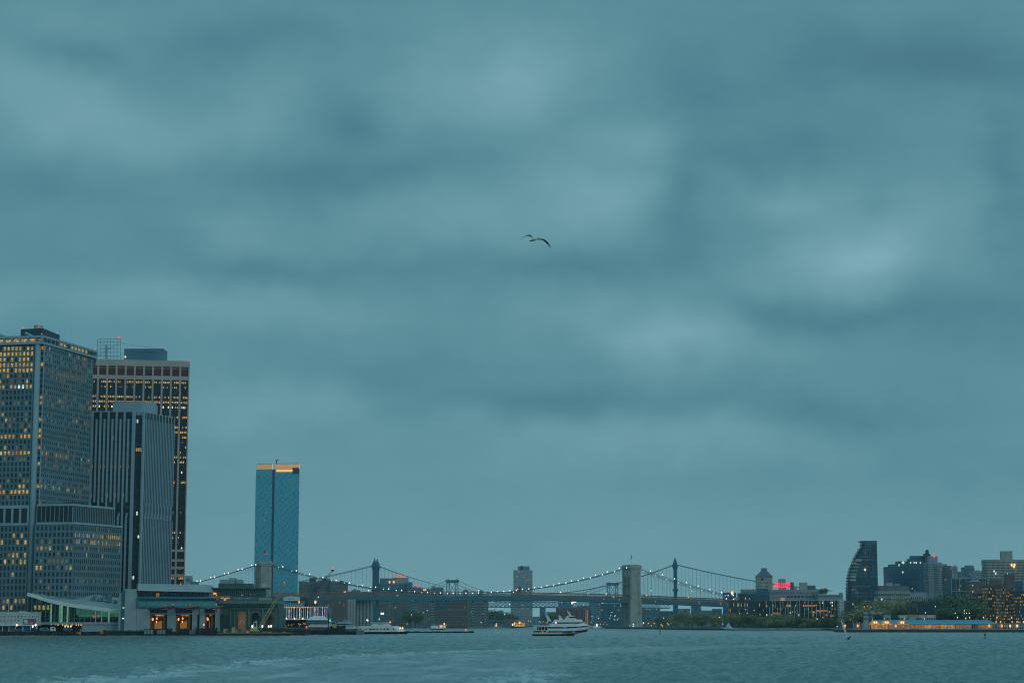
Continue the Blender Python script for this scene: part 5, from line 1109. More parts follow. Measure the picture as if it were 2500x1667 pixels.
stone_bridge()

# ------------------------------------------------------------------ steel suspension bridge behind
def steel_bridge():
    A = V(XX(917,3128,50), 3128); B = V(XX(1649,3090,50), 3090); a_ = (B-A).normalized(); c_ = V(-a_.y, a_.x); SP_ = (B-A).length
    t = thing('suspension_bridge', 'blue steel suspension bridge with slim towers behind the stone bridge', 'bridge', (A.x, A.y, 0))
    pt = lambda s_, o_, z: V((A+a_*s_+c_*o_).x, (A+a_*s_+c_*o_).y, z)
    def bo(mb, s0, s1, o0, o1, z0, z1, d=0, m=0):
        q = [pt(s0,o0,0), pt(s1,o0,0), pt(s1,o1,0), pt(s0,o1,0)]; r_ = [pt(s0-d,o0-d,0), pt(s1+d,o0-d,0), pt(s1+d,o1+d,0), pt(s0-d,o1+d,0)]
        return mb.hexa([(p.x,p.y,z0) for p in q], [(p.x,p.y,z1) for p in r_], m)
    for s0 in (0, SP_):
        mb = MB()
        for o_ in (-15, -5, 5, 15):
            bo(mb, s0-2.7, s0+2.7, o_-2.2, o_+2.2, 6, 92, 0)
        for o_ in (-10, 0, 10):
            for z_ in (46, 84): bo(mb, s0-1.6, s0+1.6, o_-4, o_+4, z_, z_+5)
            if o_ == 0: bo(mb, s0-1.6, s0+1.6, -4, 4, 64, 68)
        bo(mb, s0-4.6, s0+4.6, -18, 18, 1, 38, -1.0)
        bo(mb, s0-3.6, s0+3.6, -17.6, 17.6, 56, 58, .8); bo(mb, s0-4.4, s0+4.4, -18, 18, 58.01, 59)
        bo(mb, s0-2.9, s0+2.9, -17.4, 17.4, 89, 93, .9); bo(mb, s0-4.6, s0+4.6, -18.6, 18.6, 93.01, 96)
        bo(mb, s0-3.4, s0+3.4, -17.6, 17.6, 96.01, 99)
        for o_ in (-14, 14):
            bo(mb, s0-2.4, s0+2.4, o_-2.4, o_+2.4, 99.01, 102); p = pt(s0,o_,0); mb.cyl(p.x, p.y, 1.6, 102, 104.5, 8, 0, 1.1); mb.ell((p.x,p.y,105.2),1.3,1.3,1.3); mb.cyl(p.x,p.y,.3,106,108.5,6,0,.1)
        mb.build('tower','steel_blue',t)
        mb = MB(); bo(mb, s0-7, s0+7, -22, 22, -2, 5); mb.build('footing','concrete_dark',t)
    dz_ = lambda s_: 41.0-.00008*(s_-SP_/2)**2
    def cz(s_):
        if 0 <= s_ <= SP_: q = 2*s_/SP_-1; return 50.5+46.5*q*q
        q = -s_ if s_ < 0 else s_-SP_; return 97-.255*q+.00035*q*q
    S0, S1 = -240, SP_+240
    mb = MB(); n = 60; st = (S1-S0)/n
    for k in range(n):
        a, b = S0+k*st, S0+(k+1)*st
        for (o0,o1,d0,d1) in ((-17,17,0,.9),(-17,17,7.4,8.2),(-17.3,-16.7,5.8,7.3)):
            p = [pt(a,o0,dz_(a)+d0),pt(b,o0,dz_(b)+d0),pt(b,o1,dz_(b)+d0),pt(a,o1,dz_(a)+d0)]; mb.hexa([tuple(v) for v in p],[tuple(v+V(0,0,d1-d0)) for v in p])
    mb.build('deck','steel_blue',t)
    for o_ in (-17, 17):
        mb = MB(); n = 90; st = (S1-S0)/n
        for k in range(n):
            a, b = S0+k*st, S0+(k+1)*st; A1, B1, C1, D1 = pt(a,o_,dz_(a)+.9), pt(b,o_,dz_(b)+.9), pt(b,o_,dz_(b)+7.4), pt(a,o_,dz_(a)+7.4)
            mb.bar(A1,C1,.3); mb.bar(B1,D1,.3); mb.bar(A1,D1,.28)
        mb.build('truss','steel_blue',t)
    for o_ in (-17.5, -5, 5, 17.5):
        mb = MB(); n = 90; st = (S1-S0)/n
        for k in range(n):
            a, b = S0+k*st, S0+(k+1)*st; mb.bar(pt(a,o_,cz(a)), pt(b,o_,cz(b)), .22, n=5)
        mb.build('main_cable','mid_blue',t)
    it = []
    for o_ in (-17.5, 17.5):
        s_ = -215.0
        while s_ < SP_+215:
            if cz(s_) > dz_(s_)+9: it.append((lambda s_, o_: lambda mb: mb.bar(pt(s_,o_,dz_(s_)+8), pt(s_,o_,cz(s_)), .13, n=3))(s_, o_))
            s_ += 5.8
    multi(t,'hanger',it,'mid_blue')
    return t
steel_bridge()
# ------------------------------------------------------------------ far lattice bridge
def lattice_bridge():
    A = V(XX(1104,4246,50), 4246); B = V(XX(1496,4530,50), 4530); a_ = (B-A).normalized(); c_ = V(-a_.y, a_.x); SP_ = (B-A).length
    t = thing('suspension_bridge', 'distant bridge with wide open lattice towers seen through the nearer bridges', 'bridge', (A.x, A.y, 0))
    pt = lambda s_, o_, z: V((A+a_*s_+c_*o_).x, (A+a_*s_+c_*o_).y, z)
    u = V(1,0)
    for s0 in (0, SP_):
        c0 = A+a_*s0; mb = MB(); hw0, hw1 = 14.5, 11.5; Yt = c0.y
        for d in (-4, 4):
            def leg(f_, z): return V(c0.x+f_*(hw0+(hw1-hw0)*min(1, (z-10)/80)), Yt+d, z)
            for f_ in (-1, -.52, .30-.0, .0-.2+.0, .52, 1):
                if f_ in (.3, -.2): continue
                mb.bar(leg(f_,4), leg(f_,93), .85, .7)
            zs = [46,58,70,82,92]
            for k in range(len(zs)-1):
                for f0, f1 in ((-1,-.52),(.52,1)): mb.bar(leg(f0,zs[k]),leg(f1,zs[k+1]),.35); mb.bar(leg(f1,zs[k]),leg(f0,zs[k+1]),.35)
            for k in (0, 2): mb.bar(leg(-.52,zs[k]),leg(.52,zs[k+2] if k+2 < 5 else 92),.4); mb.bar(leg(.52,zs[k]),leg(-.52,zs[k+2] if k+2 < 5 else 92),.4)
        mb.box(c0.x-13,c0.x+13,Yt-5,Yt+5,92,94.5); mb.hexa([(c0.x-13,Yt-5,94.5),(c0.x+13,Yt-5,94.5),(c0.x+13,Yt+5,94.5),(c0.x-13,Yt+5,94.5)],[(c0.x-15,Yt-5,98),(c0.x+15,Yt-5,98),(c0.x+15,Yt+5,98),(c0.x-15,Yt+5,98)])
        for f_ in (-11,-8,8,11): mb.cyl(c0.x+f_,Yt,.8,98,101,6,0,.3)
        for q in (-11,11): mb.box(c0.x+q-4,c0.x+q+4,Yt-7,Yt+7,-2,6)
        mb.build('tower','steel_blue',t)
    n = 60; S0, S1 = -130, SP_+160; st = (S1-S0)/n; z0 = 41
    mb = MB()
    for k in range(n):
        a, b = S0+k*st, S0+(k+1)*st
        for (o0,o1,d0,d1) in ((-17,17,0,2.2),(-17.3,-16.7,11,12.6)):
            p = [pt(a,o0,z0+d0),pt(b,o0,z0+d0),pt(b,o1,z0+d0),pt(a,o1,z0+d0)]; mb.hexa([tuple(v) for v in p],[tuple(v+V(0,0,d1-d0)) for v in p])
    mb.build('deck','steel_blue',t)
    for o_ in (-17, 17):
        mb = MB()
        for k in range(n):
            a, b = S0+k*st, S0+(k+1)*st; mb.bar(pt(a,o_,z0+2),pt(b,o_,z0+11),.45); mb.bar(pt(b,o_,z0+2),pt(a,o_,z0+11),.45); mb.bar(pt(a,o_,z0+2),pt(a,o_,z0+11),.4)
        mb.build('truss','steel_blue',t)
    def cz(s_):
        if 0 <= s_ <= SP_: q = 2*s_/SP_-1; return 55+43*q*q
        q = -s_ if s_ < 0 else s_-SP_; return 98-.32*q
    for o_ in (-15, 15):
        mb = MB()
        for k in range(50):
            a, b = S0+(S1-S0)*k/50, S0+(S1-S0)*(k+1)/50; mb.bar(pt(a,o_,cz(a)),pt(b,o_,cz(b)),.45,n=5)
        mb.build('main_cable','steel_dark',t)
    it = [(lambda s_: lambda mb: mb.bar(pt(s_,-15,z0+12),pt(s_,-15,cz(s_)),.12,n=3))(s_) for s_ in np.arange(6, SP_, 9.0) if cz(s_) > z0+14]
    multi(t,'hanger',it,'steel_dark')
    random.seed(8)
    for k in range(16):
        s_ = random.uniform(20, SP_+100); mb = MB(); p = pt(s_,-18,z0+random.choice((3,7,12))); lampball(mb,p,.8); mb.build('road_lamp',[random.choice(['lamp_warm','lamp_white','lamp_warm','lamp_orange'])],t)
lattice_bridge()
# ------------------------------------------------------------------ middle city
def city():
    b = block
    b('office_block','small pale block just right of the tan tower at the foot of the left skyline','building',452,463,1407,1900,18,'pale_blue',3,10,zb=1.9,lit=.1)
    b('office_block','low grey block under the first lamps of the bridge cable','building',463,478,1421,1850,18,'mid_blue',4,9)
    b('apartment_block','brown brick slab right of the blue glass tower, with a dark rooftop box','apartment building',729,776,1421,2860,22,'brick_grey',11,30,lit=.01,tops=((755,771,1411,4,'steel_dark'),))
    b('apartment_block','grey brick slab behind the dark crane boom, tallest of its row','apartment building',776,806,1417,2840,22,'brick_grey',8,30,lit=.015,tops=((786,796,1412.5,5),))
    b('apartment_block','flat-topped grey slab ending the row left of the steel bridge tower','apartment building',806,846,1421.5,2830,22,'brick_grey',10,29,lit=.01,tops=((829,838,1417.5,5),))
    b('apartment_block','dark brick block low beneath the left end of the bridge deck','apartment building',790,846,1462,2500,20,'brick',12,14,lit=.04)
    b('apartment_block','grey panelled block below the deck, one lit stair strip on its side','apartment building',845,866,1464,2520,18,'concrete',3,14,lit=lambda c, r: 2 if c == 0 and r > 4 else 0,fw=.3)
    def stripes():
        Y = 2560; root, o, u, W_, zt = block('apartment_block','white and dark vertically striped block under the deck beside the bridge pier','apartment building',866,908,1463,Y,18,'concrete',0,0,fl=False)
        for k in range(5):
            mb = MB(); mb.ob(o, u, W_*(.04+k*.2), W_*(.13+k*.2), .02, .3, 4, zt-1); mb.build('window_strip','glass',root)
        mb = MB()
        for k in range(14): mb.ob(o, u, 0, W_, .31, .5, 5+k*2.6, 5.5+k*2.6)
        mb.build('floor_band','concrete',root)
    stripes()
    b('office_block','stepped grey block with gold roof lights right of the steel tower','building',925,996,1424,3300,40,'mid_blue',18,24,lit=.02,tops=((927,965,1411.5,4,'mid_blue'),(960,996,1409.5,8,'pale_blue')))
    b('office_block','slim blue-grey annex right of the gold-lit rooftop block','building',995,1005,1421.5,3290,30,'mid_blue',3,22,lit=.01)
    r_ = thing('rooftop_lights','gold strip and red beacons on the block right of the steel bridge tower','lights',P(975,1408,3310))
    mb = MB(); mb.pb(968,984,1406.5,1409,3306,3); mb.build('gold_strip','lit_orange',r_)
    for x, y in ((948,1401.5),(955,1401.5),(964,1404.5),(973,1402),(976,1402),(979,1404),(988,1402),(990,1402)):
        mb = MB(); p = P(x,y,3308); lampball(mb, p, .9); mb.bar((p.x,p.y,P(x,1410,3308).z),p,.25); mb.build('beacon','lamp_red',r_)
    r_ = thing('rooftop_lights','two orange lamps glowing on the wall right of the steel bridge tower','lights',P(956,1420,3296))
    for x in (951,961,963):
        mb = MB(); lampball(mb, P(x,1420,3297), 1.6 if x != 963 else 1); mb.build('lamp','lamp_orange',r_)
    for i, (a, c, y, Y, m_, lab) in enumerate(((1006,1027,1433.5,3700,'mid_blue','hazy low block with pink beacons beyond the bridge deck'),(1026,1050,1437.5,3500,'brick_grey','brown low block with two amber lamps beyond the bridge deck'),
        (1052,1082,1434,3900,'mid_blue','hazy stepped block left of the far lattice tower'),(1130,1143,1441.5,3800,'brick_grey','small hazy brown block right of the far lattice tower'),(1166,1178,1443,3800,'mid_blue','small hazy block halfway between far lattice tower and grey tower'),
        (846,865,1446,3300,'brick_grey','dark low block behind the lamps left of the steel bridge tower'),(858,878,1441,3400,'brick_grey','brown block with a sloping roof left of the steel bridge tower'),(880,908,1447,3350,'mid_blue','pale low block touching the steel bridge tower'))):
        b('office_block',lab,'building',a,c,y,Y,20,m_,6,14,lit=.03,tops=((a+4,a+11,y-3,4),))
    r_ = thing('rooftop_lights','pink beacons on the hazy low block beyond the deck','lights',P(1018,1430,3698))
    for x in (1013,1018,1022): mb = MB(); p = P(x,1429.5,3700); lampball(mb,p,.9); mb.bar(p,p+V(0,0,-4),.3); mb.build('beacon','lamp_red',r_)
    r_ = thing('rooftop_lights','pair of amber lamps above the brown low block beyond the deck','lights',P(1037,1438,3498))
    for x in (1035,1039): mb = MB(); lampball(mb,P(x,1439,3498),1.4); mb.build('lamp','lamp_orange',r_)
    # slabs below the deck
    rows = [(925,962,2900,'brick_grey','brick slab under the deck right of the steel tower pier'),(963,1000,2960,'brick_grey','second brick slab under the deck right of the steel tower pier, fronted by lamps'),(1020,1062,2880,'brick_grey','brown slab with a dark balcony strip behind the river trees'),(1064,1096,2950,'teal_block','dark blue slab between two brown slabs under the deck'),(1096,1142,2990,'brick','brown slab above the pale low terrace under the deck'),(1143,1192,2900,'brick_grey','tall brown slab with two balcony strips, rightmost of the row under the deck')]
    for a, c, Y, m_, lab in rows:
        root, o, u, W_, zt = b('apartment_block',lab,'apartment building',a,c,1464,Y,22,m_,10,17,lit=.02,fl=False)
        for f_ in ((.80,) if a == 1020 else (.18,.80) if a == 1143 else ()):
            mb = MB(); mb.ob(o,u,W_*f_,W_*f_+3,.1,.5,3,zt-1); mb.build('balcony_strip','glass',root)
            mb = MB()
            for k in range(14): mb.ob(o,u,W_*f_-.2,W_*f_+3.2,.51,1.2,5+k*2.3,5.9+k*2.3)
            mb.build('balcony','concrete',root)
        flush(root)
    b('terrace_building','low brown building with a pale flat roof line in front of the slabs','building',1062,1140,1489,2780,16,'brick',16,6,lit=.04,tops=((1096,1140,1487.5,1,'concrete'),))
    t = thing('waterfront_viaduct','long pale river wall with dark columns carrying the waterfront road','viaduct',(XX(1150,3000,3),3000,1)); Y = 3000
    mb = MB(); mb.pb(1075,1236,1518,1531,Y,6); mb.build('wall','concrete',t); mb = MB(); mb.pb(1066,1240,1512,1518,Y-3,16); mb.build('road_deck','steel_blue',t)
    it = [(lambda x: lambda mb: mb.pb(x,x+1.3,1517.9,1531,Y-2.5,2))(x) for x in range(1076,1238,7)]; multi(t,'column',it,'mid_blue')
    mb = MB(); mb.pb(1050,1245,1529,1532,Y-5,5); mb.build('quay','concrete_dark',t)
    # grey tower
    root, o, u, W_, zt = b('residential_tower','single grey tower with clipped corners standing alone at mid picture','tower',1253.5,1300,1392,4700,40,'pale_blue',14,34,lit=.12,fw=.55,fh=.45,tops=((1264,1293,1382,5,'mid_blue'),(1271,1276,1381,5,'steel_dark')),glass='glass_grey',fl=False)
    mb = MB(); mb.pb(1264,1272,1432,1448,4698,2); mb.build('dark_panel','steel_dark',root); flush(root)
    b('apartment_block','low pale block at the foot of the lone grey tower','apartment building',1247,1300,1500,4300,30,'pale_blue',12,6,lit=.12)
    b('apartment_block','distant block left of the tall grey tower base above the deck','apartment building',1247,1264,1441,4650,30,'beige',5,14,lit=.05)
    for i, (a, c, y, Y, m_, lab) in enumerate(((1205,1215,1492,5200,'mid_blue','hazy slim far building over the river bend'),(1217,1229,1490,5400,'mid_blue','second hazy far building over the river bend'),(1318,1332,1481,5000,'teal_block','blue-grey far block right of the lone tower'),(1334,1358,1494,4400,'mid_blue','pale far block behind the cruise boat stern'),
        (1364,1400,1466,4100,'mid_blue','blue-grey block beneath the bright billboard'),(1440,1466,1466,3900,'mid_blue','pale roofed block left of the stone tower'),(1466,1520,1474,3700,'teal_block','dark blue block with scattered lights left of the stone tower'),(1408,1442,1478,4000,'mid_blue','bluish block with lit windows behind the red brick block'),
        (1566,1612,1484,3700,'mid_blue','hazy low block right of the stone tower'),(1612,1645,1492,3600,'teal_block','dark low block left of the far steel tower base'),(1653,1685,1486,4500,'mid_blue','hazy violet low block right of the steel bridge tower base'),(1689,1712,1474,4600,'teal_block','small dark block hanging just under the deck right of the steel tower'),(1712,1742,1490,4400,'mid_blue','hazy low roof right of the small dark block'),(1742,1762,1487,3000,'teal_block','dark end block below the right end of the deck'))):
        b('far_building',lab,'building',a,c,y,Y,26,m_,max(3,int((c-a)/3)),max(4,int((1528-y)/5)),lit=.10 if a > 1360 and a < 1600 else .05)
    root, o, u, W_, zt = b('warehouse','red brick riverside block with tall window strips behind the cruise boat','building',1358,1444,1484,3300,30,'brick_red',22,1,fw=.4,fh=.9,lit=lambda c, r: 5 if c in (18,19) else 0,fl=False)
    flush(root)
    t = thing('billboard','bright white illuminated billboard under the bridge deck','billboard',P(1401,1473,3900)); mb = MB(); mb.pb(1394,1408,1465,1473.5,3900,1.5); mb.build('panel','steel_dark',t)
    mb = MB(); p = [P(1394.5,1466.5,3899),P(1407.5,1465.2,3899),P(1407.5,1469.5,3899),P(1400,1471,3899),P(1396,1475,3899)]; mb.face([tuple(v) for v in reversed(p)]); mb.build('lit_face','lamp_white',t)
    mb = MB(); mb.bar(P(1397,1473,3901),P(1397,1490,3901),.5); mb.bar(P(1405,1473,3901),P(1405,1490,3901),.5); mb.build('leg','steel_dark',t)
    # shore lamps along the far bank
    random.seed(77)
    def lamp(px, py, Y, m_, lab, grp, zb=1.9, r_=None, cat='street lamp'):
        p = P(px,py,Y); t = thing('street_lamp', lab, cat, (p.x,p.y,zb), grp); s_ = F/Y
        r_ = (r_ or max(.28, 1.5/s_))*.46
        mb = MB(); mb.bar((p.x,p.y,min(zb,p.z-1)), p, max(.07,.25/s_), max(.05,.2/s_)); mb.build('pole','steel_dark',t)
        mb = MB(); lampball(mb, p, r_); mb.build('lamp_head',m_,t); return t
    G1 = 'lamps along the far river bank'
    for x, y, Y in ((1232,1499,2950),(1157,1509,2940),(1213,1521,2400),(1234,1521,2920)): lamp(x,y,Y,'lamp_white','white lamp on the far bank left of the cruise boat',G1,zb=1)
    for x, y, Y in ((1290,1515,3000),(1295,1516,3000),(1317,1516,3050),(1320,1519,3050),(1326,1517,3050)): lamp(x,y,Y,'lamp_warm','warm lamp on the far bank behind the cruise boat stern',G1,zb=1)
    for x, y, Y in ((1426,1519,3000),(1443,1519,3000),(1456,1522,3000),(1460,1523,3000),(1466,1523,3000),(1473,1523,3000),(1482,1524,3000)): lamp(x,y,Y,'lamp_warm','warm lamp on the far bank between cruise boat bow and stone tower',G1,zb=1)
    for x, y, Y in ((1491,1502,3400),(1503,1502,3400),(1501,1512,3400),(1507,1512,3400),(1461,1508,3400),(1494,1494,3600)): lamp(x,y,Y,'lamp_white','small white lamp low left of the stone tower',G1)
    for x, y, Y in ((875,1497,2400),(1005,1500,2400),(1033,1495,2400)): lamp(x,y,Y,'lamp_white','white lamp among the buildings below the left deck',G1)
    for x, y, Y, m_ in ((898,1514,1300,'lamp_white'),(896,1512.5,1300,'lamp_white')): lamp(x,y,Y,m_,'bright white floodlight behind the docked ferry','floodlights behind the docked ferry',r_=.8)
    for x, y, m_ in ((1576,1470,0),(1586,1487,1),(1603,1486,1),(1619,1488,0),(1636,1489,1),(1664,1489,1),(1579,1486,1),(1683,1494,0)): lamp(x,y,3200,'lamp_warm' if m_ else 'lamp_orange','warm lamp above the low roofs right of the stone tower',G1)
    for x, y, m_ in ((1583,1521,'lamp_orange'),(1590,1526,'lamp_orange'),(1597,1521,'lamp_orange'),(1614,1524,'lamp_orange'),(1617,1527,'lamp_orange'),(1629,1521,'lamp_orange'),(1632,1524,'lamp_orange')): lamp(x,y,2110,m_,'orange lamp at the water edge between stone tower and park','orange lamps at the tower foot',r_=1.1)
    for x, y, m_ in ((1571,1520,'lamp_white'),(1546,1523,'lamp_white'),(1546,1528,'lamp_white'),(1537.5,1526,'lamp_green')): lamp(x,y,2560,m_,'lamp at the foot of the right stone tower','lamps at the tower foot',r_=1.2)
    for x, y, Y, m_ in ((1620,1508,2150,0),(1639,1521,2100,0),(1756,1506,1990,0),(1806,1496.5,2010,1),(1824,1496,2010,1),(1841,1489,2020,1),(1855.5,1499.5,2000,1),(1929,1495,2000,0),(2009,1506,1960,1),(1995,1510,1960,0),(2043.5,1528.5,1900,0),(1820,1487,2030,1)):
        lamp(x,y,Y,('lamp_white','lamp_warm')[m_],'pale park lamp among the trees on the right bank' if not m_ else 'amber park lamp among the trees on the right bank','park lamps on the right bank',r_=.75)
    for x in (2337.5,2358,2367,2401,2434,2470): lamp(x,1506.5 if x != 2358 else 1508.5,1560,'lamp_warm','bright street lamp standing behind the blue-roofed pier shed','street lamps behind the pier',r_=.95,zb=1.7)
    for x in (2432,2443,2471,2483,2499): lamp(x,1517,1500,'lamp_warm','low bright lamp right of the end of the blue roof','low lamps right of the blue roof',r_=.85,zb=1.7)
    for x, y in ((2110,1481),(2118,1480),(2126,1482)): lamp(x,y,1900,'lamp_orange','amber lamp at the foot of the sail-shaped tower','amber lamps below the sail-shaped tower',r_=1.0)
    for x, y in ((2354.5,1490),(2354.5,1496),(2360,1496),(2366.5,1496),(2332,1496),(2283.5,1480),(2259.5,1495)): lamp(x,y,1650,'lamp_white','small white lamp in front of the dark trees on the right','small lamps in front of the dark trees',r_=.6)
    # brick pier building and green among the middle bank
    b('pier_shed','dark red shed low on the far bank under the bridge','shed',1232,1256,1511.5,2900,12,'brick',0,0,tops=((1234,1254,1509,2,'brick'),))
    t = thing('tent_roof','pale peaked tent roof at the water edge in front of the park trees','tent',(XX(1779,1945,3),1945,1.7)); Y = 1945
    pk = P(1778,1519,Y); mb = MB(); base = [P(x,1534,Y+d) for x,d in ((1760,-2),(1770,-6),(1787,-6),(1798,-2),(1794,8),(1764,8))]
    mid = [pk.lerp(q_,.45)+V(0,0,-2.0) for q_ in base]
    mb.loft([[tuple(q_) for q_ in base],[tuple(q_) for q_ in mid],[tuple(pk+(q_-pk)*.02) for q_ in base]],[0,0,0]); mb.build('canopy','concrete',t)
    mb = MB(); mb.bar((pk.x,pk.y,1.7),pk+V(0,0,1.5),.25); mb.build('pole','wire',t)
city()

# ------------------------------------------------------------------ trees
def make_tree(seed, h, rad, mat_, n=1500):
    rnd = random.Random(seed); mb = MB()
    t = thing('tree','tree','tree',(0,0,0)); trunk = MB(); trunk.bar((0,0,-.5),(0,0,h*.42),h*.028,h*.018,n=7)
    cents = []
    for k in range(11):
        a = rnd.uniform(0,6.28); rr = rad*rnd.uniform(.25,.72); z_ = h*rnd.uniform(.34,.84); c = (math.cos(a)*rr*(1.15-z_/h*.6), math.sin(a)*rr*(1.15-z_/h*.6), z_)
        cents.append((c, rad*rnd.uniform(.26,.46))); trunk.bar((0,0,h*rnd.uniform(.2,.4)), c, h*.012, h*.004, n=5)
    cents.append(((0,0,h*.72), rad*.5)); trunk.build('trunk','bark',t)
    for k in range(n):
        c, r_ = rnd.choice(cents); d = Vector((rnd.gauss(0,1),rnd.gauss(0,1),rnd.gauss(0,1))).normalized(); p = Vector(c)+d*r_*rnd.uniform(.45,1.12)
        if p.z < h*.16: continue
        e1 = Vector((rnd.gauss(0,1),rnd.gauss(0,1),rnd.gauss(0,1))).normalized(); e2 = e1.cross(d).normalized(); s_ = h*rnd.uniform(.018,.036)
        mb.face([p+e1*s_, p+e2*s_*.8, p-e1*s_, p-e2*s_*.8])
    mb.build('crown',mat_,t); return t
protos = [make_tree(1,13,7,'leaf'), make_tree(2,12,7.5,'leaf'), make_tree(3,15,6.5,'leaf'), make_tree(4,13,7,'leaf_dark'), make_tree(5,12,8,'leaf_dark'), make_tree(6,11,6,'leaf_brown')]
used = set()
def tree(k, px, pt, pb_, Y, lab, grp, wide=1.0, zb=1.6):
    z1 = ZZ(pt, Y); H = (13,12,15,13,12,11)[k]; s_ = (z1-zb)/(H*.93); s3 = (s_*wide, s_*wide, s_)
    loc = (XX(px,Y,6), Y, zb); rz = random.uniform(0,6.28)
    if k not in used:
        used.add(k); r = protos[k]; r.location = loc; r.rotation_euler = (0,0,rz); r.scale = s3; r['label'] = lab; r['group'] = grp; return r
    return copy_thing(protos[k], loc, rz, s3, lab, grp)
random.seed(14)
GP = 'park trees on the right bank'
park = [ # px, top, Y, kind, wide, label
 (1588,1515,2380,1,1.3,'smallest olive tree at the left tip of the park, beside the orange lamps'),(1605,1508,2300,3,1.2,'dark green tree second from the left tip of the park'),(1622,1505,2240,0,1.1,'olive tree behind the green buoy'),(1640,1501,2200,1,1.1,'bushy tree below the steel bridge tower base'),
 (1656,1496,2160,2,1.1,'tall olive tree just right of the steel bridge tower base'),(1672,1494,2130,0,1.2,'highest tree in the left half of the park'),(1688,1497,2100,1,1.1,'round olive tree under the small dark block'),(1706,1499,2080,2,1.1,'feathery tree left of the centre of the park'),
 (1722,1498,2060,0,1.1,'olive tree below the red lights of the deck end'),(1738,1500,2050,3,1.1,'dark tree left of the tent roof'),(1752,1499,2040,1,1.2,'broad tree directly behind the left edge of the tent roof'),(1770,1496,2060,2,1.1,'tall tree directly behind the tent roof peak'),
 (1788,1499,2040,0,1.1,'olive tree directly behind the right edge of the tent roof'),(1806,1498,2030,1,1.1,'tree below the left end of the dark long hotel'),(1822,1500,2020,3,1.1,'dark tree below the middle of the dark long hotel'),(1840,1502,2020,0,1.1,'tree below the right part of the dark long hotel'),
 (1858,1504,2010,2,1.1,'tree at the joint of the dark hotel and the white-framed hotel'),(1876,1507,2000,1,1.2,'broad low tree below the white-framed hotel left corner'),(1893,1500,1980,0,1.3,'big olive tree before the white-framed hotel'),(1912,1498,1975,1,1.3,'biggest olive tree in front of the white-framed hotel'),
 (1932,1500,1980,2,1.2,'tall tree in front of the white-framed hotel centre'),(1950,1505,1990,3,1.2,'dark tree before the white-framed hotel'),(1968,1508,1980,0,1.1,'olive tree below the orange balcony lights'),(1986,1507,1980,1,1.1,'tree left of the amber lamp before the hotel'),
 (2003,1509,1970,3,1.1,'dark tree right of the amber lamp before the hotel'),(2020,1508,1970,4,1.1,'broad dark tree left of the white hotel wing'),(2036,1509,1960,3,1.1,'dark tree behind the sail tip'),(2050,1512,1950,1,1.0,'small tree at the right end of the park')]
for px, tp, Y, k, wd_, lab in park: tree(k, px, tp, 1535, Y, lab, GP, wd_)
for px, tp, Y, k, lab in ((1610,1519,2260,3,'low bush at the waterline left of the green buoy'),(1650,1514,2090,1,'low olive bush at the waterline under the tall park trees'),(1680,1513,2040,0,'front olive bush midway along the left park shore'),(1715,1514,2000,4,'front dark bush on the shore left of the tent roof'),(1745,1518,1980,1,'front olive bush beside the tent roof left edge'),
    (1815,1521,1950,3,'front dark bush right of the tent roof on the lawn'),(1880,1514,1945,1,'wide front bush on the shore under the white-framed hotel'),(1905,1512,1940,0,'tallest front bush on the shore under the white-framed hotel'),(1930,1513,1940,4,'front bush on the shore right of the tallest one'),(1960,1520,1935,1,'low front bush under the hotel centre'),(2000,1521,1925,3,'low front bush left of the sail'),(2030,1522,1920,4,'last low front bush at the sail')):
    tree(k, px, tp, 1536, Y, lab, 'shore bushes of the park', 1.5)
for px, tp, Y, k, lab in ((2100,1480,1900,1,'olive tree at the foot of the sail-shaped tower'),(2125,1470,1950,0,'rounded olive tree right of the sail-shaped tower foot'),(2150,1474,1900,1,'broad olive tree on the slope left of centre'),(2178,1468,1930,0,'olive tree on the slope below the pale office block'),(2205,1462,1960,1,'big olive tree on the slope below the teal block'),(2232,1460,1980,2,'olive tree on the slope at the right foot of the teal block'),
    (2190,1486,1800,4,'dark green bush low on the slope'),(2160,1488,1800,1,'olive bush low on the slope behind the white boxes'),(2220,1482,1850,4,'dark broad tree on the slope before the brick rows')):
    tree(k, px, tp, 1500, Y, lab, 'trees on the slope above the pier', 1.5)
for px, tp, Y, k, lab in ((2280,1470,1800,3,'dark green tree left in the grove before the grey towers'),(2298,1464,1780,4,'dark green tree second in the grove before the grey towers'),(2318,1460,1780,3,'dark green tree below the white-framed tower'),(2338,1458,1760,4,'highest dark tree of the grove'),(2356,1456,1750,3,'dark tree touching the pointed brick building'),(2376,1474,1720,4,'dark tree right end of the grove under the pointed brick building'),
    (2308,1484,1700,4,'front dark bush of the grove, left'),(2340,1484,1690,3,'front dark bush of the grove, right')):
    tree(k, px, tp, 1510, Y, lab, 'dark grove on the right', 1.5)
for px, tp, Y, k, lab in ((1002,1491,2750,4,'green tree on the far bank below the deck'),(1014,1496,2740,3,'smaller green tree on the far bank below the deck'),(1196,1491,3300,5,'purplish bare tree at the right end of the brown slabs'),(1208,1495,3350,5,'second purplish bare tree at the river bend'),(1222,1499,3400,4,'low green tree at the river bend'),(1238,1497,3100,4,'round green tree left of the lone grey tower foot'),(1250,1501,3100,3,'green tree at the lone grey tower foot'),
    (1345,1498,3200,4,'green tree behind the cruise boat stern'),(1352,1503,3200,3,'low green tree behind the cruise boat funnel')):
    tree(k, px, tp, 1527, Y, lab, 'trees on the far bank', 1.5)
mb = MB(); mb.prism([(XX(1740,1948,2),1948),(XX(2050,1915,2),1915),(XX(2050,2050,2),2050),(XX(1700,2150,2),2150)],1.72,2.1); tag(mb.build('grass','leaf_dark'),'dark green lawn between the trees of the riverside park','lawn',kind='structure')
mb = MB()
random.seed(3)
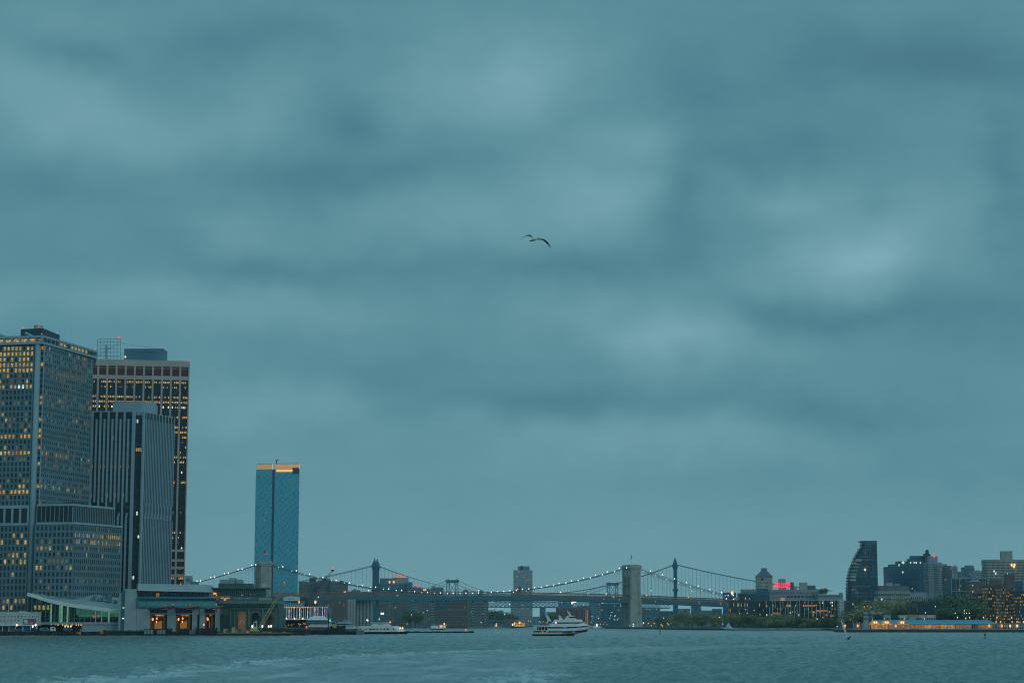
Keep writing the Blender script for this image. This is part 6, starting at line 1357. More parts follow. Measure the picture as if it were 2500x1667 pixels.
for k in range(230):
    f_ = k/229; x = XX(1585+470*f_, 2000, 1); Yk = 2400-510*min(1,f_*2.2) if f_ < .45 else 1925-30*(f_-.45)
    xk = XX(1585+470*f_, Yk-3, 1); mb.ell((xk, Yk-6, .6), random.uniform(1.5,3), 2, random.uniform(.7,1.7), 6, 4)
tag(mb.build('riprap','concrete_dark'),'band of grey shore rocks along the riverside park','rocks',kind='stuff')

# ------------------------------------------------------------------ right bank buildings
def brooklyn():
    b = block
    # clock tower
    Y = 2400; t = thing('clock_tower','cream tower with clock face, steep slate roof and glazed lantern','tower',(XX(1867,Y,40),Y,1.7))
    x0, x1 = XX(1849,Y,40), XX(1886.5,Y,40); zt = ZZ(1408,Y); D = 16
    mb = MB(); mb.box(x0,x1,Y,Y+D,1.7,zt); mb.build('wall','beige',t)
    mb = MB(); mb.box(x0-.5,x1+.5,Y-.5,Y+D+.5,zt,zt+.9); q0, q1 = XX(1861,Y,60), XX(1873.5,Y,60); zr = ZZ(1392,Y)
    mb.hexa([(x0-.3,Y-.3,zt+.9),(x1+.3,Y-.3,zt+.9),(x1+.3,Y+D+.3,zt+.9),(x0-.3,Y+D+.3,zt+.9)],[(q0,Y+5,zr),(q1,Y+5,zr),(q1,Y+11,zr),(q0,Y+11,zr)]); mb.build('roof','slate',t)
    mb = MB(); mb.box(q0,q1,Y+5,Y+11,zr,ZZ(1387,Y)); mb.build('lantern','glass_grey',t)
    mb = MB()
    for k in range(6): x = q0+(q1-q0)*k/5; mb.box(x-.15,x+.15,Y+4.8,Y+5,zr,ZZ(1387,Y))
    mb.box(q0-.3,q1+.3,Y+4.7,Y+11.3,ZZ(1387,Y)+.01,ZZ(1385.8,Y)); mb.build('lantern_frame','pale_blue',t)
    c = P(1861.3,1413,Y-.2); mb = MB(); mb.bar((c.x,Y-.35,c.z),(c.x,Y,c.z),1.7,n=20); mb.build('clock_face','glass',t)
    mb = MB(); mb.bar((c.x,Y-.5,c.z),(c.x,Y-.5,c.z+1.2),.12); mb.bar((c.x,Y-.5,c.z),(c.x+.8,Y-.5,c.z-.3),.12); mb.build('clock_hand','white',t)
    for y in (1414,1422,1430):
        for x in ((1851,1855,1869,1873) if y != 1414 else (1850.5,1869.5)):
            mb = MB(); mb.pb(x,x+2.4 if y < 1430 else x+2,y-1.4,y+(1.4 if y < 1430 else 2.4),Y-.1,.12); mb.build('window','glass',t)
    b('apartment_block','cream flat-topped block joined to the left of the clock tower','building',1812.5,1858,1439.5,2380,20,'beige',11,14,lit=.05,tops=((1812.5,1858,1438.6,0),))
    b('office_block','teal-glazed block in front of the clock tower foot','building',1805,1878,1449,2250,20,'teal_block',16,12,lit=.08,tops=((1850,1876,1437,4,'teal_block'),))
    b('office_block','small blue lit block at the right end of the bridge deck','building',1768,1797,1447,3000,20,'blue',6,10,lit=.05)
    r_ = thing('rooftop_lights','big amber lamp above the blue block at the deck end','lights',P(1787,1447,2690)); mb = MB(); lampball(mb,P(1787.5,1447,2680),1.9); mb.build('lamp','lamp_warm',r_); mb = MB(); p = P(1787.5,1447,2680); mb.bar(p,p+V(0,0,-10),.3); mb.build('pole','steel_dark',r_)
    b('tree_terrace_block','dark planted terrace block with an orange light column above the dark hotel','building',1806,1822,1452,2240,14,'dark_block',4,6,lit=.1)
    # dark hotel and white framed hotel
    root, o, u, W_, zt = b('hotel','long dark glass hotel above the park trees','hotel',1781,1871,1467.5,2120,24,'dark_block',30,4,glass='glass_black',lit=lambda c, r: (2 if r == 3 else random.choice((2,4,1))) if random.random() < (.35 if r == 3 and c < 14 else .09) else 0,fw=.55,fh=.6,wz=(6,ZZ(1469,2120)),zb=1.7)
    Y = 2110; t = thing('hotel','stepped hotel with tall white frames around dark glass bays','hotel',(XX(1960,Y,15),Y,1.7))
    mb = MB(); mb.pb(1870,2050,1465,1534,Y+3,26); mb.build('wall','glass_black',t)
    random.seed(44)
    cols_ = [1870,1879,1885.5,1892,1898,1904.5,1911,1917,1923.5,1930,1939,1945.5,1952,1964,1973,1982,1993,2002,2011,2020,2029,2038,2046]
    for i, x in enumerate(cols_):
        y0 = 1465 if i % 3 != 1 else 1481; y1 = 1484 if i % 3 == 0 and i < 8 else 1505 if i % 2 else 1511
        mb = MB(); mb.pb(x,x+1.1,y0,y1,Y-.3-(i % 2)*.25,3.2); mb.build('frame_post','white_warm',t)
    mb = MB(); mb.pb(1879,1911,1465,1466.2,Y-.2,3); mb.pb(1911,1952,1464.8,1466,Y-.25,3); mb.pb(1964,2046,1465,1465.9,Y-.2,3); mb.build('frame_beam','white_warm',t)
    mb = MB()
    for x0_, x1_, y in ((1871,1885,1480),(1885,1911,1483),(1923,1952,1482),(1952,1975,1480),(1975,2002,1478),(2002,2046,1484),(1885,1910,1495),(1930,1990,1496),(1990,2046,1498)): mb.pb(x0_,x1_,y,y+1,Y+1.2,2)
    mb.build('floor_slab','mid_blue',t)
    for x0_, x1_, y0, y1 in ((1919,1931,1475,1480.5),(1965,1991,1476,1480),(1992,2018,1488,1492),(1984,1990,1491,1496),(1886,1904,1494.5,1498.5),(2027,2035,1499.5,1505),(1906,1916,1459.5,1465)):
        mb = MB(); mb.pb(x0_,x1_,y0,y1,Y+1.5,1); mb.build('lit_terrace','lit_deep' if x0_ != 1906 else 'lit_orange',t)
    o = V(XX(1870,Y+3,15),Y+3); W_ = XX(2050,Y+3,15)-o.x; facade(t,o,V(1,0),W_,ZZ(1512,Y),ZZ(1466,Y),46,6,.6,.6,.10); flush(t)
    b('white_block','white cut-out window block beside the framed hotel','hotel',2048,2063,1464.5,2100,16,'white_warm',4,9,fw=.35,fh=.5,lit=.05,zb=1.7,glass='glass_black')
    b('white_block','lower white cut-out window block behind the sail','hotel',2060,2081,1489.5,2080,16,'white_warm',5,6,fw=.4,fh=.5,lit=.06,zb=1.7,glass='glass_black')
    # lavender factory with the sign
    root, o, u, W_, zt = b('factory_building','pale lavender industrial building with stepped roofs under the red sign','building',1880,1999,1441,2320,40,'lavender',28,1,fw=.3,fh=.55,lit=0,wz=(ZZ(1452,2320),ZZ(1443,2320)),tops=((1953,1971,1422,8,'beige'),(1973,1991,1429,10,'slate'),(1938,1946,1431,8,'pale_blue'),(1902,1918,1413.5,14,'lavender')),fl=False)
    facade(root,o+u*W_*.33,u,W_*.67,ZZ(1458.5,2320),ZZ(1453,2320),9,1,.7,.75,0); flush(root)
    b('factory_building','lower pale wing right of the lavender building with a roof tree','building',1998,2058,1452,2300,36,'pale_blue',10,1,fw=.6,fh=.6,lit=0,wz=(ZZ(1458,2300),ZZ(1453.5,2300)),tops=((2049,2057,1446.5,3),))
    mb = MB(); mb.cyl(XX(1934.5,2330,40),2330,2.4,30,ZZ(1422,2330),12,0,2.0); mb.cyl(XX(1934.5,2330,40),2330,2.3,ZZ(1422,2330),ZZ(1421,2330),12); tag(mb.build('chimney','brick_red'),'red brick chimney right of the red rooftop sign','chimney')
    for px, tp, lab in ((2006,1438,'roof tree on the pale wing, left one'),(2011,1437,'roof tree on the pale wing, middle one'),(2018,1436,'roof tree on the pale wing, right one')): tree(4 if px != 2011 else 3,px,tp,1452,2310,lab,'roof trees',.85,zb=ZZ(1456,2310))
    # sign
    Y = 2300; t = thing('rooftop_sign','glowing red WELCOME sign on a rooftop frame','sign',P(1910,1436,Y))
    cu = bpy.data.curves.new('tx','FONT'); x0, x1 = P(1890,1430,Y).x, P(1929.5,1430,Y).x; zb_, zt_ = ZZ(1434,Y), ZZ(1422.3,Y)
    xx = x0
    for ch, wv in zip('WELCOME',(1.35,.9,.85,1,1.1,1.25,.9)):
        cu = bpy.data.curves.new('tx','FONT'); cu.body = ch; cu.size = 7; cu.extrude = .25; cu.offset = .19
        to = bpy.data.objects.new('tx',cu); COL.objects.link(to); bpy.context.view_layer.update()
        me = bpy.data.meshes.new_from_object(to.evaluated_get(bpy.context.evaluated_depsgraph_get())); bpy.data.objects.remove(to)
        vs = np.array([v.co[:] for v in me.vertices]); mn, mx = vs.min(0), vs.max(0); wl = (x1-x0)*wv/7.35
        for v in me.vertices:
            a = (v.co.x-mn[0])/(mx[0]-mn[0])*wl*.90; h_ = (v.co.y-mn[1])/(mx[1]-mn[1])*(zt_-zb_); v.co = (xx+a, Y-v.co.z, zb_+h_)
        me.materials.clear(); me.materials.append(M['neon']); me.name = 'letter'
        o_ = bpy.data.objects.new('letter',me); COL.objects.link(o_); o_.parent = t; o_.location = -t.location; xx += wl
    mb = MB()
    for k in range(9): x = x0+(x1-x0)*k/8; mb.bar((x,Y+.8,zb_-6),(x,Y+.8,zt_),.15)
    mb.bar((x0,Y+.8,zb_),(x1,Y+.8,zb_),.15); mb.bar((x0,Y+.8,zt_-.3),(x1,Y+.8,zt_-.3),.15); mb.build('frame','steel_dark',t)
    # sail shaped tower
    Y = 2200; t = thing('sail_tower','dark sail-shaped residential tower with stepped curved balconies','tower',(XX(2110,Y,40),Y,1.7))
    prof = [(2067,1475),(2067,1452),(2068,1425),(2069,1412),(2070.5,1402),(2073,1391),(2077.5,1380),(2081,1371),(2085,1362),(2089,1353),(2094,1344),(2101.5,1334),(2102,1322)]
    n = 26; zT = ZZ(1322,Y); fl = (zT-1.7)/n
    def left(z_):
        for k in range(len(prof)-1):
            a, b_ = P(prof[k][0],prof[k][1],Y), P(prof[k+1][0],prof[k+1][1],Y)
            if a.z <= z_ <= b_.z: return a.x+(b_.x-a.x)*(z_-a.z)/(b_.z-a.z)
        return P(prof[0][0],prof[0][1],Y).x if z_ < 30 else P(2102,1322,Y).x
    xr = XX(2143.5,Y,60); xm = XX(2112,Y,60)
    mb = MB(); slab = MB(); bal = MB()
    for k in range(n):
        z0 = 1.7+k*fl; xl = left(z0+fl*.5); xs_ = min(xl+5, xm)
        mb.prism([(xl+1.5,Y+3),(max(xs_,xl+4),Y),(xr,Y+2),(xr+.5,Y+26),(xl+3,Y+24)],z0+.35,z0+fl)
        slab.prism([(xl-(2.2 if k < n-4 else .3),Y+.6),(max(xs_,xl+4),Y-.5),(xr+.2,Y+1.6),(xr+.8,Y+26.4),(xl+2.6,Y+24.4)],z0,z0+.35)
    mb.build('wall','glass_blue_dark',t); slab.build('floor_slab','steel_dark',t)
    mb = MB(); mb.prism([(XX(2103,Y,90),Y+2),(XX(2125,Y,90),Y+.5),(xr,Y+2),(xr+.3,Y+22),(XX(2103,Y,90),Y+20)],zT,ZZ(1319.5,Y)); mb.build('parapet','teal_block',t)
    for k in range(n):
        z0 = 1.7+k*fl; xl = left(z0+fl*.5); a = V(max(min(xl+5,xm),xl+4),Y-.02); e_ = V(xr,Y+1.98); u = (e_-a).normalized(); L_ = (e_-a).length; nc = max(4,int(L_/1.9))
        py_ = 1522-(z0-6)*F/Y
        def lf(c, r):
            f_ = c/nc
            if f_ < .3 and (1352 < py_ < 1362 or 1436 < py_ < 1452): return 4 if random.random() < .5 else 0
            return 3 if random.random() < .008 else 0
        facade(t,a,u,L_,z0+.35,z0+fl,nc,1,.52,.8,lf,'glass_blue' if False else random.choice(['glass_grey','glass_mid','glass_grey']),keep=lambda c, r: c/nc < .55 or random.random() < .55)
        if 1365 < py_ < 1425:
            wl_ = V(xl+1.5,Y+3); wr = V(max(min(xl+5,xm),xl+4),Y); uu_ = (wr-wl_).normalized(); facade(t,wl_,uu_,(wr-wl_).length,z0+.5,z0+fl-.3,1,1,.92,.9,0,'lit_dim' if random.random() < .30 else 'glass_grey')
            mb = MB(); mb.ob(a,u,-2.5,4.0,.1,1.0,z0+.36,z0+fl*(.8 if random.random() < .6 else .35)); mb.build('balcony','concrete',t)
    mb = MB(); lampball(mb,P(2112,1390,Y-2),1.0); mb.build('window_light','lamp_warm',t)
    flush(t)
    # right group
    b('residential_block','wide dark teal stepped block right of the sail-shaped tower','building',2169,2266,1384,2500,34,'teal_block',30,24,lit=.015,fw=.35,fh=.6,glass='glass_blue_dark',tops=((2175,2262,1377.5,2),(2193,2264,1370,5),(2220,2256,1364,8),(2225,2255,1357,11)))
    t = thing('water_tank','dark rooftop tank tower above the right end of the teal block','tank',P(2264,1356,2500)); mb = MB(); mb.pb(2257,2272,1351,1385,2505,8); mb.pb(2260.5,2267.5,1342.5,1351,2507,4); mb.build('tower','steel_dark',t); mb = MB(); p = P(2264,1343,2509); mb.cyl(p.x,p.y,1.9,p.z-.1,p.z+1.2,12,0,.5); mb.build('cap','steel_dark',t)
    r_ = thing('rooftop_lights','row of white lamps along the top of the teal block','lights',P(2220,1372,2498))
    for x, y in ((2203,1372),(2206,1373),(2223,1373),(2232,1372.5),(2237,1373),(2247,1373),(2195,1379),(2204,1396),(2264,1396),(2264,1407),(2264,1413),(2257,1413)): mb = MB(); lampball(mb,P(x,y,2496),.9 if x != 2206 else 1.2); mb.build('lamp','lit_white',r_)
    b('office_block','cream concrete office block at the foot of the teal block','building',2145,2222,1444,2150,24,'beige',15,5,fw=.6,fh=.5,lit=.05,tops=((2147,2220,1430,3,'brick_grey'),(2163,2180,1422,6,'pale_blue'),(2184,2198,1425,6,'pale_blue')),wz=(15,ZZ(1446,2150)))
    b('office_block','small pale block between cream offices and grey tower','building',2222,2264,1447,2200,20,'pale_blue',8,3,fw=.4,fh=.5,lit=.02)
    root, o, u, W_, zt = b('residential_tower','grey tower with a sloping roof and vertical brick stripes','tower',2266.5,2290,1373,2450,30,'pale_blue',6,28,fw=.45,lit=.04,tops=((2267,2289,1358,3,'pale_blue'),))
    r_ = thing('roof_beacon','red beacon on a mast over the sloping grey tower','lights',P(2280,1358,2450)); mb = MB(); mb.bar(P(2280,1366,2458),P(2280,1352,2458),.35,.1); mb.build('mast','steel_dark',r_); mb = MB(); lampball(mb,P(2280,1357,2452),1.3); mb.build('lamp','lamp_red',r_)
    for i, (a, c, y, Y, m_, lab, tp) in enumerate(((2289,2312,1378,2400,'pale_blue','grey apartment tower stepping down right of the sloping one',((2291,2300,1373,3),(2300,2310,1377,3))),(2310,2323,1382,2350,'brick_grey','dark narrow tower edge before the hazy towers',()),(2322,2338,1384,3000,'pale_blue','hazy far tower with a lit tip',((2328,2335,1380,3),)),(2338,2352,1396,3050,'mid_blue','hazy lower far tower right of the lit tip',()),
        (2355,2379,1385,2900,'mid_blue','bluish tower with a rounded roof behind the white-framed tower',((2358,2377,1380,3),)),(2377,2398,1394,2850,'pale_blue','pale tower with slanting shoulder right of the rounded roof',((2380,2392,1392,3),)))):
        b('residential_tower',lab,'tower',a,c,y,Y,24,m_,max(4,int((c-a)/3.2)),26,fw=.5,lit=.03,tops=tp)
    Y = 2300; t = thing('residential_tower','blue-glazed building behind an open white grid frame','tower',(XX(2362,Y,30),Y,1.7)); mb = MB(); mb.pb(2323,2408,1413,1490,Y+2,22); mb.build('wall','teal_block',t)
    mb = MB()
    for x in (2323,2334,2343,2359,2376,2400,2406): mb.pb(x,x+1.4,1409,1490,Y-.4,.8)
    for x0_, x1_, y in ((2323,2408,1411),(2340,2406,1409),(2323,2360,1442)): mb.pb(x0_,x1_,y,y+1.3,Y-.7,.9)
    mb.build('frame','pale_blue',t); o = V(XX(2323,Y+2,30),Y+2); facade(t,o,V(1,0),XX(2408,Y+2,30)-o.x,ZZ(1488,Y),ZZ(1413,Y),20,16,.6,.6,.05); flush(t)
    # pointed brick building
    Y = 2050; root, o, u, W_, zt = b('apartment_block','red brick building with a pale green hipped roof','building',2369,2404,1422,Y,20,'brick_red',9,14,lit=.06,fw=.4,glass='glass_teal')
    mb = MB(); x0, x1 = XX(2369,Y,45), XX(2397,Y,45); mb.hexa([(x0,Y-.6,zt+.8),(x1,Y-.6,zt+.8),(x1,Y+16,zt+.8),(x0,Y+16,zt+.8)],[(XX(2379,Y,45),Y+6,ZZ(1414,Y)),(XX(2387,Y,45),Y+6,ZZ(1414,Y)),(XX(2387,Y,45),Y+9,ZZ(1414,Y)),(XX(2379,Y,45),Y+9,ZZ(1414,Y))]); mb.build('roof','green_trim',root)
    b('apartment_block','big beige grid slab with a rooftop box at the right edge','apartment building',2409,2530,1367,2300,26,'beige',40,24,fw=.55,fh=.5,lit=.012,tops=((2446,2471.5,1345.5,6),))
    r_ = thing('rooftop_lights','cluster of amber lamps on the beige slab','lights',P(2473,1380,2290))
    for x, y in ((2470,1378.5),(2477,1378),(2475.5,1382.5),(2427,1393.5),(2431,1399)): mb = MB(); lampball(mb,P(x,y,2297),1.2 if x > 2440 else .9); mb.build('lamp','lamp_warm' if x > 2440 else 'lit_white',r_)
    ll = lambda c, r: random.choice((1,1,2,5)) if random.random() < .42 else (4 if random.random() < .3 else 0)
    for a, c, y, Y, m_, lab, tp, l_ in ((2388,2414,1450,1900,'dark_block','dark brick block with a lit window column left of the loft group',(),.25),(2410,2448,1430,1880,'brick','brown brick loft with rows of lit windows',((2420,2446,1416,4,'brick'),),.45),(2444,2482,1432,1850,'brick','brown loft with many orange windows under the rooftop tank',((2456,2478,1402,5,'brick'),),.5),(2478,2530,1444,1830,'dark_block','dark loft block at the right picture edge',(),.35),
        (2240,2290,1470,1750,'dark_block','dark brick row with a flat cornice left of the grove',(),.04),(2224,2262,1476,1780,'brick','low dark brick building on the slope',(),.05)):
        b('loft_building',lab,'building',a,c,y,Y,22,m_,max(6,int((c-a)/3.6)),max(5,int((1508-y)/6.2)),fw=.5,fh=.5,lit=(lambda q_: (lambda c_, r_: random.choice((1,2,5,4,4,2)) if random.random() < q_ else 0))(l_),tops=tp)
    mb = MB(); mb.pb(2456,2497,1421,1444,1862,12); mb.pb(2456,2497,1420,1421,1861.7,12.6); tag(mb.build('rooftop_tank','steel_blue'),'large dark blue rooftop tank box on the brown loft','tank')
    r_ = thing('shop_front','two bright orange windows low on the dark brick block','lights',P(2388,1480,1895))
    for y in (1476,1482): mb = MB(); mb.pb(2383,2393,y,y+4.4,1894,.5); mb.build('window_light','lit_orange',r_)
    b('dark_tower_block','slim black block between white hotel and sail-shaped tower','building',2087,2102,1463,2050,14,'dark_block',0,0)
    b('dark_tower_block','low brown block left of the slim black block','building',2066,2088,1468,2060,14,'brick',6,8,lit=.04)
    for a, c, y, lab in ((2110,2120,1495,'left white box behind the pier'),(2127,2136,1494,'second white box behind the pier'),(2144,2153,1494.5,'third white box behind the pier')): b('pier_kiosk',lab,'kiosk',a,c,y,1650,7,'concrete',4,2,fw=.5,fh=.5,lit=0,wz=(8.5,15),zb=1.7,glass='glass_black')
    for i, (a, c, m_, lab) in enumerate(((2135,2155,'dark_block','dark low unit above the first orange gable'),(2157,2175,'concrete','pale low unit above the second orange gable'),(2177,2192,'dark_block','dark low unit right of the second orange gable'),(2194,2214,'white_warm','pale low unit above the third orange gable'),(2216,2240,'concrete','grey low unit right of the third orange gable'),(2243,2258,'white_warm','white low unit left of the pale gable'),(2262,2284,'white_warm','pale low unit with rounded roof above the blue roof'))):
        b('pier_kiosk',lab,'kiosk',a,c,1503,1600+i*3,8,m_,5,1,fw=.6,fh=.6,lit=.12,wz=(7.5,11.8),zb=1.7,glass='glass_black')
    b('pier_kiosk','low kiosk with yellow roof above the third orange gable','kiosk',2220,2234,1504,1590,6,'concrete',0,0,zb=1.7,tops=((2217,2236,1501,0,'yellow'),))
    # pier with the blue roof
    Y = 1470; t = thing('pier_shed','long pier shed with bright blue roof and orange-lit open sides','pier building',(XX(2285,Y,4),Y,1.7))
    z = lambda p: ZZ(p,Y); x = lambda p: XX(p,Y,6)
    mb = MB(); mb.hexa([(x(2139),Y-1,z(1521)),(x(2432),Y-1,z(1521)),(x(2432),Y+18,z(1521)),(x(2139),Y+18,z(1521))],[(x(2142),Y+7,z(1512.5)),(x(2418),Y+7,z(1512.5)),(x(2418),Y+10,z(1512.5)),(x(2142),Y+10,z(1512.5))]); mb.build('roof','blue_roof',t)
    mb = MB(); mb.box(x(2125),x(2436),Y-1.2,Y+17,z(1521)-.5,z(1521)-.02); mb.build('eave','white_warm',t)
    mb = MB(); mb.box(x(2128),x(2432),Y+8,Y+9,1.8,z(1523)); mb.build('back_wall','interior',t)
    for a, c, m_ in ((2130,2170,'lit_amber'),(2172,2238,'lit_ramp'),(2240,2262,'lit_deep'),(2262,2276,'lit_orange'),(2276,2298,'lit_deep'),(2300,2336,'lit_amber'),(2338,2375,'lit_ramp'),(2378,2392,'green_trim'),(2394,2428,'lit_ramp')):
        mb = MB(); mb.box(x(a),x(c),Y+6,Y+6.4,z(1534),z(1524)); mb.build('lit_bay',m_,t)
    random.seed(6); px = 2082.0; it = []
    while px < 2500:
        it.append((lambda p, w_: lambda mb: mb.box(x(p),x(p+w_),Y-.8,Y-.3,1.2,z(1521.5) if p > 2125 else z(1518+random.uniform(-1,3))))(px, random.choice((.8,.8,1.4)))); px += random.uniform(2.6,5)
    multi(t,'post',it,'white_warm')
    mb = MB(); mb.box(x(2080),x(2520),Y-1.3,Y-.9,z(1535.5),z(1534.6)); mb.box(x(2080),x(2520),Y-1.3,Y-.95,z(1531.2),z(1530.8)); mb.box(x(2432),x(2520),Y-1,Y+8,z(1522),z(1521)); mb.build('railing','concrete',t)
    mb = MB(); mb.box(x(2040),x(2520),Y-3,Y+3,-.5,z(1538.8)); mb.build('quay_edge','wood_dark',t)
    mb = MB(); mb.box(x(2078),x(2520),Y-1.5,Y+20,z(1538.8)+.01,z(1536)); mb.build('deck','concrete_dark',t)
    for k, (c_, w_) in enumerate(((2137,13),(2165,16),(2203,16))):
        mb = MB(); K = 8; a0 = [(c_-w_+2*w_*i/K, 1524.5-10*math.sin(math.pi*i/K)**.8) for i in range(K+1)]
        for i in range(K):
            A, B_ = P(a0[i][0],a0[i][1],Y-2.2), P(a0[i+1][0],a0[i+1][1],Y-2.2); zb_ = z(1525)
            mb.hexa([(A.x,Y-2.2,zb_),(B_.x,Y-2.2,zb_),(B_.x,Y+4,zb_),(A.x,Y+4,zb_)],[(A.x,Y-2.2,A.z+.02),(B_.x,Y-2.2,B_.z+.02),(B_.x,Y+4,B_.z+.02),(A.x,Y+4,A.z+.02)])
        mb.build('orange_gable','lit_amber' if k < 2 else 'lit_deep',t)
        mb = MB()
        for i in range(K): mb.bar(P(a0[i][0],a0[i][1],Y-2.5),P(a0[i+1][0],a0[i+1][1],Y-2.5),.22)
        for i in range(1,K): mb.bar(P(c_,1525,Y-2.4),P(a0[i][0],a0[i][1],Y-2.4),.07)
        mb.build('gable_rim','tan',t)
        for d in (-2.5,2.5): mb = MB(); lampball(mb,P(c_+d,1518.5,Y-3),.65); mb.build('gable_lamp','lamp_warm',t)
    for px_, m_ in ((2415,'lamp_orange'),(2446,'lamp_orange'),(2466,'lamp_warm'),(2483,'lamp_warm'),(2094,'lamp_orange'),(2063,'lamp_orange'),(2187,'lamp_orange')):
        mb = MB(); lampball(mb,P(px_,1527,Y-1.6),.75); mb.build('pier_lamp',m_,t)
brooklyn()
# far skyline masses that close the horizon behind everything
random.seed(90)
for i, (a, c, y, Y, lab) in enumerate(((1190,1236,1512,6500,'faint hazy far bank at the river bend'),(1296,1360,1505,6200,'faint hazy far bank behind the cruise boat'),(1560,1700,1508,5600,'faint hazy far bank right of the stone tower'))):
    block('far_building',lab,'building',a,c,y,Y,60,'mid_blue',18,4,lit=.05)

# ------------------------------------------------------------------ gull
def gull():
    Y = 78.0; c = lambda x, y, dy=0: P(1240+x/16.8, 540+y/16.8, Y+dy)
    mb = MB()
    # body: beak low left, tail right
    ax_ = [c(862,806),c(905,804),c(945,806),c(985,795),c(1040,778),c(1110,752),c(1180,728),c(1240,708),c(1290,692)]
    rr = [.005,.014,.032,.046,.072,.080,.064,.042,.020]; lp = []
    for p, r_ in zip(ax_, rr): lp.append([(p.x+math.sin(t)*r_*.25, p.y+math.cos(t)*r_, p.z+math.sin(t)*r_*.85) for t in [2*math.pi*k/10 for k in range(10)]])
    mb.loft(lp,[0]*9)
    def wing(pts):                                   # centre, half chord (along view depth), thickness
        lp = []
        for p, hc, th, tilt in pts:
            lp.append([(p.x, p.y-hc, p.z-th*.3-tilt*hc),(p.x, p.y-hc*.5, p.z+th*.7-tilt*hc*.5),(p.x, p.y+hc*.3, p.z+th+tilt*hc*.3),(p.x, p.y+hc, p.z+tilt*hc),(p.x, p.y+hc*.3, p.z-th*.6+tilt*hc*.3),(p.x, p.y-hc*.5, p.z-th+(-tilt*hc*.5))])
        mb.loft(lp,[0]*(len(pts)))
    wing([(c(1120,745),.10,.030,.2),(c(1040,695),.11,.030,.45),(c(960,630),.11,.028,.5),(c(890,585),.11,.026,.45),(c(800,588),.10,.018,.25),(c(690,625),.085,.012,.12),(c(580,690),.06,.009,.1),(c(500,760),.035,.007,.1),(c(455,815),.01,.004,0)])
    wing([(c(1130,770),.10,.024,.1),(c(1230,755),.11,.024,.12),(c(1330,742),.11,.026,.16),(c(1430,755),.11,.030,.30),(c(1510,798),.11,.034,.5),(c(1600,870),.10,.036,.65),(c(1680,960),.08,.030,.65),(c(1740,1055),.05,.020,.5),(c(1770,1140),.015,.007,0)])
    o = mb.build('seagull','bird_white'); rm = o.modifiers.new('r','REMESH'); rm.mode = 'VOXEL'; rm.voxel_size = .007; rm.use_smooth_shade = True
    bpy.context.view_layer.update(); me = bpy.data.meshes.new_from_object(o.evaluated_get(bpy.context.evaluated_depsgraph_get())); o.modifiers.clear(); o.data = me; me.name = 'seagull'
    cb = c(1120,745); m = bpy.data.materials.new('plumage'); m.use_nodes = True; n_ = m.node_tree.nodes; l = m.node_tree.links; bs = n_['Principled BSDF']; bs.inputs['Roughness'].default_value = .8
    g = n_.new('ShaderNodeNewGeometry'); sp = n_.new('ShaderNodeSeparateXYZ'); l.new(g.outputs['Position'],sp.inputs[0])
    a = n_.new('ShaderNodeMath'); a.operation = 'SUBTRACT'; a.inputs[1].default_value = cb.x; l.new(sp.outputs[0],a.inputs[0]); b_ = n_.new('ShaderNodeMath'); b_.operation = 'ABSOLUTE'; l.new(a.outputs[0],b_.inputs[0])
    r = n_.new('ShaderNodeValToRGB'); r.color_ramp.elements[0].position = .10; r.color_ramp.elements[0].color = (.62,.64,.54,1); r.color_ramp.elements[1].position = .36; r.color_ramp.elements[1].color = (.004,.006,.008,1)
    e_ = r.color_ramp.elements.new(.16); e_.color = (.08,.10,.10,1); l.new(b_.outputs[0],r.inputs[0]); l.new(r.outputs[0],bs.inputs['Base Color']); me.materials.clear(); me.materials.append(m)
    tag(o,'large seagull gliding with bent dark wings in the middle of the sky','bird')
    for px, py, Yd, lab in ((1149,979,900,'tiny distant bird, a dark speck above the middle bridges'),(1074,898,950,'tiniest distant bird speck up left of the other speck')):
        q = P(px,py,Yd); d = bpy.data.objects.new('seagull',me.copy()); d.data.transform(Matrix.Translation(-cb)); COL.objects.link(d); d.location = q; tag(d,lab,'bird',None)
gull()

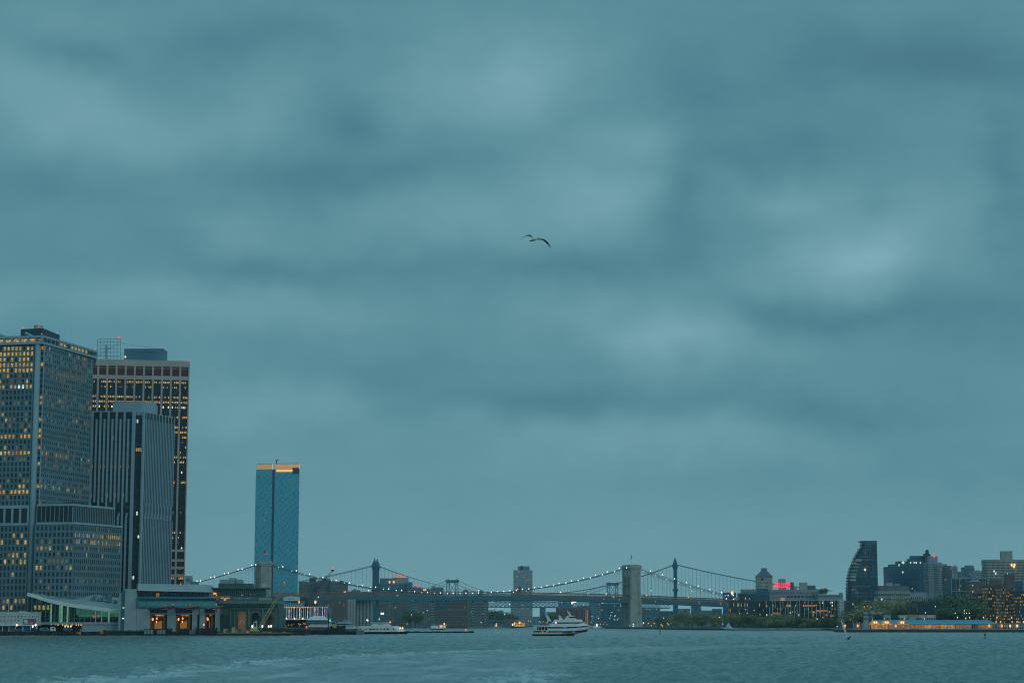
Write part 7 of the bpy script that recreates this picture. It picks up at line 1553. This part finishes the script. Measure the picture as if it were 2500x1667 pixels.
# ------------------------------------------------------------------ air
mb = MB(); mb.box(-11800,11800,-11800,11900,-4,290); hz_o = mb.build('haze','white'); hm = bpy.data.materials.new('haze'); hm.use_nodes = True; hn = hm.node_tree.nodes; hn.clear()
pv = hn.new('ShaderNodeVolumePrincipled'); pv.inputs['Color'].default_value = (.90,.98,1,1); pv.inputs['Density'].default_value = HAZE; pv.inputs['Density Attribute'].default_value = ''; pv.inputs['Anisotropy'].default_value = .0
ho = hn.new('ShaderNodeOutputMaterial'); hm.node_tree.links.new(pv.outputs[0],ho.inputs['Volume']); hz_o.data.materials.clear(); hz_o.data.materials.append(hm); hz_o['kind'] = 'stuff'

# ------------------------------------------------------------------ pieces of parts hang under their part
SUBP = {'tower': ('cornice','string_course','footing'), 'wheelhouse': ('wheelhouse_window',), 'cab': ('cab_window',), 'roof_cabin': ('cabin_window',), 'banner': ('banner_mark',), 'sign_board': ('sign_lettering',),
        'clock_face': ('clock_hand',), 'sign_panel': ('sign_strip',), 'boom': ('boom_head','tip_lamp'), 'lantern': ('lantern_frame',), 'orange_gable': ('gable_rim','gable_lamp'), 'hull': ('hull_bottom','hull_window_band'),
        'upper_house': ('upper_window',), 'upper_hull': ('main_window_band',), 'sun_deck': ('upper_window_band',), 'canopy': ('canopy_red_edge',), 'hall_roof': (), 'roof': ('roof_plant','roof_edge','eave'), 'bay_interior': ('ceiling_light','ramp_side'), 'crown': ('crown_core',), 'stern_deck_house': ('stern_window',), 'roof_slab': ('roof_rail',)}
base = lambda o: o.name.split('.')[0]
for root in [o for o in bpy.data.objects if o.type == 'EMPTY']:
    ch = {}
    for c in root.children:
        if c.type == 'MESH': ch.setdefault(base(c), []).append(c)
    for pn, subs in SUBP.items():
        if pn not in ch: continue
        for sn in subs:
            if sn not in ch: continue
            sub_ = sorted(ch[sn], key=lambda o: o.name); par = sorted(ch[pn], key=lambda o: o.name)
            for i, c in enumerate(sub_):
                c.parent = par[i*len(par)//len(sub_)]; c.location = (0, 0, 0)
